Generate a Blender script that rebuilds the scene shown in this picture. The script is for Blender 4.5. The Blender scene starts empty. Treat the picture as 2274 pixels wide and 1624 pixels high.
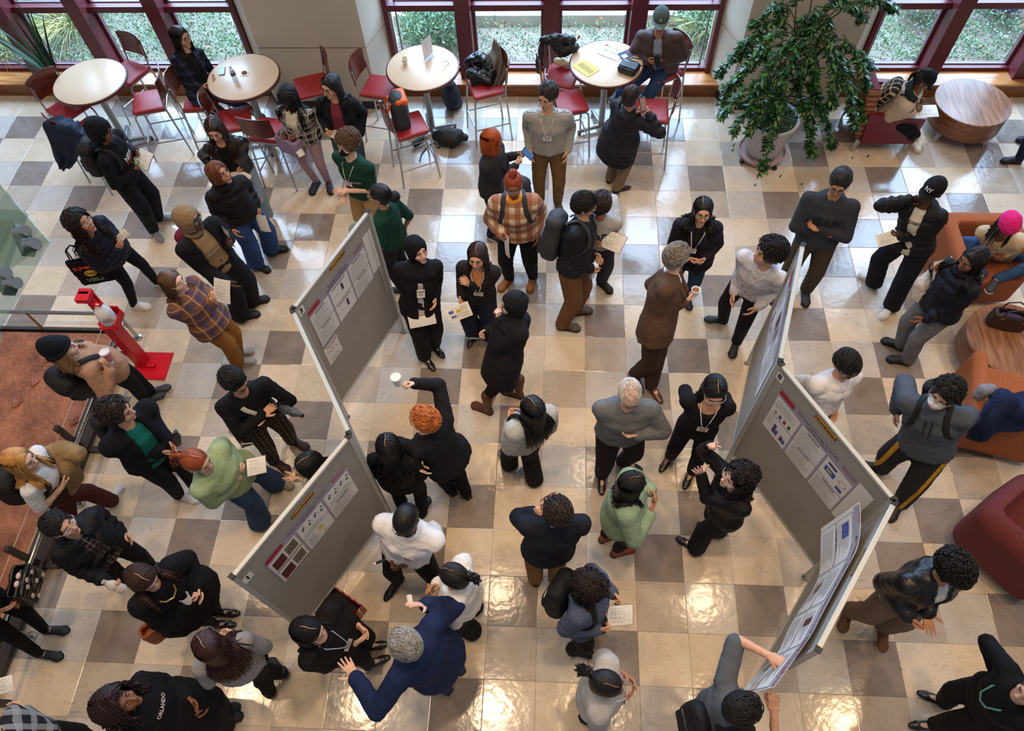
# University atrium poster session seen from the gallery above.
# World: X right, Y toward the window wall, Z up, metres; floor tiles are 18 inches.
import bpy, math, random
import numpy as np
from mathutils import Vector, Matrix
S = bpy.context.scene
COL = S.collection
random.seed(7)
RNG = np.random.default_rng(11)
# ---------------------------------------------------------------- camera
CAM_LOC = (0.07083, -6.88767, 6.96509)
CAM_ROT = (math.radians(31.1589), math.radians(1.9472), math.radians(2.5890))
FPX = 1619.37
cd = bpy.data.cameras.new('camera'); cam = bpy.data.objects.new('camera', cd); COL.objects.link(cam)
cam.location = CAM_LOC; cam.rotation_euler = CAM_ROT
cd.sensor_width = 36; cd.lens = 36 * FPX / 2274; cd.clip_start = .05; cd.clip_end = 200
S.camera = cam
# ---------------------------------------------------------------- light
W = bpy.data.worlds.new('World'); S.world = W; W.use_nodes = True
bg = W.node_tree.nodes['Background']; bg.inputs[0].default_value = (.84, .90, 1.0, 1); bg.inputs[1].default_value = .30
def area(name, loc, target, sx, sy, power, color, shape='RECTANGLE'):
    l = bpy.data.lights.new(name, 'AREA'); l.shape = shape; l.size = sx
    if shape == 'RECTANGLE': l.size_y = sy
    l.energy = power; l.color = color
    o = bpy.data.objects.new(name, l); COL.objects.link(o); o.location = loc
    o.rotation_euler = (Vector(target) - Vector(loc)).to_track_quat('-Z', 'Y').to_euler()
    return o
area('window_daylight', (0, 6.2, 5.6), (0, -1.5, 0), 20, 6, 7400, (.42, .67, 1.0))
area('garden_sky', (0, 6.5, 9.0), (0, 3.6, 0), 20, 5, 1000, (.90, .95, 1.0))
for lx in (-6.0, -3.5, -.95, 1.05, 3.4, 6.0):
    for ly, pw in ((0.0, 10), (-2.95, 19), (-5.25, 34)):
        area('ceiling_lamp', (lx, ly, 9.2), (lx, ly, 0), .42, .42, pw, (1.0, .70, .42), 'DISK').data.spread = math.radians(95)
S.view_settings.view_transform = 'Standard'; S.view_settings.look = 'None'
S.view_settings.exposure = -0.08; S.view_settings.gamma = 1.0; S.view_settings.use_curve_mapping = False
# ---------------------------------------------------------------- pixel -> world helpers
_R = np.array(cam.rotation_euler.to_matrix()); _C = np.array(CAM_LOC)
def ray(px, py): return _R @ np.array([(px - 1137) / FPX, -(py - 812) / FPX, -1.0])
def at(px, py, z=0.0):
    d = ray(px, py); return _C + d * ((z - _C[2]) / d[2])
def atY(px, py, Y):
    d = ray(px, py); return _C + d * ((Y - _C[1]) / d[1])
def prj(p):
    d = (np.asarray(p, float) - _C) @ _R; return np.array([1137 + FPX * d[0] / -d[2], 812 - FPX * d[1] / -d[2]])
# ---------------------------------------------------------------- materials
def lin(c):
    o = []
    for v in c[:3]:
        v /= 255.0; o.append(v / 12.92 if v <= .04045 else ((v + .055) / 1.055) ** 2.4)
    return (*o, 1.0)
MATS = {}
def mat(c, rough=.8, var=.12, scale=6, bump=0, bscale=60, spec=.5, metal=0, coat=0, sheen=0, pat=None, key=None, trans=0, alpha=1, emit=0, stretch=None):
    """colour c (sRGB 0-255), small tonal variation, fine relief; pat = plaid / check / stripe pattern"""
    k = (tuple(c), rough, var, scale, bump, bscale, spec, metal, coat, sheen, repr(pat), trans, alpha, emit, stretch)
    if k in MATS: return MATS[k]
    m = bpy.data.materials.new(key or 'surface'); MATS[k] = m; m.use_nodes = True
    nt = m.node_tree; N = nt.nodes; L = nt.links; b = N['Principled BSDF']
    b.inputs['Roughness'].default_value = rough; b.inputs['Metallic'].default_value = metal
    b.inputs['Specular IOR Level'].default_value = spec
    if coat: b.inputs['Coat Weight'].default_value = coat; b.inputs['Coat Roughness'].default_value = .12
    if sheen: b.inputs['Sheen Weight'].default_value = sheen; b.inputs['Sheen Roughness'].default_value = .5
    if trans: b.inputs['Transmission Weight'].default_value = trans; b.inputs['IOR'].default_value = 1.45
    if alpha < 1: b.inputs['Alpha'].default_value = alpha
    base = lin(c)
    tc = N.new('ShaderNodeTexCoord'); src = tc.outputs['Object']
    if stretch:
        mp = N.new('ShaderNodeMapping'); mp.inputs['Scale'].default_value = stretch; L.new(src, mp.inputs[0]); src = mp.outputs[0]
    colout = None
    if pat: colout = pattern(nt, tc.outputs['Object'], base, pat)
    if var or bump:
        nz = N.new('ShaderNodeTexNoise'); nz.inputs['Scale'].default_value = scale; nz.inputs['Detail'].default_value = 4
        L.new(src, nz.inputs['Vector'])
        mr = N.new('ShaderNodeMapRange'); mr.inputs[1].default_value = .3; mr.inputs[2].default_value = .7
        mr.inputs[3].default_value = 1 - var; mr.inputs[4].default_value = 1 + var; L.new(nz.outputs[0], mr.inputs[0])
        mx = N.new('ShaderNodeVectorMath'); mx.operation = 'SCALE'
        if colout: L.new(colout, mx.inputs[0])
        else: mx.inputs[0].default_value = base[:3]
        L.new(mr.outputs[0], mx.inputs['Scale']); L.new(mx.outputs[0], b.inputs['Base Color'])
        if bump:
            n2 = N.new('ShaderNodeTexNoise'); n2.inputs['Scale'].default_value = bscale; n2.inputs['Detail'].default_value = 3
            n2.inputs['Distortion'].default_value = 1.2 if bscale < 50 else 0; L.new(src, n2.inputs['Vector']); bp = N.new('ShaderNodeBump'); bp.inputs['Strength'].default_value = bump; bp.inputs['Distance'].default_value = .02
            L.new(n2.outputs[0], bp.inputs['Height']); L.new(bp.outputs[0], b.inputs['Normal'])
    elif colout: L.new(colout, b.inputs['Base Color'])
    else: b.inputs['Base Color'].default_value = base
    if emit:
        b.inputs['Emission Color'].default_value = base; b.inputs['Emission Strength'].default_value = emit
    return m
def _band(nt, val, freq, width, ph=0.0):
    """1 where fract(val*freq+ph) < width"""
    N, L = nt.nodes, nt.links
    a = N.new('ShaderNodeMath'); a.operation = 'MULTIPLY_ADD'; L.new(val, a.inputs[0]); a.inputs[1].default_value = freq; a.inputs[2].default_value = ph + 50
    f = N.new('ShaderNodeMath'); f.operation = 'FRACT'; L.new(a.outputs[0], f.inputs[0])
    l = N.new('ShaderNodeMath'); l.operation = 'LESS_THAN'; L.new(f.outputs[0], l.inputs[0]); l.inputs[1].default_value = width
    return l.outputs[0]
def pattern(nt, vec, base, pat):
    """pat = list of (axis, freq, width, phase, colour, strength) laid over the base colour, or ('bands', ...)"""
    N, L = nt.nodes, nt.links
    sx = N.new('ShaderNodeSeparateXYZ'); L.new(vec, sx.inputs[0])
    ax = {'x': sx.outputs[0], 'y': sx.outputs[1], 'z': sx.outputs[2]}
    ad = N.new('ShaderNodeMath'); ad.operation = 'ADD'; L.new(sx.outputs[0], ad.inputs[0]); L.new(sx.outputs[1], ad.inputs[1])
    ax['d'] = ad.outputs[0]
    cur = None
    for (a, fr, wd, ph, c, st) in pat:
        m = N.new('ShaderNodeMix'); m.data_type = 'RGBA'
        bnd = _band(nt, ax[a], fr, wd, ph)
        k = N.new('ShaderNodeMath'); k.operation = 'MULTIPLY'; L.new(bnd, k.inputs[0]); k.inputs[1].default_value = st
        L.new(k.outputs[0], m.inputs[0])
        if cur is None: m.inputs[6].default_value = base
        else: L.new(cur, m.inputs[6])
        m.inputs[7].default_value = lin(c); cur = m.outputs[2]
    return cur
# ---------------------------------------------------------------- mesh helpers
def tag(o, label=None, cat=None, group=None, kind=None):
    if label: o['label'] = label
    if cat: o['category'] = cat
    if group: o['group'] = group
    if kind: o['kind'] = kind
    return o
def empty(name, loc=(0, 0, 0), rz=0.0):
    o = bpy.data.objects.new(name, None); o.empty_display_size = .1; COL.objects.link(o)
    o.location = loc; o.rotation_euler = (0, 0, rz); return o
class G:
    """collects vertices and faces (with a material index) for one mesh"""
    def __init__(s): s.v = []; s.f = []; s.m = []; s.n = 0
    def add(s, v, f, mi=0):
        v = np.asarray(v, float).reshape(-1, 3); s.v.append(v)
        for q in f: s.f.append(tuple(int(i) + s.n for i in q)); s.m.append(mi)
        s.n += len(v); return s
    def box(s, c, d, M=None, mi=0, bev=0.0):
        c = np.array(c, float); h = np.array(d, float) / 2
        if bev <= 0:
            v = np.array([(x, y, z) for x in (-1, 1) for y in (-1, 1) for z in (-1, 1)]) * h
            f = [(0, 1, 3, 2), (4, 6, 7, 5), (0, 4, 5, 1), (2, 3, 7, 6), (0, 2, 6, 4), (1, 5, 7, 3)]
        else:
            b = min(bev, *(h * .49)); v = []; idx = {}
            for x in (-1, 1):
                for y in (-1, 1):
                    for z in (-1, 1):
                        for a in range(3):
                            p = np.array([x, y, z]) * (h - b); p[a] = (x, y, z)[a] * h[a]; idx[(x, y, z, a)] = len(v); v.append(p)
            f = []
            for a in range(3):
                o = [i for i in range(3) if i != a]
                for sg in (-1, 1):
                    q = []
                    for (p, r) in ((-1, -1), (1, -1), (1, 1), (-1, 1)):
                        t = [0, 0, 0]; t[a] = sg; t[o[0]] = p; t[o[1]] = r; q.append(idx[(*t, a)])
                    if (sg > 0) == (a == 1): q = q[::-1]
                    f.append(q)
            for a in range(3):
                o = [i for i in range(3) if i != a]
                for p in (-1, 1):
                    for r in (-1, 1):
                        t0 = [0, 0, 0]; t0[o[0]] = p; t0[o[1]] = r; t0[a] = -1; t1 = list(t0); t1[a] = 1
                        f.append((idx[(*t0, o[0])], idx[(*t1, o[0])], idx[(*t1, o[1])], idx[(*t0, o[1])]))
            for x in (-1, 1):
                for y in (-1, 1):
                    for z in (-1, 1): f.append((idx[(x, y, z, 0)], idx[(x, y, z, 1)], idx[(x, y, z, 2)]))
            v = np.array(v)
        if M is not None: v = v @ np.asarray(M)[:3, :3].T
        return s.add(v + c, f, mi)
    def prism(s, poly, z0, z1, mi=0):
        n = len(poly); v = [(x, y, z0) for x, y in poly] + [(x, y, z1) for x, y in poly]
        f = [tuple(range(n))[::-1], tuple(range(n, 2 * n))] + [(i, (i + 1) % n, n + (i + 1) % n, n + i) for i in range(n)]
        return s.add(v, f, mi)
    def tube(s, pts, r, n=8, mi=0, cap=True, flat=None):
        """tube along a polyline; r a number or one per point; flat = (rx, ry, side vector)"""
        P = np.asarray(pts, float); K = len(P); rr = np.broadcast_to(np.asarray(r, float), (K,))
        T = np.gradient(P, axis=0); T /= np.linalg.norm(T, axis=1)[:, None] + 1e-12
        u = np.array([0, 0, 1.0]) if flat is None else np.asarray(flat[2], float)
        if abs(T[0] @ u) > .95 * np.linalg.norm(u): u = np.array([1.0, 0, 0])
        V = []
        an = np.linspace(0, 2 * np.pi, n, endpoint=False); ca = np.cos(an)[:, None]; sa = np.sin(an)[:, None]
        for i in range(K):
            u = u - (u @ T[i]) * T[i]; u /= np.linalg.norm(u) + 1e-12; w = np.cross(T[i], u)
            if flat is None: V.append(P[i] + rr[i] * (ca * u + sa * w))
            else: V.append(P[i] + rr[i] * (ca * u * flat[0] + sa * w * flat[1]))
        f = [(i * n + j, i * n + (j + 1) % n, (i + 1) * n + (j + 1) % n, (i + 1) * n + j) for i in range(K - 1) for j in range(n)]
        if cap: f += [tuple(range(n))[::-1], tuple(range((K - 1) * n, K * n))]
        return s.add(np.concatenate(V), f, mi)
    def cyl(s, a, b, r, r2=None, n=16, mi=0): return s.tube([a, b], [r, r if r2 is None else r2], n, mi)
    def lathe(s, prof, n=24, c=(0, 0, 0), mi=0, M=None, cap=True):
        an = np.linspace(0, 2 * np.pi, n, endpoint=False); V = []; f = []; st = []; o = 0
        for r, z in prof:
            if r < 1e-4: V.append([[0, 0, z]]); st.append((o, 1)); o += 1
            else: V.append(np.c_[r * np.cos(an), r * np.sin(an), np.full(n, z)]); st.append((o, n)); o += n
        for (a, na), (b, nb) in zip(st[:-1], st[1:]):
            for j in range(n):
                k = (j + 1) % n
                if na > 1 and nb > 1: f.append((a + j, a + k, b + k, b + j))
                elif na > 1: f.append((a + j, a + k, b))
                elif nb > 1: f.append((a, b + k, b + j))
        if cap and st[0][1] > 1: f.append(tuple(range(n))[::-1])
        if cap and st[-1][1] > 1: f.append(tuple(range(st[-1][0], st[-1][0] + n)))
        v = np.concatenate(V)
        if M is not None: v = v @ np.asarray(M)[:3, :3].T
        return s.add(v + np.array(c, float), f, mi)
    def grid(s, P, mi=0, thick=0):
        """P[i][j] surface points -> quads; thick gives a second side"""
        P = np.asarray(P, float); a, b = P.shape[:2]
        f = [(i * b + j, (i + 1) * b + j, (i + 1) * b + j + 1, i * b + j + 1) for i in range(a - 1) for j in range(b - 1)]
        s.add(P.reshape(-1, 3), f, mi)
        if thick:
            du = np.gradient(P, axis=0); dv = np.gradient(P, axis=1); nn = np.cross(du, dv); nn /= np.linalg.norm(nn, axis=2)[:, :, None] + 1e-12
            Q = P - nn * thick; o = s.n; s.add(Q.reshape(-1, 3), [q[::-1] for q in f], mi)
            rim = [(i, 0) for i in range(a)] + [(a - 1, j) for j in range(1, b)] + [(i, b - 1) for i in range(a - 2, -1, -1)] + [(0, j) for j in range(b - 2, 0, -1)]
            ids = [i * b + j for i, j in rim]; K = len(ids); base = o - a * b
            for q in range(K):
                i0, i1 = ids[q], ids[(q + 1) % K]; s.f.append((base + i1, base + i0, o + i0, o + i1)); s.m.append(mi)
        return s
    def mesh(s, name, mats, smooth=True, M=None, sharp=40):
        me = bpy.data.meshes.new(name); v = np.concatenate(s.v)
        if M is not None: M = np.asarray(M); v = v @ M[:3, :3].T + M[:3, 3]
        me.from_pydata(v.tolist(), [], s.f)
        for m in (mats if isinstance(mats, (list, tuple)) else [mats]): me.materials.append(m)
        me.polygons.foreach_set('material_index', np.array(s.m, np.int32))
        if smooth:
            me.polygons.foreach_set('use_smooth', np.ones(len(s.f), bool)); me.update()
            if sharp: me.set_sharp_from_angle(angle=math.radians(sharp))
        me.update(); return me
    def build(s, name, mats, parent=None, smooth=True, M=None, sharp=40, loc=None, rz=None):
        o = bpy.data.objects.new(name, s.mesh(name, mats, smooth, M, sharp)); COL.objects.link(o)
        if parent is not None: o.parent = parent
        if loc is not None: o.location = loc
        if rz is not None: o.rotation_euler = (0, 0, rz)
        return o
def inst(name, me, parent=None, loc=(0, 0, 0), rot=(0, 0, 0), scale=None):
    o = bpy.data.objects.new(name, me); COL.objects.link(o); o.parent = parent; o.location = loc; o.rotation_euler = rot
    if scale is not None: o.scale = scale
    return o
def copy_tree(o, parent=None):
    c = o.copy(); COL.objects.link(c); c.parent = parent
    for ch in o.children: copy_tree(ch, c)
    return c
def frame(o, x, y, z):
    """4x4 from origin and axes"""
    M = np.eye(4); M[:3, 0] = x; M[:3, 1] = y; M[:3, 2] = z; M[:3, 3] = o; return M
def unit(v): v = np.asarray(v, float); return v / (np.linalg.norm(v) + 1e-12)
_tx = {}
def text_geo(txt, size=1.0, bold=0.0):
    """flat text mesh (vertices, faces) in the XY plane, centred"""
    k = (txt, bold)
    if k not in _tx:
        cu = bpy.data.curves.new('lettering', 'FONT'); cu.body = txt; cu.align_x = 'CENTER'; cu.align_y = 'CENTER'; cu.resolution_u = 2; cu.offset = bold
        o = bpy.data.objects.new('lettering', cu); COL.objects.link(o)
        dg = bpy.context.evaluated_depsgraph_get(); dg.update()
        me = bpy.data.meshes.new_from_object(o.evaluated_get(dg))
        _tx[k] = (np.array([v.co[:] for v in me.vertices]).reshape(-1, 3), [tuple(p.vertices) for p in me.polygons])
        bpy.data.objects.remove(o); bpy.data.curves.remove(cu); bpy.data.meshes.remove(me)
    v, f = _tx[k]; return v * size, f
def wood(c1, c2, rough=.35, scale=2.2, axis=(1, 9, 9)):
    k = ('wood', c1, c2, rough, scale, axis)
    if k in MATS: return MATS[k]
    m = bpy.data.materials.new('wood_grain'); MATS[k] = m; m.use_nodes = True; N, L = m.node_tree.nodes, m.node_tree.links; b = N['Principled BSDF']
    tc = N.new('ShaderNodeTexCoord'); mp = N.new('ShaderNodeMapping'); mp.inputs['Scale'].default_value = axis; L.new(tc.outputs['Object'], mp.inputs[0])
    nz = N.new('ShaderNodeTexNoise'); nz.inputs['Scale'].default_value = scale; nz.inputs['Detail'].default_value = 6; nz.inputs['Distortion'].default_value = .6; L.new(mp.outputs[0], nz.inputs['Vector'])
    cr = N.new('ShaderNodeValToRGB'); cr.color_ramp.elements[0].position = .35; cr.color_ramp.elements[1].position = .68
    cr.color_ramp.elements[0].color = lin(c1); cr.color_ramp.elements[1].color = lin(c2); L.new(nz.outputs[0], cr.inputs[0]); L.new(cr.outputs[0], b.inputs['Base Color'])
    b.inputs['Roughness'].default_value = rough
    return m
# ================================================================ the room
T = .4572
def tile_mat(c, d, name):
    m = bpy.data.materials.new(name); m.use_nodes = True; N, L = m.node_tree.nodes, m.node_tree.links; b = N['Principled BSDF']
    ge = N.new('ShaderNodeNewGeometry'); mp = N.new('ShaderNodeMapping'); L.new(ge.outputs['Position'], mp.inputs[0])
    nz = N.new('ShaderNodeTexNoise'); nz.inputs['Scale'].default_value = 3.2; nz.inputs['Detail'].default_value = 7; nz.inputs['Roughness'].default_value = .62; nz.inputs['Distortion'].default_value = .8; L.new(mp.outputs[0], nz.inputs['Vector'])
    cr = N.new('ShaderNodeValToRGB'); e = cr.color_ramp.elements; e[0].position = .32; e[1].position = .7; e[0].color = lin(d); e[1].color = lin(c); L.new(nz.outputs[0], cr.inputs[0])
    # dark fossil-like flecks
    mp2 = N.new('ShaderNodeMapping'); mp2.inputs['Scale'].default_value = (13, 34, 1); mp2.inputs['Rotation'].default_value = (0, 0, .35); L.new(ge.outputs['Position'], mp2.inputs[0])
    n2 = N.new('ShaderNodeTexNoise'); n2.inputs['Scale'].default_value = 1.0; n2.inputs['Detail'].default_value = 4; n2.inputs['Distortion'].default_value = 1.5; L.new(mp2.outputs[0], n2.inputs['Vector'])
    r2 = N.new('ShaderNodeMapRange'); r2.inputs[1].default_value = .29; r2.inputs[2].default_value = .41; r2.inputs[3].default_value = .72; r2.inputs[4].default_value = 1; L.new(n2.outputs[0], r2.inputs[0])
    oi = N.new('ShaderNodeObjectInfo'); r3 = N.new('ShaderNodeMapRange'); r3.inputs[3].default_value = .94; r3.inputs[4].default_value = 1.05; L.new(oi.outputs['Random'], r3.inputs[0])
    mu = N.new('ShaderNodeMath'); mu.operation = 'MULTIPLY'; L.new(r2.outputs[0], mu.inputs[0]); L.new(r3.outputs[0], mu.inputs[1])
    sc = N.new('ShaderNodeVectorMath'); sc.operation = 'SCALE'; L.new(cr.outputs[0], sc.inputs[0]); L.new(mu.outputs[0], sc.inputs['Scale']); L.new(sc.outputs[0], b.inputs['Base Color'])
    b.inputs['Roughness'].default_value = .13; b.inputs['Specular IOR Level'].default_value = .5
    n3 = N.new('ShaderNodeTexNoise'); n3.inputs['Scale'].default_value = 14; n3.inputs['Detail'].default_value = 2; L.new(ge.outputs['Position'], n3.inputs['Vector'])
    bp = N.new('ShaderNodeBump'); bp.inputs['Strength'].default_value = .06; bp.inputs['Distance'].default_value = .02; L.new(n3.outputs[0], bp.inputs['Height']); L.new(bp.outputs[0], b.inputs['Normal'])
    return m
TM = [tile_mat((156, 143, 134), (136, 123, 114), 'tile_dark'), tile_mat((230, 213, 192), (216, 197, 173), 'tile_cream'), tile_mat((226, 208, 184), (212, 192, 164), 'tile_cream_warm'),
      tile_mat((196, 182, 166), (180, 165, 149), 'tile_taupe'), tile_mat((208, 200, 191), (196, 187, 177), 'tile_grey')]
def tkind(i, j): return ((i - (1, 3, 2, 4)[j % 4]) % 5)
fl = G().box((0, -3.5, -.06), (30, 22, .1)).build('floor', mat((150, 138, 122), .7), smooth=False); tag(fl, kind='structure')
hx, g_, zt = T / 2 - .0007, .004, 0.0
tp = G(); q = hx - g_
tp.add([(-q, -q, 0), (q, -q, 0), (q, q, 0), (-q, q, 0), (-hx, -hx, -.0012), (hx, -hx, -.0012), (hx, hx, -.0012), (-hx, hx, -.0012), (-hx, -hx, -.012), (hx, -hx, -.012), (hx, hx, -.012), (-hx, hx, -.012)],
       [(0, 1, 2, 3)] + [(a + 4, (a + 1) % 4 + 4, (a + 1) % 4, a) for a in range(4)] + [(a + 8, (a + 1) % 4 + 8, (a + 1) % 4 + 4, a + 4) for a in range(4)])
tmesh = [tp.mesh('floor_tile', m, smooth=False) for m in TM]
SLAB_X, SLAB_Y = -4.95, -2.38
cand = []
for j in range(-4, 19):
    for i in range(-30, 26):
        cx, cy = (i + .5) * T, -(j + .5) * T
        if cx < SLAB_X - T * .4 and cy < SLAB_Y + .15: continue
        p = [prj((cx + a * T / 2, cy + b_ * T / 2, 0)) for a in (-1, 1) for b_ in (-1, 1)]
        xs = [u[0] for u in p]; ys = [u[1] for u in p]
        if max(xs) < -260 or min(xs) > 2534 or max(ys) < 40 or min(ys) > 1830: continue
        vis = max(xs) > 0 and min(xs) < 2274 and min(ys) < 1624
        ar = (max(xs) - min(xs)) * (max(ys) - min(ys)) * (1 if vis else .001)
        cand.append((ar, i, j, cx, cy))
cand.sort(reverse=True)
for ar, i, j, cx, cy in cand[:300]:
    inst('floor_tile', tmesh[tkind(i, j)], fl, (cx, cy, 0))
tf = G()
for ar, i, j, cx, cy in cand[300:]: tf.add(np.concatenate(tp.v) + (cx, cy, 0), tp.f, tkind(i, j))
tag(tf.build('floor_tile_field', TM, fl, smooth=False), kind='stuff')

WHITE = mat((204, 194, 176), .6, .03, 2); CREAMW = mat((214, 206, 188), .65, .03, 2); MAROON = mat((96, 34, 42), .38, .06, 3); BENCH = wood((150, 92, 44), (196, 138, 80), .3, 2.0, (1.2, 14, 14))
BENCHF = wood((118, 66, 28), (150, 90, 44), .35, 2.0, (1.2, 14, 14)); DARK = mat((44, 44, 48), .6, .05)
GLASS = bpy.data.materials.new('window_glass'); GLASS.use_nodes = True
_b = GLASS.node_tree.nodes['Principled BSDF']; _b.inputs['Roughness'].default_value = .02; _b.inputs['Alpha'].default_value = .07; _b.inputs['Base Color'].default_value = (.75, .85, .85, 1)
YW = 2.135
# bays: (x0, x1) of each run of windows with mullion centres
bays = [((-9.0, -4.25), (-8.58, -7.47, -6.40, -5.325)), ((-2.25, 2.22), (-1.178, -.01, 1.125)), ((4.22, 9.0), (5.19, 6.40, 7.55))]
wn = 0
for (x0, x1), mul in bays:
    wn += 1
    root = G()
    root.box(((x0 + x1) / 2, YW + .06, .235), (x1 - x0, .16, .05)).box(((x0 + x1) / 2, YW + .03, 1.19), (x1 - x0, .16, .085)).box(((x0 + x1) / 2, YW + .03, 2.6), (x1 - x0, .16, .085)).box(((x0 + x1) / 2, YW + .03, 4.4), (x1 - x0, .16, .1)).box(((x0 + x1) / 2, YW + .03, 6.05), (x1 - x0, .16, .1))
    w = root.build('window_%d' % wn, MAROON, smooth=False); tag(w, kind='structure')
    edges = [x0] + list(mul) + [x1]
    for xm in mul:
        G().box((xm, YW - .075, 3.15), (.2, .25, 5.9)).box((xm, YW + .08, 3.15), (.27, .08, 5.9)).build('mullion', MAROON, w, smooth=False)
    for a, b_ in ((x0, .06), (x1, -.06)):
        G().box((a + b_ / 2, YW + .02, 3.15), (.06, .18, 5.9)).build('mullion', MAROON, w, smooth=False)
    for a, b_ in zip(edges[:-1], edges[1:]):
        for z0, z1 in ((.26, 1.15), (1.23, 2.56), (2.64, 4.35), (4.45, 6.0)):
            G().box(((a + b_) / 2, YW + .09, (z0 + z1) / 2), (b_ - a - .2, .008, z1 - z0)).build('pane', GLASS, w, smooth=False)
            # pale glazing bead round each pane
            gb = G(); gx0, gx1 = a + .135, b_ - .135
            for (cx, sx, cz, sz) in (((gx0 + gx1) / 2, gx1 - gx0, z0 + .008, .016), ((gx0 + gx1) / 2, gx1 - gx0, z1 - .008, .016), (gx0, .016, (z0 + z1) / 2, z1 - z0), (gx1, .016, (z0 + z1) / 2, z1 - z0)):
                gb.box((cx, YW + .07, cz), (sx, .03, sz))
            gb.build('glazing_bead', mat((120, 108, 116), .4, .05), w, smooth=False)
# wall above the glazing keeps the room a room
tag(G().box((0, YW + .25, 7.6), (30, .3, 3.0)).build('wall_back', WHITE, smooth=False), kind='structure')
# wood bench sills
for n, (x0, x1) in enumerate(((-9.2, -3.95), (-2.55, 2.42), (3.95, 9.2))):
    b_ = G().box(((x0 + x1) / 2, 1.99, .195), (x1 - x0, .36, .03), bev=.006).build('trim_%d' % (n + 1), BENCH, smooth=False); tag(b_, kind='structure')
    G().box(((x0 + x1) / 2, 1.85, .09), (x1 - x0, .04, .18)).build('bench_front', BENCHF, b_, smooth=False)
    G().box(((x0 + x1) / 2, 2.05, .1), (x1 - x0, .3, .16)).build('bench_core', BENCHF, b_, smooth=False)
# columns with splayed sides: front faces at Y 1.55
for n, (fx0, fx1, bx0, bx1, ang) in enumerate(((-3.90, -2.44, -4.26, -2.24, 0), (2.43, 3.88, 2.21, 4.23, 0))):
    poly = [(fx0, 1.56), (fx1, 1.56), (bx1, 2.13), (bx1, 2.5), (bx0, 2.5), (bx0, 2.13)]
    cx = (fx0 + fx1) / 2
    ins = [(cx + (x - cx) * .992, y + .008) for x, y in poly]
    c = G().prism(poly, .985, 6.1).prism(poly, .13, .972).prism(ins, 0, 6.05).build('column' if n == 0 else 'column', [WHITE], smooth=False)
    tag(c, kind='structure'); c.name = 'wall_column_%d' % (n + 1)
    G().prism([(x + (x - cx) * .006, y - .006) for x, y in poly], 0, .13).build('column_base', DARK, c, smooth=False)
    G().prism([(cx + (x - cx) * .994, y + .005) for x, y in poly], .97, .987).build('joint', mat((70, 66, 62), .7), c, smooth=False)

# -------- brown sunken display slab on the left with low rail
SLABM = bpy.data.materials.new('brown_stone'); SLABM.use_nodes = True
_N, _L = SLABM.node_tree.nodes, SLABM.node_tree.links; _p = _N['Principled BSDF']
_t = _N.new('ShaderNodeTexCoord'); _n = _N.new('ShaderNodeTexNoise'); _n.inputs['Scale'].default_value = 3.5; _n.inputs['Detail'].default_value = 9; _n.inputs['Roughness'].default_value = .65; _L.new(_t.outputs['Object'], _n.inputs['Vector'])
_c = _N.new('ShaderNodeValToRGB'); _c.color_ramp.elements[0].color = lin((98, 50, 30)); _c.color_ramp.elements[1].color = lin((184, 114, 76)); _c.color_ramp.elements[0].position = .3; _c.color_ramp.elements[1].position = .74
_L.new(_n.outputs[0], _c.inputs[0]); _L.new(_c.outputs[0], _p.inputs['Base Color']); _p.inputs['Roughness'].default_value = .45
_m = _N.new('ShaderNodeTexNoise'); _m.inputs['Scale'].default_value = 22; _m.inputs['Detail'].default_value = 8; _L.new(_t.outputs['Object'], _m.inputs['Vector']); _u = _N.new('ShaderNodeBump'); _u.inputs['Strength'].default_value = .5; _u.inputs['Distance'].default_value = .03; _L.new(_m.outputs[0], _u.inputs['Height']); _L.new(_u.outputs[0], _p.inputs['Normal'])
sl = empty('stone_slab', (-6.2, -4.6, 0)); tag(sl, 'brown stone slab with fossil footprints behind the low steel rail', 'stone slab')
G().box((-.4, -1.4, .03), (3.2, 7.2, .06), bev=.01).build('slab', SLABM, sl, smooth=False)
for (px, py, rz) in ((100, 805, .4), (72, 858, .1), (158, 945, .3), (35, 1285, .2), (60, 1010, .5), (30, 905, .2)):
    p = at(px, py, .062); fp = G()
    for a in (-.45, 0, .45):
        d = np.array([math.sin(a + rz), math.cos(a + rz)])
        fp.tube([(p[0] + 6.2, p[1] + 4.6, .06), (p[0] + 6.2 + d[0] * .06, p[1] + 4.6 + d[1] * .06, .066), (p[0] + 6.2 + d[0] * .12, p[1] + 4.6 + d[1] * .12, .06)], [.018, .022, .006], 6)
    fp.build('fossil_footprint', SLABM, sl)
G().box((1.235, -1.4, .035), (.03, 7.2, .09)).box((-.4, 2.235, .035), (3.3, .03, .09)).build('slab_edging', DARK, sl, smooth=False)
STEEL = mat((178, 178, 174), .22, .04, metal=1.0); CHROME = mat((196, 198, 200), .25, .03, metal=1.0)
rail = empty('guard_rail', (-4.70, -2.36, 0)); tag(rail, 'low stainless steel rail bending around the brown stone slab', 'railing')
def rl(x, y, z): return (x + 4.70, y + 2.36, z)
pts = [rl(-7.2, -2.36, .40), rl(-4.86, -2.36, .40)] + [rl(-4.86 + .16 * math.sin(a), -2.52 + .16 * math.cos(a), .40) for a in (.4, .8, 1.2, 1.57)] + [rl(-4.70, -6.9, .40)]
G().tube(pts, .022, 12).build('top_rail', STEEL, rail)
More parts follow.
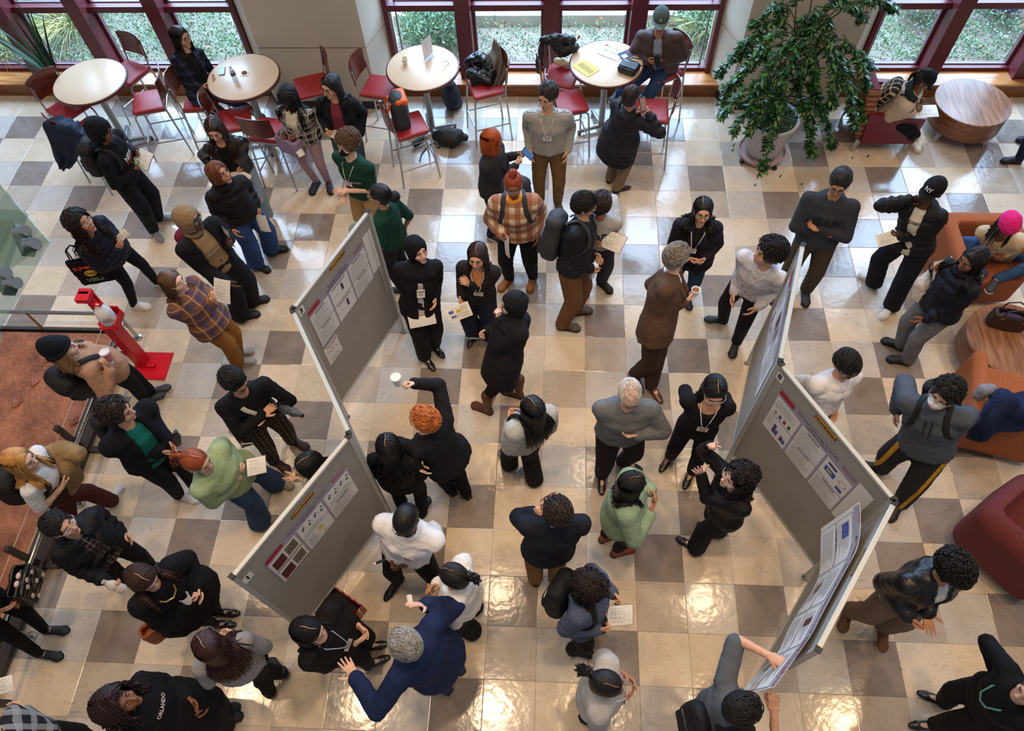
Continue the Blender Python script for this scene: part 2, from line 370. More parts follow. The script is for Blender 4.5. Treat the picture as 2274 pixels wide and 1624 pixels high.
for (x, y) in ((-6.95, -2.36), (-5.87, -2.36), (-4.74, -2.42), (-4.70, -4.45), (-4.70, -5.75)):
    pp = G().cyl(rl(x, y, 0), rl(x, y, .38), .02).cyl(rl(x, y, .3), rl(x, y, .4), .013); pp.lathe([(.05, 0), (.05, .012), (.024, .016), (.024, .03), (0, .03)], 20, rl(x, y, 0)); pp.build('post', STEEL, rail)
# dark posts with cables inside the rail
cf = empty('cable_fence', (-4.86, -3.86, 0)); tag(cf, 'dark steel posts with thin cables along the stone slab', 'railing')
IRON = mat((46, 36, 32), .45, .1)
for yy in (0, -1.23, -2.46):
    G().box((0, yy, .28), (.05, .06, .56), bev=.006).box((.1, yy, .03), (.2, .06, .05)).build('post', IRON, cf, smooth=False)
G().box((.02, -1.0, .06), (.1, 4.4, .06)).build('kick_bar', IRON, cf, smooth=False)
for z in (.26, .47): G().tube([(0, 1.5, z), (0, -3.0, z)], .004, 5).build('cable', mat((200, 190, 180), .4), cf)
# framed sign standing by the slab
fs = empty('framed_sign', at(2, 1260, .0)); tag(fs, 'dark sign panel in a silver frame at the left edge', 'sign')
M_ = np.array(Matrix.Rotation(math.radians(-35), 3, 'Y'))
G().box((-.25, 0.1, .62), (.56, .44, .02), M=M_).build('panel', mat((38, 40, 44), .3), fs, smooth=False)
fg = G()
for (cx, cy, sx, sy) in ((0, .22, .6, .03), (0, -.22, .6, .03), (.29, 0, .03, .44), (-.29, 0, .03, .44)):
    fg.box(M_ @ np.array([cx, cy, .012]) + np.array([-.25, .1, .62]), (sx, sy, .03), M=M_)
fg.build('frame', STEEL, fs, smooth=False)
G().box((-.25, .1, .3), (.06, .06, .6)).box((-.25, .1, .01), (.35, .3, .02)).build('stand', IRON, fs, smooth=False)
# -------- glass balustrade of the gallery stairs near the camera, top left corner low
BAL = bpy.data.materials.new('green_glass'); BAL.use_nodes = True
_b = BAL.node_tree.nodes['Principled BSDF']; _b.inputs['Base Color'].default_value = lin((104, 140, 134)); _b.inputs['Roughness'].default_value = .06; _b.inputs['Alpha'].default_value = .30
zc = 3.6
B_ = at(110, 537, zc)
bl = empty('glass_balustrade', tuple(B_)); tag(bl, 'green tinted glass balustrade panel with round steel standoffs, at left edge', 'balustrade')
def pane3(name, pts, th, m):
    P = np.array(pts) - B_; n = unit(np.cross(P[1] - P[0], P[3] - P[0])) * th / 2; g = G()
    g.add(np.concatenate([P + n, P - n]), [(0, 1, 2, 3), (7, 6, 5, 4)] + [(a + 4, (a + 1) % 4 + 4, (a + 1) % 4, a) for a in range(4)]); return g.build(name, m, bl, smooth=False)
pane3('pane', [at(110, 537, zc), at(-40, 366, zc), at(-120, 560, zc - .25), at(-40, 800, zc - .1)], .012, BAL)
pane3('pane', [at(110, 537, zc), at(-40, 366, zc), at(-140, 366, zc - .6), at(20, 600, zc - .6)], .012, BAL)
pane3('pane', [at(8, 745, zc), at(-40, 820, zc), at(-60, 780, zc - .3), at(-20, 720, zc - .3)], .012, BAL)
pane3('ledge', [at(-50, 470, zc - .3), at(58, 472, zc - .3), at(-10, 660, zc - .3), at(-90, 600, zc - .3)], .05, mat((120, 138, 132), .4))
pane3('landing', [at(-50, 495, zc - .26), at(30, 492, zc - .26), at(-8, 568, zc - .26), at(-50, 560, zc - .26)], .03, mat((74, 74, 66), .5))
for (px, py) in ((48, 513), (70, 542), (5, 607), (28, 629)):
    p = at(px, py, zc + .02) - B_; g = G(); d = unit(np.array([.75, -.15, .25]))
    g.cyl(p - d * .06, p + d * .035, .028, n=20).cyl(p + d * .035, p + d * .047, .034, n=20); g.build('standoff', CHROME, bl)
for (p0, p1) in (((42, 508), (66, 560)), ((0, 603), (24, 646))):
    a = at(*p0, zc - .02) - B_; b2 = at(*p1, zc - .02) - B_; g = G(); g.tube([a, b2], .05, 4); g.build('bracket', mat((64, 84, 82), .4), bl, smooth=False)
# ================================================================ outside garden
gd = tag(G().box((0, 6.2, -.1), (40, 8.2, .1)).build('ground_garden', mat((92, 74, 54), .95, .3, 5, bump=.5), smooth=False), kind='structure')
kb = tag(G().box((0, 3.62, .02), (5.6, .26, .30), bev=.01).build('kerb_stone', mat((196, 188, 176), .85, .1, 5, bump=.3, bscale=40), smooth=False), 'pale stone kerb edging the garden bed outside the window', 'kerb')
for xk in (-1.9, -.9, .1, 1.1, 2.1): G().box((xk, 3.62, .025), (.012, .265, .3)).build('kerb_joint', mat((120, 112, 100), .9), kb, smooth=False)
pv = tag(G().box((0, 5.2, .06), (5.6, 2.84, .06)).build('brick_paving', mat((90, 72, 66), .9, .1), smooth=False), 'red brick paving beyond the stone kerb outside', 'paving')
bm_ = [G().box((0, 0, 0), (.092, .195, .05), bev=.006).mesh('brick', mat(c, .9, .15, 8), smooth=False) for c in ((150, 92, 86), (132, 84, 78), (166, 112, 104))]
for r in range(3):
    for k in range(52): inst('brick', bm_[random.randrange(3)], pv, (-2.6 + k * .1 + (r % 2) * .05, 3.87 + r * .205, .1 + random.uniform(-.003, .003)))
def leaf_patch(name, n, fx, fz, size, mats, label, cat, seed, upw=.6):
    r = np.random.default_rng(seed); g = G(); V = []; F = []; Mi = []
    c = fx(r, n); d = unit_rows(r.normal(0, 1, (n, 3)) + (0, 0, upw)); s_ = unit_rows(np.cross(d, r.normal(0, 1, (n, 3)))); L_ = size * r.uniform(.6, 1.3, n)[:, None]
    V = np.stack([c, c + d * L_ * .5 + s_ * L_ * .28, c + d * L_, c + d * L_ * .5 - s_ * L_ * .28], 1).reshape(-1, 3)
    me = bpy.data.meshes.new(name); k = np.arange(n) * 4
    me.from_pydata(V.tolist(), [], np.stack([k, k + 1, k + 2, k + 3], 1).tolist())
    for m in mats: me.materials.append(m)
    me.polygons.foreach_set('material_index', r.integers(0, len(mats), n).astype(np.int32)); me.update()
    o = bpy.data.objects.new(name, me); COL.objects.link(o); return tag(o, label, cat, kind='stuff')
def unit_rows(a): return a / (np.linalg.norm(a, axis=1)[:, None] + 1e-12)
LEAF = [mat(c, .7, .1, 3) for c in ((118, 156, 112), (98, 138, 94), (140, 172, 126), (86, 124, 86), (128, 162, 142))]
def bed(x0, x1, y0, y1, hmax):
    def f(r, n):
        x = r.uniform(x0, x1, n); y = r.uniform(y0, y1, n)
        hh = hmax * (.55 + .3 * np.sin(x * 5.1) * np.sin(y * 4.3 + x) + .25 * np.sin(x * 11 + y * 9)); return np.c_[x, y, r.uniform(.0, 1, n) ** .5 * np.maximum(hh, .06)]
    return f
leaf_patch('ground_cover', 28000, bed(-9.5, -3.4, 2.4, 5.2, .34), None, .045, LEAF, 'green leafy ground cover outside the left windows', 'plants', 1)
leaf_patch('ground_cover', 11000, bed(-2.6, 2.6, 2.35, 3.42, .2), None, .034, LEAF + [mat((150, 132, 100), .8), mat((150, 140, 150), .8)], 'sparse greenery outside the middle window, in front of the kerb', 'plants', 2)
leaf_patch('ground_cover', 26000, bed(3.3, 9.5, 2.4, 5.0, .34), None, .045, LEAF, 'green leafy ground cover outside the right windows', 'plants', 3)
leaf_patch('shrub', 5000, lambda r, n: np.array([-1.75, 3.1, .28]) + unit_rows(r.normal(0, 1, (n, 3))) * r.uniform(.3, 1, (n, 1)) * (.6, .5, .36), None, .06, LEAF, 'round green shrub outside behind the table with the sign holder', 'shrub', 4)
leaf_patch('shrub', 4000, lambda r, n: np.array([2.3, 3.3, .3]) + unit_rows(r.normal(0, 1, (n, 3))) * r.uniform(.3, 1, (n, 1)) * (.5, .55, .4), None, .06, LEAF, 'green shrub outside behind the seated man in the cap', 'shrub', 5)
leaf_patch('fallen_leaves', 260, lambda r, n: np.c_[r.uniform(-9, 9, n), r.uniform(2.4, 4.6, n), r.uniform(.02, .36, n)], None, .065, [mat((196, 120, 60), .8), mat((168, 96, 56), .8), mat((190, 150, 100), .8)], 'scattered dry autumn leaves over the garden bed', 'leaves', 6, .1)
leaf_patch('flowers', 1800, lambda r, n: np.c_[np.where(r.uniform(0, 1, n) < .5, r.uniform(-8, -4, n), r.uniform(3.6, 7.5, n)), r.uniform(2.4, 4.2, n), r.uniform(.2, .4, n)], None, .03, [mat((150, 150, 205), .8), mat((176, 168, 210), .8)], 'tiny lavender flowers dotted over the ground cover', 'flowers', 8)
def grass_clump(x, y, z, n, L_, seed, label, cols, lean=(0, -1)):
    r = np.random.default_rng(seed); g = G()
    for k in range(n):
        a = r.uniform(0, 2 * math.pi); sp = r.uniform(.15, .9); l = L_ * r.uniform(.6, 1.1); d = np.array([math.cos(a) * sp + lean[0] * .4, math.sin(a) * sp + lean[1] * .4, 1.0]); d /= np.linalg.norm(d)
        b0 = np.array([x, y, z]) + np.array([r.normal(0, .06), r.normal(0, .06), 0]); P = [b0 + d * l * t + np.array([d[0], d[1], -1.1]) * l * .42 * t * t for t in np.linspace(0, 1, 6)]
        g.tube(P, np.array([1, 1, .9, .7, .45, .1]) * .011, 3, mi=int(r.integers(0, len(cols))), flat=(1, .15, (0, 0, 1)), cap=False)
    return tag(g.build('ornamental_grass', cols, sharp=0), label, 'grass')
STRAW = [mat((196, 178, 110), .8), mat((150, 150, 80), .8), mat((120, 136, 78), .8), mat((214, 200, 140), .8)]
grass_clump(-7.6, 3.3, .05, 170, 1.1, 21, 'straw coloured ornamental grass outside the far left window', STRAW)
grass_clump(-8.4, 2.7, .05, 120, .9, 22, 'dry grass clump outside at the left edge, low in the window', STRAW)
grass_clump(2.3, 3.2, .1, 60, .9, 23, 'yellow grass blades outside to the right of the seated man', [STRAW[0], STRAW[3]], (-.3, -.6))
tag(G().lathe([(.28, 0), (.36, .2), (.38, .42), (.34, .44), (.3, .3), (0, .3)], 24, tuple(at(2045, 5, .2))).build('planter_bowl', mat((206, 196, 182), .8)), 'pale stone planter bowl in the garden beyond the right window', 'planter')
tag(G().lathe([(.25, 0), (.33, .22), (.35, .4), (.3, .42), (0, .3)], 24, tuple(at(2225, 8, .15))).build('planter_bowl', mat((36, 60, 130), .4)), 'blue planter bowl in the garden beyond the right window', 'planter')
# ================================================================ implicit-surface modelling (continuous bodies, cloth, bags)
f4 = np.float32
class Vol:
    def __init__(s): s.P = []
    def loft(s, pts, rad, side=None, k=.03, op=0, quilt=None):
        pts = np.array(pts, f4); R = np.asarray(rad, f4)
        if R.ndim == 0: R = np.full(len(pts), R, f4)
        if R.ndim == 1: R = np.c_[R, R]
        m = float(R.max()) + .02; s.P.append((0, pts, R, None if side is None else np.asarray(side, f4), k, op, pts.min(0) - m, pts.max(0) + m, quilt)); return s
    def ell(s, c, r, M=None, k=.03, op=0):
        c = np.array(c, f4); r = np.array(r, f4); m = float(r.max()) + .02
        s.P.append((1, c, r, None if M is None else np.asarray(M, f4)[:3, :3], k, op, c - m, c + m, None)); return s
    def rbox(s, c, d, r, M=None, k=.02, op=0):
        c = np.array(c, f4); h = np.array(d, f4) / 2; m = float(np.linalg.norm(h)) + .02
        s.P.append((3, c, (h, r), None if M is None else np.asarray(M, f4)[:3, :3], k, op, c - m, c + m, None)); return s
    def fn(s, f, lo, hi, k=.01, op=1):
        s.P.append((2, f, None, None, k, op, np.asarray(lo, f4), np.asarray(hi, f4), None)); return s
    @staticmethod
    def dist(p, X):
        kind, a, r, sd = p[:4]
        if kind == 2: return a(X)
        if kind == 1:
            q = X - a
            if sd is not None: q = q @ sd
            q = q / r; n = np.sqrt((q * q).sum(1)); return (n - 1) * float(r.min()) if r.max() < 2.5 * r.min() else (n - 1) * float(np.sqrt(r.min() * r.max()))
        if kind == 3:
            q = X - a
            if sd is not None: q = q @ sd
            h, rr = r; q = np.abs(q) - (h - rr); return np.sqrt((np.maximum(q, 0) ** 2).sum(1)) + np.minimum(q.max(1), 0) - rr
        best = None; acc = 0.0
        for i in range(len(a) - 1):
            A, B = a[i], a[i + 1]; ab = B - A; L = float(np.sqrt((ab * ab).sum())) + 1e-9; T = ab / L
            q = X - A; t0 = q @ T; t = np.clip(t0 / L, 0, 1)
            ra = r[i, 0] + (r[i + 1, 0] - r[i, 0]) * t
            if p[8] is not None:
                fr, am = p[8]; bulge = am * (np.abs(np.sin(np.pi * fr * (acc + t * L))) ** .6 - .6)
            else: bulge = 0
            if sd is None:
                q = q - t[:, None] * ab; d = np.sqrt((q * q).sum(1)) - ra - bulge
            else:
                u = sd - (sd @ T) * T; u = u / (np.sqrt((u * u).sum()) + 1e-9); w = np.cross(T, u)
                rb = r[i, 1] + (r[i + 1, 1] - r[i, 1]) * t; x = q @ u; y = q @ w; z = t0 - t * L
                rm = np.minimum(ra, rb)
                d = (np.sqrt((x / ra) ** 2 + (y / rb) ** 2 + (z / (rm * .7)) ** 2) - 1) * rm - bulge
            best = d if best is None else np.minimum(best, d); acc += L
        return best
    @staticmethod
    def comb(F, d, k, op):
        if op: d = -d; h = np.clip(.5 - .5 * (d - F) / k, 0, 1); return d + (F - d) * h + k * h * (1 - h)   # smooth max(F, -d)
        h = np.clip(.5 + .5 * (d - F) / k, 0, 1); return d + (F - d) * h - k * h * (1 - h)
    def eval(s, X):
        X = np.asarray(X, f4); F = np.full(len(X), 1.0, f4)
        for p in s.P: F = s.comb(F, s.dist(p, X), p[4], p[5])
        return F
    def grad(s, X):
        e = .004; return np.stack([s.eval(X + np.eye(3, dtype=f4)[i] * e) - s.eval(X - np.eye(3, dtype=f4)[i] * e) for i in range(3)], 1) / (2 * e)
    def mesh(s, h, noise=None):
        add = [p for p in s.P if not p[5]]
        lo = np.min([p[6] for p in add], 0) - 2 * h; hi = np.max([p[7] for p in add], 0) + 2 * h
        n = np.ceil((hi - lo) / h).astype(int) + 1; F = np.full(n, 1.0, f4)
        ax = [lo[i] + h * np.arange(n[i]) for i in range(3)]
        for p in s.P:
            m = p[4] + 2 * h; i0 = np.clip(np.floor((p[6] - m - lo) / h).astype(int), 0, n); i1 = np.clip(np.ceil((p[7] + m - lo) / h).astype(int) + 1, 0, n)
            if (i1 <= i0).any(): continue
            X = np.stack(np.meshgrid(*[ax[i][i0[i]:i1[i]] for i in range(3)], indexing='ij'), -1).reshape(-1, 3).astype(f4)
            sl = tuple(slice(i0[i], i1[i]) for i in range(3)); sh = tuple(i1 - i0)
            F[sl] = s.comb(F[sl], s.dist(p, X).reshape(sh).astype(f4), p[4], p[5])
        if noise:
            am, fr, sd = noise
            x, y, z = [(a * fr).astype(f4) for a in ax]; x = x[:, None, None]; y = y[None, :, None]; z = z[None, None, :]
            F += am * (np.sin(x * 1.3 + 2.1 * np.sin(z * .9 + sd) + sd) * np.sin(z * 1.7 + 1.3 * np.sin(y * 1.1 + sd)) + .6 * np.sin(y * 2.3 + x * 1.9 + 1.7 * np.sin(z * 1.3)) * np.cos(z * 2.9 + x))
        return surfnets(F, lo, h)
def surfnets(F, o, h):
    S_ = F < 0; n = np.array(F.shape) - 1
    c = [(a, b, d) for a in (0, 1) for b in (0, 1) for d in (0, 1)]
    cnt = sum(S_[a:n[0] + a, b:n[1] + b, d:n[2] + d].astype(np.int8) for a, b, d in c)
    act = (cnt > 0) & (cnt < 8); I = np.argwhere(act)
    if len(I) == 0: return np.zeros((0, 3)), np.zeros((0, 4), int)
    V8 = np.stack([F[I[:, 0] + a, I[:, 1] + b, I[:, 2] + d] for a, b, d in c], 1)
    C = np.array(c, f4); P = np.zeros((len(I), 3), f4); W_ = np.zeros(len(I), f4)
    for a in range(8):
        for b in range(a + 1, 8):
            if np.abs(C[a] - C[b]).sum() != 1: continue
            va, vb = V8[:, a], V8[:, b]; m = (va < 0) != (vb < 0); t = np.where(m, va / np.where(m, va - vb, 1), 0)
            P += np.where(m[:, None], C[a] + t[:, None] * (C[b] - C[a]), 0); W_ += m
    P = (P / W_[:, None] + I) * h + o
    vid = np.full(act.shape, -1, np.int32); vid[act] = np.arange(len(I)); Q = []
    for axis in range(3):
        sl0 = [slice(None)] * 3; sl1 = [slice(None)] * 3; sl0[axis] = slice(0, -1); sl1[axis] = slice(1, None)
        e = S_[tuple(sl0)] != S_[tuple(sl1)]; E = np.argwhere(e)
        u, w = (axis + 1) % 3, (axis + 2) % 3
        E = E[(E[:, u] > 0) & (E[:, w] > 0) & (E[:, u] < act.shape[u]) & (E[:, w] < act.shape[w])]
        def g(du, dw): J = E.copy(); J[:, u] -= du; J[:, w] -= dw; return vid[J[:, 0], J[:, 1], J[:, 2]]
        q = np.stack([g(0, 0), g(1, 0), g(1, 1), g(0, 1)], 1); inside = S_[E[:, 0], E[:, 1], E[:, 2]]
        q[~inside] = q[~inside][:, ::-1]; Q.append(q)
    Q = np.concatenate(Q); Q = Q[(Q >= 0).all(1)]
    return P.astype(float), Q
def mesh_np(name, V, Q, mats, mi=None, smooth=True):
    me = bpy.data.meshes.new(name); V = np.asarray(V, f4); Q = np.asarray(Q, np.int32); m, k = Q.shape
    me.vertices.add(len(V)); me.vertices.foreach_set('co', V.ravel()); me.loops.add(m * k); me.loops.foreach_set('vertex_index', Q.ravel())
    me.polygons.add(m); me.polygons.foreach_set('loop_start', np.arange(0, m * k, k, dtype=np.int32))
    for x in (mats if isinstance(mats, (list, tuple)) else [mats]): me.materials.append(x)
    if mi is not None: me.polygons.foreach_set('material_index', np.asarray(mi, np.int32))
    if smooth: me.polygons.foreach_set('use_smooth', np.ones(m, bool))
    me.update(calc_edges=True); return me
def xf(M, V): M = np.asarray(M); return V @ M[:3, :3].T + M[:3, 3]
def obj_np(name, V, Q, mats, parent, Minv=None, mi=None):
    if Minv is not None: V = xf(Minv, V)
    o = bpy.data.objects.new(name, mesh_np(name, V, Q, mats, mi)); COL.objects.link(o); o.parent = parent; return o
def vol_obj(name, vol, h, m, parent=None, Minv=None, noise=None):
    V, Q = vol.mesh(h, noise); return obj_np(name, V, Q, m, parent, Minv)
def sphere_np(c, r, n=10):
    th = np.linspace(.05, np.pi - .05, n); ph = np.linspace(0, 2 * np.pi, 2 * n, endpoint=False)
    V = np.stack([np.outer(np.sin(th), np.cos(ph)), np.outer(np.sin(th), np.sin(ph)), np.outer(np.cos(th), np.ones(2 * n))], -1).reshape(-1, 3) * r + np.asarray(c)
    N2 = 2 * n; Q = [(i * N2 + j, (i + 1) * N2 + j, (i + 1) * N2 + (j + 1) % N2, i * N2 + (j + 1) % N2) for i in range(n - 1) for j in range(N2)]
    return V, np.array(Q)
def tubes_np(paths, radii, n=4):
    """many tapered tubes of equal point count at once: paths (S,K,3), radii (S,K)"""
    P = np.asarray(paths, float); S_, K = P.shape[:2]; R = np.broadcast_to(radii, (S_, K))
    T = np.gradient(P, axis=1); T /= np.linalg.norm(T, axis=2)[..., None] + 1e-9
    ref = np.where(np.abs(T[..., 2:3]) > .9, np.array([1.0, 0, 0]), np.array([0, 0, 1.0])); U = np.cross(T, ref); U /= np.linalg.norm(U, axis=2)[..., None] + 1e-9; W_ = np.cross(T, U)
    an = np.linspace(0, 2 * np.pi, n, endpoint=False)
    V = P[:, :, None] + R[:, :, None, None] * (np.cos(an)[None, None, :, None] * U[:, :, None] + np.sin(an)[None, None, :, None] * W_[:, :, None])
    s, i, j = np.meshgrid(np.arange(S_), np.arange(K - 1), np.arange(n), indexing='ij'); b = s * K * n
    Q = np.stack([b + i * n + j, b + i * n + (j + 1) % n, b + (i + 1) * n + (j + 1) % n, b + (i + 1) * n + j], -1).reshape(-1, 4)
    return V.reshape(-1, 3), Q
def join_np(parts):
    V, Q, M, o = [], [], [], 0
    for v, q, m in parts:
        if len(v) == 0: continue
        V.append(v); Q.append(np.asarray(q) + o); M.append(np.full(len(q), m)); o += len(v)
    return np.concatenate(V), np.concatenate(Q), np.concatenate(M)
# ---------------------------------------------------------------- body templates
def _head(sex):
    v = Vol(); j = 1.0 if sex == 'm' else .93
    v.ell((0, -.012, .034), (.0765, .097, .088)).loft([(0, .012, .02), (0, .040, -.055), (0, .052, -.092)], [(.066, .066), (.052 * j, .050), (.027 * j, .030)], side=(1, 0, 0), k=.03)
    v.ell((0, .068, -.094), (.020 * j, .018, .015), k=.02).loft([(-.028, .076, .038), (.028, .076, .038)], .012, k=.02)
    for s in (-1, 1):
        v.ell((s * .031, .098, .016), (.019, .016, .012), k=.012, op=1).ell((s * .040, .062, -.022), (.022, .022, .020), k=.02)
        v.ell((s * .079, -.006, -.004), (.009, .021, .032), k=.008).ell((s * .086, .004, -.002), (.005, .011, .018), k=.006, op=1)
    v.loft([(0, .089, .026), (0, .108, -.018)], [.008, .0115], k=.012).ell((0, .104, -.021), (.0165, .011, .010), k=.01)
    v.loft([(-.017, .084, -.056), (0, .092, -.055), (.017, .084, -.056)], .007, k=.012)
    V, Q = v.mesh(.009); parts = [(V, Q, 0)]
    for s in (-1, 1):
        ev, eq = sphere_np((s * .031, .0765, .014), .0135, 4); parts.append((ev, eq, 1)); ev, eq = sphere_np((s * .031, .0855, .013), .0062, 4); parts.append((ev, eq, 2))
        bp = np.array([[(s * .013, .0935, .033), (s * .03, .0945, .038), (s * .047, .084, .035)]]); bv, bq = tubes_np(bp, np.array([[.0035, .0042, .002]]), 5); parts.append((bv, bq, 3))
        ev, eq = tubes_np(np.array([[(s * .018, .0885, .0185), (s * .031, .0925, .0225), (s * .046, .082, .0175)]]), np.array([[.002, .0026, .002]]), 4); parts.append((ev, eq, 2))
    lp = np.array([[(-.021, .0845, -.0545), (-.009, .0955, -.0515), (0, .0965, -.0528), (.009, .0955, -.0515), (.021, .0845, -.0545)], [(-.018, .084, -.0585), (-.008, .0935, -.063), (0, .0945, -.0635), (.008, .0935, -.063), (.018, .084, -.0585)]])
    lv, lq = tubes_np(lp, np.array([[.002, .0042, .004, .0042, .002]]), 6); parts.append((lv, lq, 4))
    return parts
HEADS = {s: _head(s) for s in 'fm'}
HAND = {}
def _hand(pose):
    v = Vol(); v.loft([(0, -.03, 0), (0, .015, 0)], [(.027, .019), (.031, .018)], side=(1, 0, 0), k=.015).loft([(.001, .015, 0), (0, .085, -.002)], [(.033, .016), (.040, .0125)], side=(1, 0, 0), k=.015)
    c = {'relax': ((18, 24, 14),) * 4, 'grip': ((50, 70, 40),) * 4, 'flat': ((4, 4, 2),) * 4, 'point': ((2, 4, 3), (62, 80, 45), (66, 80, 45), (68, 80, 45)), 'pinch': ((42, 48, 25), (46, 52, 25), (40, 55, 30), (36, 50, 30))}[pose]
    sp = {'flat': .13, 'relax': .05}.get(pose, .03)
    for i in range(4):
        x = (.0295, .0105, -.0095, -.028)[i]; L = (.071, .079, .073, .057)[i]; p = np.array([x, .082 - (.0, -.003, .0, .008)[i], -.002]); a = 0; pts = [p]; az = (1.5, .5, -.5, -1.6)[i] * sp
        for k in range(3):
            a += math.radians(c[i][k]); st = L * (.44, .32, .24)[k]; p = p + st * np.array([math.sin(az) * math.cos(a), math.cos(a), -math.sin(a)]); pts.append(p)
        v.loft(pts, [.0098, .0088, .0080, .0066], k=.005)
    ta = {'flat': .95, 'point': .45, 'grip': .35, 'pinch': .3}.get(pose, .55); td = -.012 if pose == 'flat' else -.03
    v.loft([(.020, .012, -.006), (.020 + .035 * math.sin(ta + .35), .012 + .035 * math.cos(ta), -.012 + td * .3), (.020 + .065 * math.sin(ta + .15), .012 + .066 * math.cos(ta), -.012 + td * .8), (.020 + .085 * math.sin(ta), .012 + .09 * math.cos(ta), -.012 + td)], [.016, .0125, .0105, .0082], k=.008)
    V, Q = v.mesh(.0072); return V, Q
for _p in ('relax', 'grip', 'flat', 'point', 'pinch'): HAND[_p] = _hand(_p)
# ================================================================ people
SKIN = {k: [mat(c, .5, .05, 12, bump=.04, bscale=140, spec=.35, key='skin'), mat((232, 228, 222), .3, 0, key='eye'), mat((28, 20, 16), .2, 0, key='iris'), mat(b, .7, .1, key='brow'), mat(l, .45, .05, key='lips')] for k, c, b, l in
        (('pale', (228, 184, 160), (96, 62, 44), (198, 116, 106)), ('light', (216, 164, 134), (46, 32, 26), (184, 96, 88)), ('tan', (190, 134, 102), (34, 24, 20), (158, 84, 74)), ('brown', (142, 92, 64), (24, 18, 14), (116, 62, 54)), ('dark', (88, 56, 40), (18, 14, 12), (84, 44, 40)))}
def hairmat(c, rough=.42): return mat(c, rough, .28, 9, bump=.25, bscale=160, spec=.4, key='hair', stretch=(2.2, 2.2, .5))
def cloth(c, rough=.85, bump=.38, bscale=20, **k): return mat(c, rough, k.pop('var', .10), k.pop('scale', 7), bump=bump, bscale=bscale, spec=.2, key='cloth', **k)
SHOE = {}
def _shoe(style):
    u, s = Vol(), Vol()
    if style in ('sneaker', 'boot', 'tall', 'clog'):
        u.loft([(0, .045, .055), (0, .12, .058), (0, .21, .042)], [(.037, .042), (.042, .040), (.044, .026)], side=(1, 0, 0), k=.02).ell((0, .215, .037), (.045, .05, .026), k=.02).ell((0, .035, .05), (.036, .036, .04), k=.02)
        if style == 'sneaker': u.loft([(0, .05, .07), (0, .055, .105)], [.038, .036], k=.02).ell((0, .055, .135), (.026, .026, .04), k=.01, op=1)
        if style == 'boot': u.loft([(0, .055, .07), (0, .055, .16)], [.042, .045], k=.03)
        if style == 'tall': u.loft([(0, .055, .07), (0, .052, .18), (0, .045, .38)], [.042, .047, .062], k=.03)
        s.loft([(0, .02, .012), (0, .12, .012), (0, .225, .012)], [(.040, .015), (.044, .015), (.047, .014)], side=(1, 0, 0), k=.01).ell((0, .225, .013), (.047, .045, .014), k=.01).ell((0, .025, .013), (.039, .036, .014), k=.01)
    else:
        u.loft([(0, .03, .04), (0, .12, .04), (0, .2, .03)], [(.034, .030), (.038, .028), (.038, .022)], side=(1, 0, 0), k=.02)
        u.ell((0, .215, .027), (.034, .055, .018), k=.02)
        if style == 'flat': u.ell((0, .085, .075), (.027, .065, .042), k=.008, op=1)
        if style == 'dress': u.loft([(0, .05, .05), (0, .09, .085)], [.035, .03], k=.02)
        s.loft([(0, .02, .008), (0, .12, .008), (0, .235, .008)], [(.035, .009), (.036, .009), (.030, .009)], side=(1, 0, 0), k=.01).rbox((0, .028, .012), (.062, .06, .026), .008)
    lc = []
    if style in ('sneaker', 'boot'):
        for i in range(4):
            y = .105 + i * .026; z = .103 - i * .0115; lc.append([(-.022, y, z - .006), (0, y + .005, z), (.022, y - .004, z - .006)])
    U = u.mesh(.0105); S_ = s.mesh(.0105); return U, S_, (tubes_np(np.array(lc), np.full((len(lc), 3), .0032), 5) if lc else None)
_shoem = {}
def shoe_meshes(style, uc, sc, lc):
    k = (style, uc, sc, lc)
    if k not in _shoem:
        if style not in SHOE: SHOE[style] = _shoe(style)
        U, S_, Lc = SHOE[style]; gl = .3 if style in ('dress', 'flat') else .6
        _shoem[k] = (mesh_np('shoe', *U, mat(uc, gl, .1, 20)), mesh_np('sole', *S_, mat(sc, .7, .08)), None if Lc is None else mesh_np('laces', *Lc, mat(lc, .8)))
    return _shoem[k]
def ik(a, b, la, lb, hint):
    """joint position of a two-bone chain a -> joint -> b; b is clamped to reach"""
    d = b - a; D = np.linalg.norm(d); u = d / (D + 1e-9); D = min(D, (la + lb) * .998); D = max(D, abs(la - lb) * 1.05 + .01)
    x = (la * la - lb * lb + D * D) / (2 * D); h = math.sqrt(max(la * la - x * x, 0)); hint = hint - (hint @ u) * u; hint = hint / (np.linalg.norm(hint) + 1e-9)
    return a + u * x + hint * h, a + u * D
UP = np.array([0, 0, 1.0]); PUSH = []      # (hand target, how far it was moved clear of the chest) of the last person
def pushed(c):
    c = np.asarray(c, float); return c + (min(PUSH, key=lambda q: np.linalg.norm(q[0] - c))[1] if PUSH else 0)
class Pr: pass
PRESET = {'side': (.25, .03, .455), 'pocket': (.20, .11, .50), 'front': (.03, .25, .60), 'hold': (.07, .28, .66), 'low': (.05, .20, .50), 'chin': (.04, .17, .83), 'back': (.05, -.15, .485)}
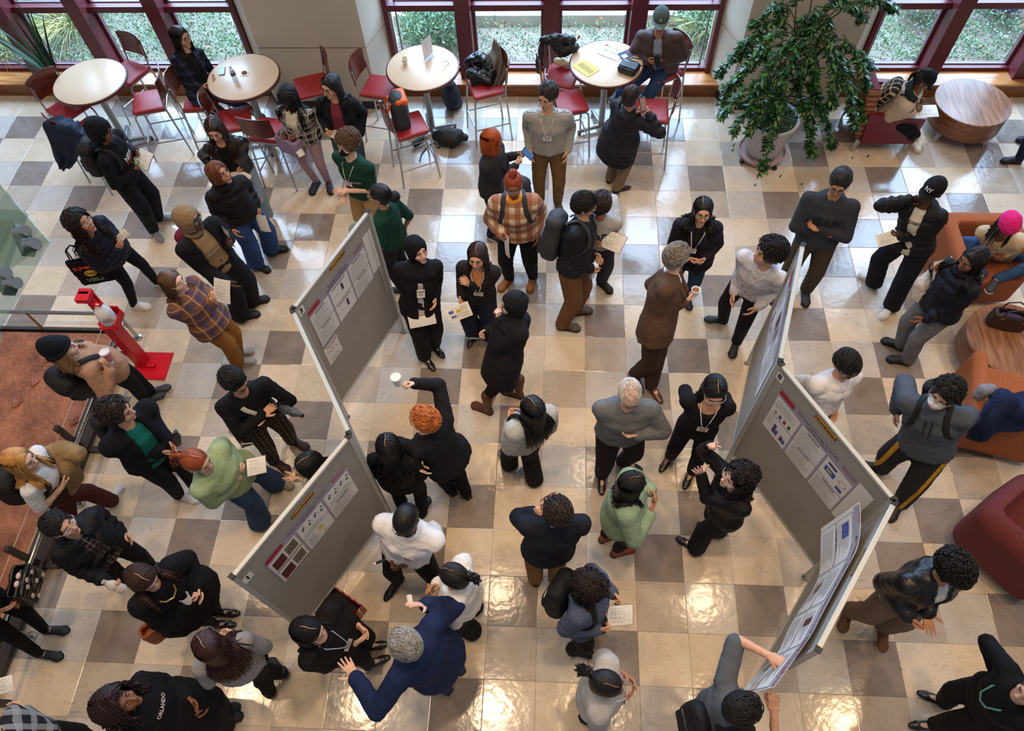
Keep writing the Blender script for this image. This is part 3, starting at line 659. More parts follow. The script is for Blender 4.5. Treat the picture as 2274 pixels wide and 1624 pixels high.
def person(label, head, feet=None, H=1.66, yaw=0, hyaw=None, pitch=15, roll=0, pel=None, hz=None, sex='f', w=1.0, skin='light', hair=None, top=None, bottom=None, shoes=('sneaker', (30, 30, 34), (225, 225, 220)),
           L='side', R='side', seat=None, glasses=None, mask=None, group='people at the poster session', fz=0.0):
    p = Pr(); p.H = H; k = H / 1.7; p.k = k; p.sex = sex; w = 1.09 * (1 + (w - 1) * .55); p.w = w
    pitch -= 7 + 12 * max(0, math.cos(math.radians(yaw if hyaw is None else hyaw)))
    a = math.radians(yaw); fwd = np.array([math.sin(a), -math.cos(a), 0]); right = np.cross(fwd, UP)
    Hc = at(head[0], head[1], hz or (.932 * H - .0006 * abs(pitch) * k)); p.Hc = Hc
    ank, toe = [], []
    if feet:
        for (hx_, hy_, tx_, ty_) in feet:
            h0, t0 = at(hx_, hy_, .02 + fz), at(tx_, ty_, .02 + fz); d = unit((t0 - h0) * (1, 1, 0)); ank.append(h0 + d * .055 * k); toe.append(d)
        mid = (ank[0] + ank[1]) / 2
    else:
        mid = np.array([Hc[0], Hc[1], 0]) - fwd * .04 if pel is None else at(pel[0], pel[1], .5 * H) * (1, 1, 0)
        for s in (-1, 1): ank.append(mid + right * s * .10 * k - fwd * .03); toe.append(unit(fwd + right * s * .2))
    for q in ank: q[2] = .085 * k + fz
    thigh, shin = .248 * H, .245 * H; hipw = (.085 if sex == 'm' else .09) * k * w ** .5
    if seat is not None: P = np.array(at(*seat), float)
    else:
        if pel is not None: P = at(pel[0], pel[1], .52 * H)
        else: P = mid + (Hc - mid) * (.22, .22, 0)
        P = np.array([P[0], P[1], .53 * H]); zs = []
        for s, q in ((-1, ank[0]), (1, ank[1])):
            hxy = (P + right * s * hipw)[:2]; dd = ((hxy - q[:2]) ** 2).sum(); zs.append(q[2] + math.sqrt(max(((thigh + shin) * .995) ** 2 - dd, .05)))
        P[2] = min(P[2], min(zs))
    p.base = mid * (1, 1, 0); p.root = empty('person', tuple(p.base), 0); tag(p.root, label, 'person', group)
    Mw = frame(p.base, right, fwd, UP); p.root.rotation_euler = (0, 0, math.atan2(right[1], right[0])); Minv = np.linalg.inv(Mw); p.Minv = Minv; p.Mw = Mw
    # head frame
    ha = math.radians(yaw if hyaw is None else hyaw); hf = np.array([math.sin(ha), -math.cos(ha), 0]); hr = np.cross(hf, UP); pt = math.radians(pitch)
    hy = hf * math.cos(pt) - UP * math.sin(pt); hz_ = hf * math.sin(pt) + UP * math.cos(pt)
    if roll: rr = math.radians(roll); hr, hz_ = hr * math.cos(rr) + hz_ * math.sin(rr), hz_ * math.cos(rr) - hr * math.sin(rr)
    hk = k ** .5 * (1.12 if sex == 'm' else 1.10); p.HM = frame(Hc, hr * hk, hy * hk, hz_ * hk); p.hf = hf
    nv = unit(.75 * UP + .35 * unit(Hc - P) - .12 * hf * (1 if pitch > 5 else 0)); Nb = Hc - nv * .113 * H - hf * .02
    lt = np.linalg.norm(Nb - P); want = .300 * H                                    # keep the trunk length human
    if seat is None and pel is None and abs(lt - want) > .02: P = Nb - unit(Nb - P) * want if lt > want else P
    if seat is None:
        P[2] = min(P[2], min(zs))
    Tt = unit(Nb - P); side = unit(right - (right @ Tt) * Tt); fw = np.cross(Tt, -side) * -1; fw = np.cross(UP, side) if False else unit(np.cross(Tt, side)); 
    if fw @ fwd < 0: fw = -fw
    p.P, p.Nb, p.T, p.side, p.fw, p.fwd, p.right, p.ank, p.toe = P, Nb, Tt, side, fw, fwd, right, ank, toe; p.lt = np.linalg.norm(Nb - P)
    sw = (.186 if sex == 'm' else .166) * k * (.6 + .4 * w); p.sh = [Nb - Tt * .062 * k - side * sw, Nb - Tt * .062 * k + side * sw]      # left, right
    # arms
    global PUSH; PUSH = []; ua, fa = .172 * H, .150 * H; p.el, p.wr, hands = [], [], []
    for i, sp in enumerate((L, R)):
        s = (-1, 1)[i]; spec = dict(t=sp) if not isinstance(sp, dict) else dict(sp); t = spec['t']; pose = spec.get('pose', 'relax')
        if isinstance(t, str):
            x, y, z = PRESET[t]; tgt = P * (1, 1, 0) + (Nb - P) * (1, 1, 0) * (z - .5) / .32 + right * s * x * k + fwd * y * k + UP * z * H
        elif t[0] == 'p': tgt = at(t[1], t[2], t[3])
        else: tgt = p.base + right * s * t[0] + fwd * t[1] + UP * t[2]
        q = tgt - P; sx, sy, st_ = q @ side, q @ fw, (q @ Tt) / p.lt
        if -.05 < st_ < 1.0 and abs(sx) < .17 * k * w and -.04 < sy < .205 * k * w and not (isinstance(t, str) and t == 'back'): mv = fw * min(.205 * k * w - sy, .11)
        else: mv = np.zeros(3)
        PUSH.append((tgt, mv)); tgt = tgt + mv
        hint = spec.get('el', (.2, -.9, -.2) if (isinstance(t, str) and t in ('pocket', 'side', 'back')) or tgt[2] < .585 * H else (.34, -.25, -1.0)); hint = right * s * hint[0] + fwd * hint[1] + UP * hint[2]
        e, tt = ik(p.sh[i], tgt, ua, fa + .085 * k, hint); fd = unit(tt - e); wr = e + fd * fa; p.el.append(e); p.wr.append(wr)
        hd = fd
        if 'dir' in spec: q = spec['dir']; hd = unit(right * s * q[0] + fwd * q[1] + UP * q[2])
        pn = spec.get('palm', (-1, 0, .1) if wr[2] < e[2] - .12 else (-.7, .1, .35)); pn = right * s * pn[0] + fwd * pn[1] + UP * pn[2]
        zax = -unit(pn - (pn @ hd) * hd); xax = np.cross(hd, zax); V, Q = HAND[pose]
        if i == 1: V = V * (-1, 1, 1); Q = Q[:, ::-1]
        hands.append((xf(frame(wr, xax * k, hd * k, zax * k), V), Q, 0)); 
    p.hand = [h[0].mean(0) for h in hands]
    p.knee = []; p.hip = []
    for i in (0, 1):
        s = (-1, 1)[i]; hp = P + right * s * hipw; kn, an = ik(hp, ank[i], thigh, shin, toe[i] * .8 + fwd * .5 + right * s * .1); p.hip.append(hp); p.knee.append(kn); ank[i] = an
    # ---- body: one continuous surface
    kw = k * w; m_ = sex == 'm'
    p.st = [(-.10, .145, .098), (.06, .165 if m_ else .172, .115), (.36, .148 if m_ else .134, .106), (.66, .166 if m_ else .150, .118), (.86, .150, .086), (.97, .080, .062)]
    body = Vol(); body.loft([P + Tt * p.lt * s for s, _, _ in p.st], [(x * kw * .93, y * kw * .92) for _, x, y in p.st], side=side, k=.03)
    body.loft([Nb - Tt * .05, Nb + (Hc - Nb) * .55, Hc - hz_ * .03], [.062 * k, (.056 if m_ else .048) * k, .05 * k], k=.03)
    for i in (0, 1):
        body.loft([Nb - Tt * .05, p.sh[i]], [.045 * k, .052 * k], k=.03).loft([p.sh[i], p.el[i], p.wr[i] + (p.wr[i] - p.el[i]) * .02], [.049 * k, .039 * k, .028 * k], k=.025)
        body.loft([p.hip[i], p.knee[i], ank[i] - UP * .02], [.078 * kw, .047 * kw, .034 * k], k=.03).loft([ank[i] - UP * .03, ank[i] - UP * .05 + toe[i] * .12], [.032, .03], k=.02)
    V, Q = body.mesh(.027); parts = [(V, Q, 0)] + [(xf(p.HM, v), q, m) for v, q, m in HEADS[sex]] + hands
    V, Q, mi = join_np(parts); hc = (hair or {}).get('col', (30, 22, 18)); sk = list(SKIN[skin]); p.skinmat = sk[0]
    obj_np('body', V, Q, sk, p.root, Minv, mi)
    # ---- clothes
    if bottom is not None: trousers(p, **bottom)
    p.top = None
    if top is not None: dress_top(p, **top)
    if shoes:
        sty, uc, sc = shoes[:3]; lc = shoes[3] if len(shoes) > 3 else sc; um, sm, lm = shoe_meshes(sty, uc, sc, lc)
        for i in (0, 1):
            o = ank[i] * (1, 1, 0) - toe[i] * .055 * k; z0 = max(ank[i][2] - .085 * k, 0); M = Minv @ frame(o + UP * z0, np.cross(toe[i], UP) * k, toe[i] * k * 1.0, UP * k)
            so = inst('shoe', um, p.root); so.matrix_local = Matrix(M.tolist()); inst('sole', sm, so)
            if lm: inst('laces', lm, so)
    if hair: do_hair(p, **hair)
    if glasses: do_glasses(p, glasses)
    if mask: do_mask(p, mask)
    return p
def trousers(p, col=(30, 30, 36), r=(.094, .070, .056), m=None, hem=0.0, h=.0235, pat=None, name='trousers', skirt=None):
    k, w = p.k, p.w; v = Vol(); m = m or cloth(col, pat=pat)
    v.loft([p.P + p.T * p.lt * s for s in (-.08, .06, .26)], [(.155 * k * w, .108 * k * w), (.176 * k * w, .124 * k * w), (.146 * k * w, .114 * k * w)], side=p.side, k=.03)
    if skirt:
        v.loft([p.P, p.P * (1, 1, 0) + UP * skirt[0]], [(.17 * k * w, .13 * k * w), (skirt[1], skirt[1] * .8)], side=p.side, k=.03)
    else:
        for i in (0, 1):
            e = p.ank[i] + UP * (hem - .03); v.loft([p.hip[i], p.knee[i], e], [r[0] * k * w, r[1] * k * w ** .5, r[2] * k], k=.022)
            v.fn(lambda X, z=e[2] - .004: X[:, 2] - z, p.ank[i] - (.14, .14, .14), p.ank[i] + (.14, .14, 0.05 + hem), k=.004)
    vol_obj(name, v, h, m, p.root, p.Minv, (.0035, 34, p.base[0] * 7))
def torso_vol(p, t, hem, flare, bust=0.0, quilt=None, top_s=.97):
    k, kw = p.k, p.k * p.w; st = [(hem, .163 + flare, .114 + flare)] + [(s, x, y) for s, x, y in p.st if s > hem + .1 and s <= top_s]
    st = [(s, (x if s > .2 else max(x, .163 + flare * .8)), (y if s > .2 else max(y, .112 + flare * .8))) for s, x, y in st]
    v = Vol(); v.loft([p.P + p.T * p.lt * s + p.fw * (bust if .5 < s < .8 else 0) for s, _, _ in st], [(x * kw + t, y * kw + t) for _, x, y in st], side=p.side, k=.03, quilt=quilt); return v
def dress_top(p, col=(30, 30, 34), t=.017, hem=-.12, flare=0.0, sleeve=1.0, sr=(.062, .052, .043), m=None, pat=None, quilt=None, open=None, shirt=None, collar=None, hood=None, neck=None, h=.0205, name='top', wr=.004, scarf=None, rough=.85, cuff=None, lapel=None):
    k, kw = p.k, p.k * p.w; m = m or cloth(col, rough, pat=pat); bust = .012 if p.sex == 'f' else 0
    qt = (1 / quilt, .026) if quilt else None; h = .0165 if quilt else h; v = torso_vol(p, t, hem, flare, bust, qt); p.torsov = torso_vol(p, t, hem, flare, bust); add = t - .017; zc = (p.P + p.T * p.lt * hem).astype(f4); zT = p.T.astype(f4)
    v.fn(lambda X: (X - zc) @ zT, zc - .4, zc + (.4, .4, .1), k=.012)
    for i in (0, 1):
        v.loft([p.Nb - p.T * .055 * k, p.sh[i]], [.050 * k + t * .6, sr[0] * k + add * .8], k=.035)
        S_, E, W_ = p.sh[i], p.el[i], p.wr[i]
        if sleeve >= 1: v.loft([S_, E, W_ - (W_ - E) * .02], [sr[0] * k + add, sr[1] * k + add, sr[2] * k + add * .6], k=.018, quilt=qt)
        elif sleeve > .5: v.loft([S_, E, E + (W_ - E) * (sleeve * 2 - 1)], [sr[0] * k + add, sr[1] * k + add, sr[2] * k + add * .8], k=.018)
        elif sleeve > 0: v.loft([S_, S_ + (E - S_) * sleeve * 2], [sr[0] * k + add, sr[1] * k * 1.12 + add], k=.018)
    # neck opening
    nr = neck or .058; v.ell(p.Nb + p.T * .045 * k + p.fw * (.02 if nr < .07 else .05), (nr * k, nr * k, max(.075, nr * 1.15) * k), M=np.stack([p.side, p.fw, p.T], 1), k=.012, op=1)
    p.shirtvol = None
    if open:
        w0, w1 = open[:2]; dp = open[2] if len(open) > 2 else 9.0; wo = p.Nb.astype(f4); wsd, wfw, wT = p.side.astype(f4), p.fw.astype(f4), p.T.astype(f4); wL = p.lt * (1 - hem)
        def wedge(X):
            q = X - wo; z = -(q @ wT); return np.maximum(np.maximum(np.abs(q @ wsd) - np.clip(w0 + (w1 - w0) * z / wL, 0, 1), .005 - q @ wfw), z - dp)
        lo = np.minimum(p.Nb, p.P) - .4; hi = np.maximum(p.Nb, p.P) + .4
        arms = [pp for pp in v.P if pp[0] == 0 and len(pp[1]) == 3 and pp[3] is None]; rest = [pp for pp in v.P if not (pp[0] == 0 and len(pp[1]) == 3 and pp[3] is None)]
        v.P = rest; v.fn(wedge, lo, hi, k=.01); v.P += arms
    if collar:
        cr, cc = collar if isinstance(collar, tuple) else (collar, None); an = np.linspace(.55, 2 * np.pi - .55, 9)
        cp = [p.Nb + p.T * (.012 - .02 * math.cos(q)) * k + (p.side * math.sin(q) * .068 + p.fw * math.cos(q) * .062) * k for q in an]
        if cc is None: v.loft(cp, cr, k=.015)
        else:
            cv = Vol().loft(cp, cr, k=.015); vol_obj('collar', cv, .011, cc if not isinstance(cc, tuple) else cloth(cc), p.root, p.Minv)
    if hood == 'down':
        an = np.linspace(1.0, 2 * np.pi - 1.0, 9); v.loft([p.Nb + p.T * (-.005 + .02 * math.cos(q)) * k + (p.side * math.sin(q) * .088 + p.fw * (math.cos(q) * .085 - .01)) * k for q in an], [.028, .036, .044, .052, .056, .052, .044, .036, .028], k=.02)
        v.ell(p.Nb - p.fw * .115 * k - p.T * .06 * k, (.085, .045, .075), M=np.stack([p.side, p.fw, p.T], 1), k=.03)
    if lapel:
        lv = Vol()
        for s in (-1, 1):
            q = [p.Nb + p.side * s * .062 * k - p.fw * .01, p.Nb + p.side * s * .07 * k + p.fw * .07 * k - p.T * .03, p.Nb + p.side * s * .06 * k + p.fw * (.112 * kw + t) - p.T * .14 * k, p.Nb + p.side * s * .015 * k + p.fw * (.118 * kw + t) - p.T * .27 * k]; lv.loft(q, [.018, .022, .026, .008], k=.01)
        vol_obj('lapel', lv, .010, lapel if not isinstance(lapel, tuple) else cloth(lapel), p.root, p.Minv)
    p.top = v; o = vol_obj(name, v, h, m, p.root, p.Minv, (wr, 30, p.base[1] * 5 + 1))
    if shirt:
        sc = shirt if not isinstance(shirt, tuple) else cloth(shirt, bump=.1); sv = torso_vol(p, .008, min(hem + .05, .1), 0, bust); sv.ell(p.Nb + p.T * .05 * k + p.fw * .03, (.06 * k, .07 * k, .07 * k), M=np.stack([p.side, p.fw, p.T], 1), k=.012, op=1); p.shirtvol = sv
        vol_obj('shirt', sv, .022, sc, p.root, p.Minv, (.002, 30, 1))
    if scarf:
        an = np.linspace(0, 2 * np.pi, 10); sv = Vol(); sv.loft([p.Nb + p.T * .035 * k + (p.side * math.sin(q) * .07 + p.fw * (math.cos(q) * .07 + .005)) * k for q in an], [scarf[1] * (1 + .2 * math.sin(3 * q)) for q in an], k=.02)
        vol_obj('scarf', sv, .012, cloth(scarf[0]), p.root, p.Minv, (.003, 50, 2))
    if cuff:
        for i in (0, 1): vol_obj('cuff', Vol().loft([p.wr[i] - unit(p.wr[i] - p.el[i]) * .035, p.wr[i] + unit(p.wr[i] - p.el[i]) * .004], sr[2] * k + .003), .009, cloth(cuff), p.root, p.Minv)
    return o
def surf(p, P0, d, vol=None, off=.004, n=60, step=.9):
    """march points along direction d onto the clothing surface"""
    X = np.asarray(P0, float).copy().reshape(-1, 3); vol = vol or p.top; d = unit(d)
    for _ in range(26): X = X + d * np.clip(vol.eval(X) - off, -.02, .05)[:, None] * step
    return X
def chest(p, x, s, vol=None, off=.008): return surf(p, p.P + p.T * p.lt * s + p.side * x + p.fw * .34, -p.fw, vol or p.torsov, off)[0]
def chest_text(p, txt, size, s, m, x=0, back=False, vol=None, bold=.02, arc=0, name='lettering'):
    v, f = text_geo(txt, size, bold); sg = -1 if back else 1; V = np.array(v); 
    if arc: V[:, 1] += arc * (V[:, 0] / (abs(V[:, 0]).max() + 1e-6)) ** 2 * size
    W_ = p.P + p.T * p.lt * s + np.outer(-V[:, 0] * sg + x, p.side) + np.outer(V[:, 1], p.T) + p.fw * .34 * sg
    W_ = surf(p, W_, -p.fw * sg, vol or p.torsov, .008); g = G(); g.add(xf(p.Minv, W_), f); return g.build(name, m, p.root, smooth=False)
def badge(p, x=0.0, s=.62, vol=None, lan=(225, 225, 220), clip=False, sz=(.095, .07)):
    c = chest(p, x, s, vol, .012); m = mat((236, 232, 232), .5, .02); M = frame(c, p.side, p.fw, p.T)
    g = G().box((0, 0, 0), (sz[0], .004, sz[1]), bev=.002); o = g.build('name_badge', m, p.root, M=p.Minv @ M, smooth=False)
    g = G()
    for z, wd in ((.012, .7), (-.004, .5), (-.018, .6)): g.box((0, .0026, z), (sz[0] * wd, .001, .005))
    g.box((0, .0026, .028), (sz[0] * .9, .001, .008), mi=1); g.build('print', [mat((90, 88, 92), .7), mat((150, 40, 60), .6)], o, M=p.Minv @ M, smooth=False)
    if not clip:
        for sg in (-1, 1):
            P0 = [p.Nb + p.side * sg * .062 * p.k - p.fw * .03 + p.T * .02] + [c + (p.Nb + p.side * sg * .075 * p.k - c) * q + p.fw * .0 for q in (.9, .7, .5, .3, .1)] + [c + p.T * sz[1] * .5]
            pts = np.array([P0[0]] + [surf(p, q + p.fw * .12, -p.fw, vol or p.torsov, .008)[0] for q in P0[1:-1]] + [P0[-1]])
            v, q = tubes_np(pts[None], np.full((1, len(pts)), .0042), 5); obj_np('lanyard', v, q, mat(lan, .7), p.root, p.Minv)
# ---------------------------------------------------------------- hair and headwear (in the head frame, +Y = face)
def head_vol(p, grow, cut=True, zc=.0, front=.062, low=-.02):
    v = Vol(); v.ell((0, -.014, .036), (.0785 + grow, .099 + grow, .089 + grow), k=.02)
    v.ell((0, -.045, -.02), (.068 + grow * .8, .065 + grow * .7, .062 + grow * .5), k=.03)
    if cut: v.ell((0, .114 + zc, -.032), (.073, .082, front + .056), k=.012, op=1)
    return v
def put(p, name, V, Q, m, parent=None): return obj_np(name, xf(p.HM, V), Q, m, p.root, p.Minv)
def strands(p, n, length, wave=.0, part=0.0, r=.0075, az=125, vol=1.0, seed=3, curl=0, K2=8, taper=.35, fwdbias=None, drop=-.25, jit=.5, tie=None, tail=None, grav=.8):
    """locks that leave the parting, follow the scalp, then fall under gravity over the shoulders; world space"""
    r_ = np.random.default_rng(seed); ph = np.radians(r_.uniform(-az, az, n)); rad = np.array([.090, .111, .101]) * vol; cen = np.array([0, -.014, .034])
    sgn = np.where(np.sin(ph) == 0, 1, np.sign(np.sin(ph))); y0 = np.interp(np.abs(ph), [0, math.radians(70), math.radians(130)], [-.075, -.015, .052]) + r_.normal(0, .016, n) * jit
    x0 = part + sgn * r_.uniform(.001, .014, n); d0 = np.c_[x0 / .086, y0 / .107, np.ones(n)]; d0 = unit_rows(d0)
    el = drop + r_.normal(0, .12, n) * jit; d1 = np.c_[np.sin(ph) * np.cos(el), -np.cos(ph) * np.cos(el), np.sin(el)]
    if tie is not None:
        tdir = unit(np.array(tie)); d1 = unit_rows(np.tile(tdir, (n, 1)) + r_.normal(0, .06, (n, 3)))
    K1 = 5; om = np.arccos(np.clip((d0 * d1).sum(1), -1, .9999)); P = []
    for t in np.linspace(0, 1, K1):
        d = (np.sin((1 - t) * om)[:, None] * d0 + np.sin(t * om)[:, None] * d1) / np.sin(om)[:, None]; lift = 1 + r_.normal(0, .012, n)[:, None] * jit
        P.append(cen + d * rad * lift)
    P = np.stack(P, 1); Wp = xf(p.HM, P.reshape(-1, 3)).reshape(n, K1, 3)
    ln = length * r_.uniform(.78, 1.08, n); st = ln / K2; cur = Wp[:, -1]; v = Wp[:, -1] - Wp[:, -2]; v = unit_rows(v); out = [Wp]; phs = r_.uniform(0, 6.28, n); wx = unit_rows(np.cross(v, r_.normal(0, 1, (n, 3))))
    front = (np.abs(ph) > math.radians(fwdbias if fwdbias is not None else 95)); drift = np.where(front[:, None], p.fwd, -p.fwd)
    off = r_.uniform(.004, .022, n)
    for i in range(K2):
        v = unit_rows(v * (1 - grav * .6) + np.array([0, 0, -grav])); nxt = cur + v * st[:, None]
        if p.top is not None and tail is None or p.top is not None:
            d = p.top.eval(nxt); bad = d < off
            if bad.any():
                g = unit_rows(p.top.grad(nxt[bad])); nn = nxt[bad] + g * (off[bad] - d[bad])[:, None]; stuck = nn[:, 2] > cur[bad][:, 2] - st[bad] * .5
                nn[stuck] += drift[bad][stuck] * .022; nxt[bad] = nn; vv = v[bad]; vv = vv - np.minimum((vv * g).sum(1), 0)[:, None] * g; v[bad] = unit_rows(vv + drift[bad] * .15 * stuck[:, None])
        cur = nxt; out.append((cur + wx * (wave * np.sin(phs + i * (2.2 if not curl else curl)))[:, None] * min(1, .3 + i / 3))[:, None])
    Wp = np.concatenate(out, 1); K = Wp.shape[1]; rr = r * r_.uniform(.7, 1.25, n)[:, None] * np.interp(np.arange(K), [0, 2, K - 3, K - 1], [.55, 1, 1, taper])[None]
    return tubes_np(Wp, rr, 4 if n < 120 else 3)
def tufts(p, n, ln, r=.006, grow=1.0, seed=5, curl=0.0, zmin=-.35, face=.35, flow=(0, -1, .0), lift=.25):
    """short locks lying on the scalp"""
    q = np.random.default_rng(seed); d = unit_rows(q.normal(0, 1, (n * 3, 3))); ok = (d[:, 2] > zmin) & ~((d[:, 1] > face) & (d[:, 2] < .45)) & ~((np.abs(d[:, 0]) > .7) & (d[:, 2] < -.05) & (d[:, 1] > .0)); d = d[ok][:n]; n = len(d)
    rad = np.array([.085, .106, .096]) * grow; cen = np.array([0, -.014, .034]); K = 5 if not curl else 8; fl = np.tile(np.asarray(flow, float), (n, 1)) + q.normal(0, .45, (n, 3)); fl -= (fl * d).sum(1)[:, None] * d; fl = unit_rows(fl); b = np.cross(d, fl); P = []
    ph = q.uniform(0, 6.28, n)
    for t in np.linspace(0, 1, K):
        if curl: a = ph + t * 7.5; pos = cen + d * rad * (1 + t * .06) + (fl * np.cos(a)[:, None] + b * np.sin(a)[:, None]) * curl * (1 - .3 * t) + d * t * ln * .6
        else: dd = unit_rows(d + fl * t * ln / .095); pos = cen + dd * rad * (1 + lift * .12 * math.sin(t * 3.1))
        P.append(pos)
    return tubes_np(np.stack(P, 1), r * np.interp(np.arange(K), [0, 1, K - 2, K - 1], [.5, 1, .9, .3])[None] * q.uniform(.7, 1.2, n)[:, None], 3)
def do_hair(p, style='short', col=(34, 26, 22), n=None, ln=None, seed=1, m=None, **kw):
    m = m or hairmat(col); r_ = np.random.default_rng(seed)
    if style in ('short', 'curly', 'buzz', 'bald'):
        if style == 'bald':
            v = head_vol(p, .006); v.ell((0, .02, .105), (.06, .095, .07), k=.02, op=1); V, Q = v.mesh(.009); hv, hq = tufts(p, n or 260, ln or .05, .0034, 1.0, seed, 0, -.5, .2); parts = [(V, Q, 0), (hv, hq, 0)]
        else:
            gr = {'short': .010, 'curly': .018, 'buzz': .004}[style]; V, Q = head_vol(p, gr, low=kw.get('low', -.022)).mesh(.009, (.003 if style != 'buzz' else .0008, 60, seed)); parts = [(V, Q, 0)]
            if style == 'short': hv, hq = tufts(p, n or 320, ln or .055, kw.get('r', .0042), kw.get('grow', 1.06), seed, 0, flow=kw.get('flow', (0, -1, 0)), lift=kw.get('lift', .5)); parts.append((hv, hq, 0))
            if style == 'curly': hv, hq = tufts(p, n or 270, ln or .03, kw.get('r', .005), kw.get('grow', 1.1), seed, kw.get('curl', .012), zmin=kw.get('zmin', -.4)); parts.append((hv, hq, 0))
        V, Q, _ = join_np(parts); put(p, 'hair', V, Q, m); return
    if style in ('long', 'wavy', 'pony', 'bob') and not kw.get('hat'):
        an = np.linspace(.62, -.45, 9); pp = np.array([[(kw.get('part', 0) + .003 * math.sin(9 * a), -.014 + .1125 * math.sin(a), .034 + .1035 * math.cos(a)) for a in an]]); put(p, 'parting', *tubes_np(pp, np.array([[.001, .0015, .002, .002, .002, .002, .0018, .0014, .0006]]), 5), p.skinmat)
    if style in ('long', 'bob', 'wavy', 'ringlets', 'braids'):
        V, Q = head_vol(p, .009).mesh(.0095); V = xf(p.HM, V)
        d = dict(long=dict(n=200, length=.42, wave=.006, r=.0056), bob=dict(n=180, length=.16, wave=.004, r=.0056), wavy=dict(n=200, length=.36, wave=.016, r=.006), ringlets=dict(n=220, length=.34, wave=.022, curl=1.35, vol=1.16, r=.0058, jit=1.2), braids=dict(n=60, length=.38, wave=.004, r=.0085, taper=.6))[style]
        d.update({k_: v_ for k_, v_ in kw.items() if k_ in ('wave', 'part', 'r', 'az', 'vol', 'curl', 'fwdbias', 'drop', 'jit', 'grav', 'taper')})
        if n: d['n'] = n
        if ln: d['length'] = ln
        sv, sq = strands(p, seed=seed, **d); parts = [(V, Q, 0), (sv, sq, 0)]
        if style == 'ringlets': tv, tq = tufts(p, 190, .03, .0052, 1.18, seed + 1, .016); parts.append((xf(p.HM, tv), tq, 0))
        V, Q, _ = join_np(parts); obj_np('hair', V, Q, m, p.root, p.Minv)
        if kw.get('hat'): headwear(p, *kw['hat'])
        return
    if style in ('pony', 'bun', 'up'):
        V, Q = head_vol(p, .008).mesh(.0095); V = xf(p.HM, V); tie = kw.get('tie', (0, -.85, .25)); tq_ = kw.get('tail', .3)
        if style == 'pony':
            sv, sq = strands(p, n or 110, .03, 0, kw.get('part', 0), .006, 150, 1.0, seed, tie=tie, K2=2, grav=.1); parts = [(V, Q, 0), (sv, sq, 0)]
            tp_ = np.array([0, -.014, .034]) + unit(np.array(tie)) * np.array([.095, .118, .105]); v = Vol().ell(tp_, (.02, .02, .02)); bv, bq = v.mesh(.008); parts.append((xf(p.HM, bv), bq, 0))
            pr2 = Pr(); pr2.__dict__.update(p.__dict__); N_ = 90; q = np.random.default_rng(seed + 9); w0 = xf(p.HM, tp_[None])[0]; od = (p.HM[:3, :3] @ unit(np.array(tie))); P = [np.tile(w0, (N_, 1))]; v_ = unit_rows(np.tile(unit(od + UP * .05), (N_, 1)) + q.normal(0, .09, (N_, 3))); cur = P[0]; ls = tq_ * q.uniform(.7, 1.05, N_) / 9; wv = q.normal(0, 1, (N_, 3)); phs = q.uniform(0, 6, N_)
            for i in range(9):
                v_ = unit_rows(v_ + np.array([0, 0, -.6])); nx = cur + v_ * ls[:, None]
                if p.top is not None:
                    dd = p.top.eval(nx); bad = dd < .012
                    if bad.any(): nx[bad] += unit_rows(p.top.grad(nx[bad])) * (.012 - dd[bad])[:, None]
                cur = nx; P.append(cur + wv * (kw.get('wave', .004) * np.sin(phs + i * 1.6))[:, None])
            P = np.stack(P, 1); sv, sq = tubes_np(P, .0075 * np.interp(np.arange(10), [0, 2, 8, 9], [.8, 1, .9, .3])[None] * np.ones((N_, 1)), 4); parts.append((sv, sq, 0))
        else:
            sv, sq = strands(p, n or 120, .02, 0, kw.get('part', 0), .006, 150, 1.0, seed, tie=tie, K2=2, grav=.1); parts = [(V, Q, 0), (sv, sq, 0)]
            br = kw.get('br', .042); tp_ = np.array([0, -.014, .034]) + unit(np.array(tie)) * (np.array([.086, .107, .098]) + br * .6); v = Vol().ell(tp_, (br, br, br * .85)); bv, bq = v.mesh(.008, (.005, 70, seed)); parts.append((xf(p.HM, bv), bq, 0))
            q = np.random.default_rng(seed); P = []
            for i in range(26):
                a0 = q.uniform(0, 6.28); ax = unit(q.normal(0, 1, 3)); u = unit(np.cross(ax, (0.3, .2, 1))); w2 = np.cross(ax, u); P.append([tp_ + (u * math.cos(a0 + t) + w2 * math.sin(a0 + t)) * br * 1.04 for t in np.linspace(0, 2.4, 8)])
            sv, sq = tubes_np(xf(p.HM, np.array(P).reshape(-1, 3)).reshape(26, 8, 3), np.full((26, 8), .006), 5); parts.append((sv, sq, 0))
        V, Q, _ = join_np(parts); obj_np('hair', V, Q, m, p.root, p.Minv)
        if kw.get('hat'): headwear(p, *kw['hat'])
        return
    headwear(p, style, col, **kw)
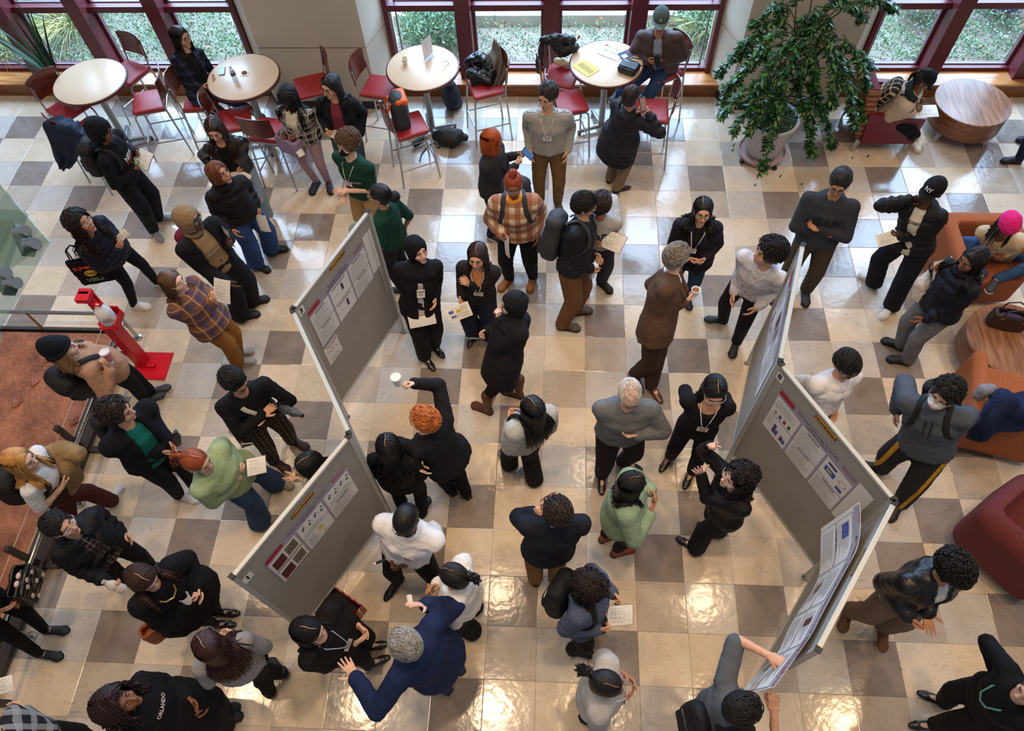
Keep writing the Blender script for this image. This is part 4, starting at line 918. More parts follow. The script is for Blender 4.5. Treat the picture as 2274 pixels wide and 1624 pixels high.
def headwear(p, style, col, logo=None, col2=None, **kw):
    m = cloth(col, bump=.3)
    if style == 'beanie':
        v = Vol().ell((0, -.02, .055), (.094, .115, .098)).ell((0, -.055, .11), (.06, .07, .075), k=.05); v.fn(lambda X: X[:, 2] - .018 + (X[:, 1] + .02) * -.28, (-.2, -.2, -.1), (.2, .2, .1), k=.01); V, Q = v.mesh(.009, (.0015, 90, 1)); o = put(p, 'beanie', V, Q, m)
        r = np.linspace(0, 2 * np.pi, 22); pts = np.array([[(.093 * math.cos(a), -.02 + .114 * math.sin(a), .026 + .032 * math.sin(a)) for a in r]]); V, Q = tubes_np(pts, np.full((1, 22), .017), 8); put(p, 'beanie_cuff', V, Q, m)
    elif style == 'cap':
        v = Vol().ell((0, -.014, .045), (.089, .110, .096)); v.fn(lambda X: X[:, 2] - .035, (-.2, -.2, -.1), (.2, .2, .05), k=.006); V, Q = v.mesh(.008); put(p, 'cap', V, Q, m)
        g = G(); P = [[((.074 - .0 * j) * x * (1 - .10 * j * j / 9) , .080 + .026 * j * (1 - .45 * x * x) - .035 * x * x, .046 - .004 * j - .016 * x * x) for x in np.linspace(-1, 1, 11)] for j in range(4)]; g.grid(P, thick=.004); g.build('cap_brim', m if col2 is None else cloth(col2), p.root, M=p.Minv @ p.HM)
        put(p, 'cap_button', *Vol().ell((0, -.014, .142), (.009, .009, .006)).mesh(.004), m)
        if logo:
            tv, tf = text_geo(logo[0], .05, .02); V = np.array([(-x, .12, .085 + y) for x, y, _ in tv]); hv = Vol().ell((0, -.014, .045), (.089, .110, .096))
            for _ in range(20): V = V - np.array([0, 1, 0]) * np.clip(hv.eval(V) - .003, -.02, .05)[:, None]
            G().add(V, tf).build('cap_emblem', mat(logo[1], .6), p.root, M=p.Minv @ p.HM, smooth=False)
    elif style in ('hood', 'hijab'):
        v = Vol(); gr = .026 if style == 'hood' else .016
        v.ell((0, -.014, .034), (.0785 + gr, .099 + gr, .092 + gr), k=.02).ell((0, -.03, -.045), (.078 + gr * .6, .082 + gr * .4, .085), k=.03)
        v.ell((0, .12, -.022), (.062 if style == 'hijab' else .066, .09, .088 if style == 'hijab' else .092), k=.012, op=1)
        V, Q = v.mesh(.0095, (.003, 45, 2)); put(p, style, V, Q, m)
        dv = Vol(); an = np.linspace(0, 2 * np.pi, 12)
        if style == 'hijab':
            dv.loft([p.Nb + UP * .045 - p.hf * .004, p.Nb - UP * .01 + p.fw * .012, p.Nb - p.T * .08 + p.fw * .02], [(.082, .084), (.118, .112), (.19, .15)], side=p.side, k=.03)
            for s, ln in ((-1, .34), (1, .42)): dv.loft([p.Nb - p.T * .03 + p.side * s * .06 + p.fw * .08, p.Nb - p.T * .2 + p.side * s * .085 + p.fw * .135, p.Nb - p.T * ln + p.side * s * .10 + p.fw * .14], [(.06, .04), (.055, .03), (.05, .02)], side=p.side, k=.04)
        else:
            dv.loft([p.Nb + p.T * .03 + (p.side * math.sin(q) * .072 + p.fw * (math.cos(q) * .07 - .01)) for q in an], [.03] * 12, k=.03)
        V, Q = dv.mesh(.012, (.004, 40, 3)); obj_np('drape', V, Q, m, p.root, p.Minv)
        if style == 'hood' and kw.get('fringe'): put(p, 'hair', *tufts(p, 60, .06, .006, 1.02, 4, 0, .2, 2.0, (0, 1, 0)), hairmat(kw['fringe']))
    elif style == 'scarfcap':
        v = head_vol(p, .012); V, Q = v.mesh(.009, (.002, 60, 1)); put(p, 'head_scarf', V, Q, m)
    elif style == 'buckethat':
        v = Vol().ell((0, -.014, .05), (.10, .12, .098)); v.fn(lambda X: X[:, 2] - .02, (-.2, -.2, -.1), (.2, .2, .05), k=.01); V, Q = v.mesh(.009, (.003, 40, 1)); put(p, 'hat', V, Q, m)
    elif style == 'headband':
        r = np.linspace(0, np.pi, 14); pts = np.array([[(.088 * math.cos(a), .02, .03 + .104 * math.sin(a)) for a in r]]); V, Q = tubes_np(pts, np.full((1, 14), .012), 6); put(p, 'headband', V, Q, cloth(col, pat=kw.get('pat')))
def do_glasses(p, spec):
    col = spec if isinstance(spec, tuple) else (24, 22, 22); m = mat(col, .3, 0); g = G(); lens = G()
    for s in (-1, 1):
        c = np.array([s * .0315, .101, .013]); an = np.linspace(0, 2 * np.pi, 15); g.tube([c + (math.cos(a) * .024, -abs(math.cos(a)) * s * math.cos(a) * .004, math.sin(a) * .019) for a in an], .0023, 5)
        g.tube([(s * .055, .099, .018), (s * .078, .075, .018), (s * .083, .0, .014)], .002, 5); lens.add([c + (math.cos(a) * .023, 0, math.sin(a) * .018) for a in an[:-1]], [tuple(range(14))])
    g.tube([(-.009, .103, .016), (0, .106, .019), (.009, .103, .016)], .002, 5); o = g.build('glasses', m, p.root, M=p.Minv @ p.HM); lens.build('lenses', mat((210, 220, 225), .05, 0, alpha=.22), o, M=p.Minv @ p.HM, smooth=False)
def do_mask(p, col):
    v = Vol().ell((0, .062, -.035), (.060, .050, .048)).ell((0, .092, -.03), (.03, .028, .032), k=.02); v.fn(lambda X: X[:, 1] - .03, (-.1, -.05, -.1), (.1, .06, .1), k=.006)
    V, Q = v.mesh(.008); put(p, 'face_mask', V, Q, cloth(col, bump=.05)); g = G()
    for s in (-1, 1): g.tube([(s * .055, .055, -.02), (s * .08, .01, .005), (s * .082, -.008, .01)], .002, 4); g.tube([(s * .052, .05, -.055), (s * .078, .01, -.025), (s * .08, -.008, -.015)], .002, 4)
    g.build('ear_loops', mat(col, .7, 0), p.root, M=p.Minv @ p.HM)
# ---------------------------------------------------------------- things people carry
def tframe(p, s=.6): return frame(p.P + p.T * p.lt * s, p.side, p.fw, p.T)
def backpack(p, label, col=(30, 30, 34), size=(.30, .17, .44), s=.52, straps=True, m=None, extra=None, dy=0.0, one=None):
    M = tframe(p, s); m = m or mat(col, .65, .15, 9, bump=.2, bscale=80, spec=.3); kw = p.k * p.w; y0 = -(.125 * kw + size[1] / 2 + .02 + dy); w_, d_, h_ = size
    root = empty('backpack', tuple(M[:3, 3] + M[:3, 1] * y0)); tag(root, label, 'backpack', 'bags carried by visitors'); root.rotation_euler = Matrix(M[:3, :3].tolist()).to_euler(); off = np.array([0, y0, 0])
    v = Vol().rbox((0, 0, 0), (w_, d_, h_), .06).ell((0, 0, h_ * .40), (w_ * .46, d_ * .5, .09), k=.05).ell((0, -.02, -h_ * .1), (w_ * .48, d_ * .55, h_ * .42), k=.04); vol_obj('bag', v, .019, m, root, None, (.004, 30, 2))
    v = Vol().rbox((0, -d_ * .55, -h_ * .17), (w_ * .78, .07, h_ * .46), .03); vol_obj('front_pocket', v, .012, m, root, None, (.003, 40, 2))
    G().tube([(-w_ * .36, -d_ * .62, h_ * .08), (0, -d_ * .66, h_ * .12), (w_ * .36, -d_ * .62, h_ * .08)], .004, 5).build('zip', mat((140, 140, 140) if extra is None else extra, .4), root)
    G().tube([(-.03, d_ * .3, h_ * .5), (-.02, d_ * .3, h_ * .56), (.02, d_ * .3, h_ * .56), (.03, d_ * .3, h_ * .5)], .009, 6).build('grab_loop', m, root)
    if straps:
        for sg in ((-1, 1) if one is None else (one,)):
            x = .095 * p.k; zs = (1 - s) * p.lt; pts = [(sg * x * .7, y0 + d_ * .5, h_ * .42), (sg * x, -.06, zs + .05), (sg * x * 1.08, .0, zs + .07)]
            for (yy, zz) in ((.03, .035), (.07, -.02), (.1, -.08), (.11, -.16), (.09, -.24)): pts.append((sg * x * (1.05 if zz > -.1 else 1.2), yy, zs + zz))
            pts.append((sg * (x * 1.75), .0, zs - .30)); pts.append((sg * w_ * .42, y0 + d_ * .5, -h_ * .36)); pts = np.array(pts, float)
            Wp = xf(M, pts); q = p.top.eval(Wp) if p.top is not None else np.ones(len(Wp))
            for _ in range(4):
                g_ = unit_rows(p.top.grad(Wp)); d = p.top.eval(Wp); ok = np.abs(d) < .08; mv = np.where(ok, .010 - d, np.maximum(.010 - d, 0)); mv[0] = 0; mv[-1] = 0; Wp = Wp + g_ * mv[:, None]
            pl = xf(np.linalg.inv(frame(M[:3, 3] + M[:3, 1] * y0, M[:3, 0], M[:3, 1], M[:3, 2])), Wp); t = np.linspace(0, 1, len(pl)); tt = np.linspace(0, 1, 26); pl = np.stack([np.interp(tt, t, pl[:, i]) for i in range(3)], 1); pl = np.apply_along_axis(lambda c: np.convolve(np.pad(c, 2, 'edge'), np.ones(5) / 5, 'valid'), 0, pl)
            G().tube(pl, 1.0, 8, flat=(.027, .007, (1, 0, 0))).build('strap', m, root)
    return root
def sheet(label, corners, col=(236, 234, 230), thick=.0012, curl=.012, name='paper_sheet', cat='paper', lines=True, backing=None, group='papers held by visitors', title=None, blocks=()):
    """a sheet of paper or clipboard through three corner points (top-left, top-right, bottom-left)"""
    c = [np.array(at(*q)) for q in corners]; m_ = (c[1] + c[2]) / 2; m_ = pushed(m_) - m_; c = [q + m_ for q in c]; u = c[1] - c[0]; v = c[2] - c[0]; lu = np.linalg.norm(u); v = v - (v @ u) / (u @ u) * u * .85; n = unit(np.cross(u, v))
    if n[2] < 0: n = -n
    root = empty(name, tuple(c[0])); tag(root, label, cat, group); N_ = 9
    def pt(a, b, o=0): return u * a + v * b + n * (curl * (math.sin(a * 2.6 + .3) + .6 * math.sin(b * 3)) + o)
    flip = np.cross(u, v) @ n > 0
    def gr(a0, a1, b0, b1, o, th=0, k=N_): A = [[pt(a, b, o) for b in (np.linspace(b0, b1, k) if not flip else np.linspace(b1, b0, k))] for a in np.linspace(a0, a1, k)]; return A
    if backing: G().grid([[q - n * .004 for q in r] for r in gr(-.02, 1.02, -.02, 1.02, 0)][::1], thick=.003).build('board', mat(backing, .5), root)
    g = G().grid([r[::-1] for r in gr(0, 1, 0, 1, .0)], thick=-thick); g.build('sheet', mat(col, .7, .02), root)
    if lines:
        g = G(); r_ = random.Random(hash(label) & 255)
        for i in range(15):
            b = .1 + i * .055
            if r_.random() < .15: continue
            e = .12 + .76 * r_.uniform(.55, 1); g.grid([[pt(a, bb, .0012) for bb in ((b, b + .018) if flip else (b + .018, b))] for a in np.linspace(.12, e, 5)]); 
        if g.n: g.build('print', mat((120, 120, 126), .8, 0), root, smooth=False)
    for (a0, a1, b0, b1, cc) in blocks: G().grid([r[::-1] for r in gr(a0, a1, b0, b1, .0016, k=4)]).build('picture', mat(cc, .7), root, smooth=False)
    return root
def cup(label, pos, h=.1, r=.04, col=(238, 236, 230), lid=None, drink=None, group='cups', cat='cup', d=(0, 0, 1)):
    root = empty('paper_cup', tuple(pushed(pos))); tag(root, label, cat, group); root.rotation_euler = Vector(d).to_track_quat('Z', 'Y').to_euler()
    G().lathe([(r * .72, -h / 2), (r, h / 2), (r + .003, h / 2 + .002), (r - .003, h / 2), (r * .7, -h / 2 + .006), (0, -h / 2 + .006)], 22).build('cup_body', mat(col, .6, .03), root)
    if lid: G().lathe([(r + .003, h / 2 - .004), (r + .003, h / 2 + .008), (r - .004, h / 2 + .014), (r - .006, h / 2 + .008), (0, h / 2 + .008)], 22).build('lid', mat(lid, .4, .02), root)
    if drink: G().lathe([(r * .93, h * .3), (0, h * .3 + .001)], 20).build('drink', mat(drink, .2), root)
    return root
def bottle(label, pos, d=(0, 0, 1), h=.22, r=.033, col=(205, 215, 220), cap=(235, 235, 235), group='bottles', clear=True, cat='bottle', bandc=(60, 70, 120)):
    root = empty('bottle', tuple(pushed(pos))); tag(root, label, cat, group); root.rotation_euler = Vector(d).to_track_quat('Z', 'Y').to_euler()
    G().lathe([(r * .9, 0), (r, .01), (r, h * .35), (r * .94, h * .4), (r, h * .45), (r, h * .62), (r * .45, h * .86), (r * .42, h * .92), (0, h * .92)], 20).build('bottle_body', mat(col, .12, 0, alpha=.45) if clear else mat(col, .35, .03), root)
    G().lathe([(r * .48, h * .9), (r * .48, h), (0, h)], 16).build('cap', mat(cap, .5), root)
    if clear: G().lathe([(r * 1.01, h * .42), (r * 1.01, h * .6)], 20).build('band', mat(bandc, .5), root)
    return root
def phone(label, c, x, y, col=(30, 32, 38), screen=None, size=(.075, .155), group='phones held by visitors'):
    x = unit(x); z = unit(np.cross(x, y)); y = np.cross(z, x); root = empty('phone', tuple(pushed(c))); tag(root, label, 'phone', group); M = frame((0, 0, 0), x, y, z)
    G().box((0, 0, 0), (size[0], size[1], .009), bev=.003).build('case', mat(col, .35), root, M=M, smooth=False)
    if screen: G().box((0, 0, .005), (size[0] * .9, size[1] * .9, .001)).build('screen', mat(screen, .15, .3, 30, emit=.25), root, M=M, smooth=False)
    return root

def blob(name, label, cat, paths, m, group=None, h=.014, noise=(.005, 26, 1)):
    """soft thing (coat, bag) as one continuous surface through pixel paths [(px, py, z, r), ...]"""
    V_ = Vol(); o = None
    for path in paths:
        P = [at(a, b, c) for a, b, c, _ in path]; o = P[0] if o is None else o; V_.loft([q - o for q in P], [q[3] for q in path], k=.03)
    root = tag(vol_obj(name, V_, h, m, None, None, noise), label, cat, group); root.location = tuple(o); return root
def tote(name, label, c, yaw, size, m, handle=.16, group='bags carried by visitors', lean=0, cat='bag'):
    t = empty(name, tuple(c)); tag(t, label, cat, group); t.rotation_euler = (lean, 0, rz_of(yaw)); w_, d_, h_ = size
    v = Vol().rbox((0, 0, -h_ / 2), (w_, d_, h_), min(.03, d_ * .45)).rbox((0, 0, -.02), (w_ * .84, d_ * .5, .1), .01, op=1, k=.01); vol_obj('bag', v, .012, m, t, None, (.004, 34, 2))
    if handle:
        for s in (-1, 1): G().tube([(-w_ * .28, s * d_ * .42, -.03), (-w_ * .22, s * d_ * .2, handle * .7), (0, 0, handle), (w_ * .22, s * d_ * .2, handle * .7), (w_ * .28, s * d_ * .42, -.03)], .008, 6).build('handle', m, t)
    return t
def rz_of(a): r = math.radians(a); return math.atan2(-math.cos(r), math.sin(r)) - math.pi / 2
UNI = 'light'

def drape(name, label, cat, rows, m, group=None, fold=.02, thick=.02, seed=1):
    """cloth laid over something: rows of (px, py, z) points resampled to a folded sheet with thickness"""
    P = np.array([[at(*q) for q in r] for r in rows]); o = P[0, 0].copy(); P = P - o; n = 26
    A = np.stack([np.stack([np.interp(np.linspace(0, 1, n), np.linspace(0, 1, P.shape[1]), r[:, i]) for i in range(3)], 1) for r in P]); A = np.stack([np.stack([np.interp(np.linspace(0, 1, n), np.linspace(0, 1, len(A)), A[:, j, i]) for i in range(3)], 1) for j in range(n)], 1)
    for _ in range(3): B = np.pad(A, ((1, 1), (1, 1), (0, 0)), 'edge'); A = (B[:-2, 1:-1] + B[2:, 1:-1] + B[1:-1, :-2] + B[1:-1, 2:] + 2 * A) / 6
    nn = np.cross(np.gradient(A, axis=0), np.gradient(A, axis=1)); nn /= np.linalg.norm(nn, axis=2)[..., None] + 1e-9; u, v = np.meshgrid(np.linspace(0, 1, n), np.linspace(0, 1, n), indexing='ij')
    A = A + nn * (fold * (np.sin(v * 17 + 2 * np.sin(u * 5 + seed)) + .6 * np.sin(u * 9 + v * 8 + seed)))[..., None]
    t = G().grid(A, thick=thick).build(name, m); t.location = tuple(o); return tag(t, label, cat, group)

def buttons(p, n=6, col=(60, 60, 66), s0=.12, s1=.86):
    for s_ in np.linspace(s0, s1, n): c = chest(p, 0, s_, off=.006); G().lathe([(.006, 0), (.006, .003), (0, .004)], 8, (0, 0, 0)).build('button', mat(col, .4), p.root, M=p.Minv @ frame(c, p.side, p.T, p.fw))
# ================================================================ furniture
def yawm(a): return math.radians(a)          # image yaw: 0 = faces picture bottom (-Y), 90 = right, 180 = up, 270 = left
def rz_of(a): r = math.radians(a); f = (math.sin(r), -math.cos(r)); return math.atan2(f[1], f[0]) - math.pi / 2   # local +Y -> facing
LAM = mat((214, 188, 158), .32, .05, 3); EDGE = mat((84, 40, 34), .4, .08); POST = mat((150, 152, 154), .35, .04, metal=.85); TUBE = mat((172, 174, 176), .28, .04, metal=.9)
RED = mat((154, 36, 42), .42, .06, 4, bump=.05, bscale=120); PLY = wood((74, 26, 14), (112, 46, 26), .25, 2.0, (2, 2, 10)); BLK = mat((26, 26, 28), .5, .05)
def bar_table(label, px, py):
    c = at(px, py, 1.05); t = empty('bar_table', (c[0], c[1], 0)); tag(t, label, 'table', 'round bar tables by the windows')
    top = G().lathe([(0, 1.012), (.44, 1.012), (.452, 1.02), (.452, 1.05), (.448, 1.0525), (0, 1.0525)], 64).build('tabletop', LAM, t)
    G().lathe([(.452, 1.014), (.466, 1.016), (.470, 1.030), (.466, 1.045), (.452, 1.0525)], 64, cap=False).build('edge_band', EDGE, top)
    G().cyl((0, 0, .06), (0, 0, 1.01), .042, n=20).build('column', POST, t)
    G().box((0, 0, 1.0), (.3, .3, .02)).build('top_plate', BLK, t)
    for k in range(4):
        a = k * math.pi / 2 + .35; d = np.array([math.cos(a), math.sin(a), 0]); g = G().tube([d * .02 + (0, 0, .075), d * .30 + (0, 0, .055), d * .34 + (0, 0, .045)], [.032, .026, .022], 10); f_ = g.build('foot', POST, t); G().cyl(d * .32, d * .32 + (0, 0, .04), .018).build('glide', BLK, f_)
    return t
bar_table('empty round bar table near the spiky leaved plant, leftmost', 199, 180)
bar_table('round bar table carrying a water bottle and a phone', 540, 170)
bar_table('round bar table carrying a clear sign holder and paper cup', 938, 149)
bar_table('round bar table carrying flyers and a black handbag', 1347, 140)
def make_chair():
    t = empty('bar_chair'); v = Vol().rbox((0, .0, .765), (.43, .42, .055), .026).ell((0, 0, .785), (.19, .18, .018), k=.02); vol_obj('seat', v, .014, RED, t)
    P = [[(x, -.215 - .055 * (1 - (x / .22) ** 2) - .10 * (z - .88) , z + .02 * (1 - (x / .21) ** 2) * (1 if z > 1.0 else -1)) for x in np.linspace(-.21, .21, 11)] for z in np.linspace(.90, 1.165, 6)]
    bk = G().grid(P, thick=.012).build('backrest', PLY, t)
    for s in (-1, 1): G().lathe([(.012, 0), (.012, .004), (0, .006)], 10, (s * .175, -.243, 1.03), M=np.array(Matrix.Rotation(math.pi / 2, 3, 'X'))).build('bolt', CHROME, bk)
    for s in (-1, 1):
        G().tube([(s * .225, -.265, 0), (s * .20, -.215, .70), (s * .198, -.208, .78), (s * .195, -.225, .92), (s * .19, -.248, 1.09)], .0125, 10).build('leg', TUBE, t)
        G().tube([(s * .225, .245, 0), (s * .205, .205, .66), (s * .202, .196, .705), (s * .198, .165, .732), (s * .195, -.2, .735)], .0125, 10).build('leg', TUBE, t)
        G().tube([(s * .214, .23, .27), (s * .216, -.245, .27)], .009, 8).build('stretcher', TUBE, t)
    G().tube([(-.214, .228, .29), (.214, .228, .29)], .011, 8).build('footrest', TUBE, t); G().tube([(-.198, -.208, .735), (.198, -.208, .735)], .010, 8).build('stretcher', TUBE, t)
    return t
CH = [((150, 237), 55, 'red bar chair left of the empty table, in front of the spiky plant'), ((283, 158), 335, 'red bar chair behind the empty table, back against the window'), ((330, 222), 285, 'red bar chair standing clear to the right of the empty table'),
      ((190, 290), 150, 'red bar chair draped with a navy jacket, beside the hooded student'), ((446, 218), 95, 'red bar chair under the woman in dark plaid shirt'), ((520, 262), 105, 'red bar chair with its seat showing behind the woman in leather jacket'),
      ((598, 286), 172, 'red bar chair seen from behind, beside the woman with lilac bag'), ((690, 188), 290, 'red bar chair in front of the white column, turned to the left'), ((843, 190), 78, 'red bar chair left of the table with the sign holder'),
      ((907, 276), 115, 'red bar chair carrying the orange backpack'), ((1078, 188), 290, 'red bar chair piled with a shiny black puffer and a grey coat'), ((1247, 166), 75, 'red bar chair with a quilted black jacket and cream tote'),
      ((1264, 224), 105, 'red bar chair behind the man in checked shirt'), ((1447, 243), 268, 'red bar chair beside the woman taking a photo'), ((1470, 152), 300, 'red bar chair under the man in the brown jacket')]
_c0 = None
for (q, yw, lb) in CH:
    c = at(q[0], q[1], .79); o = make_chair() if _c0 is None else copy_tree(_c0); _c0 = _c0 or o
    o.location = (c[0], c[1], 0); o.rotation_euler = (0, 0, rz_of(yw)); tag(o, lb, 'chair', 'red bar chairs')
def on(px, py, z): return tuple(at(px, py, z))
# -------- lounge seats and coffee tables
DRUM = wood((120, 78, 52), (170, 122, 88), .3, 1.6, (14, 1.6, 14)); LEGM = mat((186, 186, 184), .35, .04, metal=.8)
def drum(label, cx, cy, r=.468):
    t = empty('coffee_table', (cx, cy, 0)); tag(t, label, 'coffee table', 'drum coffee tables')
    G().lathe([(0, .452), (r - .004, .452), (r, .448), (r, .43)], 72).build('tabletop', DRUM, t, sharp=30); G().lathe([(r - .004, .43), (r - .004, .17), (r - .02, .165), (0, .165)], 72).build('drum', wood((92, 52, 30), (138, 86, 54), .35, 1.6, (2, 2, 16)), t)
    for k in range(4):
        a = k * math.pi / 2 + .6; d = np.array([math.cos(a), math.sin(a), 0]); G().tube([d * (r - .1) + (0, 0, .19), d * (r - .02) + (0, 0, .0)], [.045, .016], 4, flat=(1, .35, tuple(np.cross(d, UP)))).build('leg', LEGM, t, smooth=False)
UP = np.array([0, 0, 1.0])
drum('round wooden drum coffee table by the right window', 5.47, 1.18); drum('round wooden drum coffee table carrying a brown handbag', 4.88, -2.52)
STRIPE = mat((110, 34, 44), .8, .1, pat=[('z', 26, .5, 0, (176, 120, 58), .8), ('z', 26, .22, .6, (74, 24, 34), .9), ('z', 13, .2, .3, (190, 150, 130), .6)])
VINYL = mat((110, 26, 52), .45, .05, 3)
ac = empty('armchair', (4.36, 1.08, 0), ); tag(ac, 'maroon armchair with striped back, behind the big plant', 'armchair'); ac.rotation_euler = (0, 0, rz_of(90))
for s in (-1, 1):
    g = G(); pr = [(.34, .16), (.36, .56), (-.36, .62), (-.30, .16)]; x0, x1 = s * .30, s * .37
    g.add([(x0, y, z) for y, z in pr] + [(x1, y, z) for y, z in pr], [(0, 1, 2, 3), (7, 6, 5, 4)] + [(a, (a + 1) % 4, (a + 1) % 4 + 4, a + 4) for a in range(4)]); g.build('arm', VINYL, ac, smooth=False)
vol_obj('seat', Vol().rbox((0, .03, .36), (.6, .62, .2), .04), .016, VINYL, ac)
v = Vol().loft([(0, -.30, .25), (0, -.40, .92)], [(.34, .09), (.34, .075)], side=(1, 0, 0)); vol_obj('backrest', Vol().rbox((0, -.36, .58), (.66, .17, .74), .04, M=np.array(Matrix.Rotation(.13, 3, 'X'))), .016, STRIPE, ac)
for s in (-1, 1):
    for y in (-.32, .30): G().tube([(s * .32, y, .18), (s * .335, y * 1.12, 0)], [.04, .015], 4, flat=(1, .4, (0, 1, 0))).build('leg', LEGM, ac, smooth=False)
def tub(label, cx, cy, yw, col, col2, cat='armchair', r=.09, w_=.84, d_=.80, h_=.74):
    t = empty('tub_chair', (cx, cy, 0)); tag(t, label, cat, 'upholstered tub chairs'); t.rotation_euler = (0, 0, rz_of(yw)); m = mat(col, .9, .12, 40, bump=.5, bscale=220); m2 = mat(col2, .85, .1, 40, bump=.4, bscale=220)
    v = Vol().rbox((0, 0, h_ / 2 + .05), (w_, d_, h_ - .04), r).rbox((0, .14, h_ * .5 + .42), (w_ - .26, d_ - .1, .6), .05, op=1, k=.03); v.fn(lambda X: -(.0 + .78 - X[:, 2] - .16 * np.clip((X[:, 1] + .1) / .5, 0, 1)) * -1 * -1, (-1, -1, .5), (1, 1, 1.2), k=.03) if False else None
    vol_obj('shell', v, .026, m, t); vol_obj('seat_cushion', Vol().rbox((0, .09, .42), (w_ - .27, d_ - .22, .13), .04), .024, m2, t)
    for sx in (-1, 1):
        for sy in (-1, 1): G().cyl((sx * .28, sy * .26, 0), (sx * .28, sy * .26, .08), .022).build('foot', BLK, t)
    return t
tub('orange tub chair under the visitor in pink hat', 4.80, -1.40, 0, (168, 92, 52), (176, 92, 46)); tub('orange tub chair heaped with navy coats, beside the masked man', 4.55, -3.30, 165, (172, 98, 56), (174, 92, 46)); tub('dark red tub chair at the right edge, nothing on it', 4.36, -4.62, 128, (106, 42, 42), (92, 18, 26), r=.16)
# handbag on the coffee table
hb = empty('handbag', on(2228, 722, .455)); tag(hb, 'dark brown leather handbag standing on the drum coffee table', 'handbag'); hb.rotation_euler = (0, 0, -.25); HBM = mat((52, 36, 32), .5, .15, 8, bump=.2)
v = Vol().loft([(0, 0, .03), (0, 0, .2)], [(.19, .085), (.16, .06)], side=(1, 0, 0)).rbox((0, 0, .11), (.36, .15, .2), .04).rbox((0, 0, .2), (.28, .08, .14), .02, op=1); vol_obj('bag', v, .012, HBM, hb)
for s in (-1, 1): G().tube([(-.1, s * .065, .18), (-.09, s * .06, .28), (0, s * .055, .33), (.09, s * .06, .28), (.1, s * .065, .18)], .008, 8).build('handle', HBM, hb)
for s in (-1, 1):
    for x in (-.1, .1): G().lathe([(.012, 0), (.018, .004), (.012, .008), (.012, 0)], 14, (x, s * .078, .18), M=np.array(Matrix.Rotation(math.pi / 2, 3, 'X'))).build('ring', mat((212, 170, 80), .3, metal=1), hb)
vol_obj('scarf', Vol().ell((0, 0, .15), (.12, .04, .035)), .01, cloth0((70, 60, 110)) if False else mat((70, 60, 110), .9, .3, 30), hb)
# -------- things on the bar tables
bottle('clear water bottle standing on the bar table', on(524, 180, 1.053)); phone('black phone lying on the bar table beside the water bottle', at(493, 158, 1.058), (1, .2, 0), (-.2, 1, 0), (24, 24, 28), (70, 84, 92))
t = empty('cookie_napkin', on(543, 163, 1.055)); tag(t, 'half eaten cookie on a small napkin, bar table', 'cookie'); G().box((.01, -.01, .001), (.09, .09, .002)).build('napkin', mat((236, 230, 222), .8), t, smooth=False); vol_obj('cookie', Vol().ell((0, 0, .014), (.035, .03, .013)), .006, mat((126, 84, 48), .9, .4, 60, bump=.5), t)
cup('cream paper cup standing on the bar table', at(899, 136, 1.10), .09, .037, (232, 222, 196))
sh = empty('sign_holder', on(952, 128, 1.053)); tag(sh, 'clear acrylic sign holder standing on the bar table', 'sign'); sh.rotation_euler = (0, 0, 1.05)
G().box((0, 0, .003), (.2, .1, .004)).build('base', mat((225, 230, 232), .08, 0, alpha=.4), sh, smooth=False); G().box((0, 0, .14), (.2, .004, .27)).build('panel', mat((225, 230, 232), .08, 0, alpha=.35), sh, smooth=False); G().box((0, -.003, .14), (.18, .001, .24)).build('insert', mat((222, 214, 206), .6, .15, 14), sh, smooth=False)
tag(G().tube([at(982, 140, 1.056), at(990, 133, 1.056), at(998, 142, 1.056), at(989, 147, 1.056), at(984, 158, 1.056)], .002, 5).build('earphones', mat((200, 150, 140), .6)), 'tangled pink cord lying on the bar table by the sign holder', 'earphones')
sheet('white printed flyer lying on the bar table', [(1350, 95, 1.056), (1393, 112, 1.056), (1326, 118, 1.056)], curl=.001, group='flyers on the bar table', blocks=((.15, .3, .2, .3, (150, 150, 160)), (.5, .65, .2, .3, (150, 150, 160)), (.15, .3, .5, .6, (150, 150, 160)), (.5, .65, .5, .6, (150, 150, 160))))
sheet('yellow flyer lying at the near left of the bar table', [(1297, 131, 1.056), (1333, 155, 1.056), (1268, 146, 1.056)], (224, 192, 92), curl=.001, group='flyers on the bar table', blocks=((.1, .9, .35, .7, (170, 150, 70)),))
sheet('dark blue brochure lying on the bar table', [(1370, 120, 1.058), (1405, 106, 1.058), (1380, 134, 1.058)], (40, 70, 100), curl=.001, lines=False, group='flyers on the bar table', blocks=((.5, .95, .1, .5, (150, 60, 80)), (.1, .4, .4, .9, (220, 224, 230))))
tag(G().box(at(1348, 100, 1.06), (.04, .02, .012), bev=.004).build('usb_stick', mat((196, 40, 60), .4), smooth=False), 'small red stick lying on the bar table by the flyer', 'usb stick')
b = empty('shoulder_bag', on(1396, 158, 1.053)); tag(b, 'black leather shoulder bag lying on the bar table', 'handbag'); b.rotation_euler = (0, 0, -.5); LB = mat((28, 30, 34), .35, .15, 10); v = Vol().rbox((0, 0, .05), (.24, .2, .09), .03).ell((0, .05, .07), (.11, .06, .03), k=.03); vol_obj('bag', v, .012, LB, b, None, (.004, 40, 1)); G().tube([(.1, .05, .06), (.16, .1, .09), (.12, .16, .1), (-.02, .14, .09), (-.1, .06, .07)], .007, 6).build('strap', LB, b); G().box((0, -.02, .1), (.22, .1, .012), bev=.004).build('flap', LB, b, smooth=False)
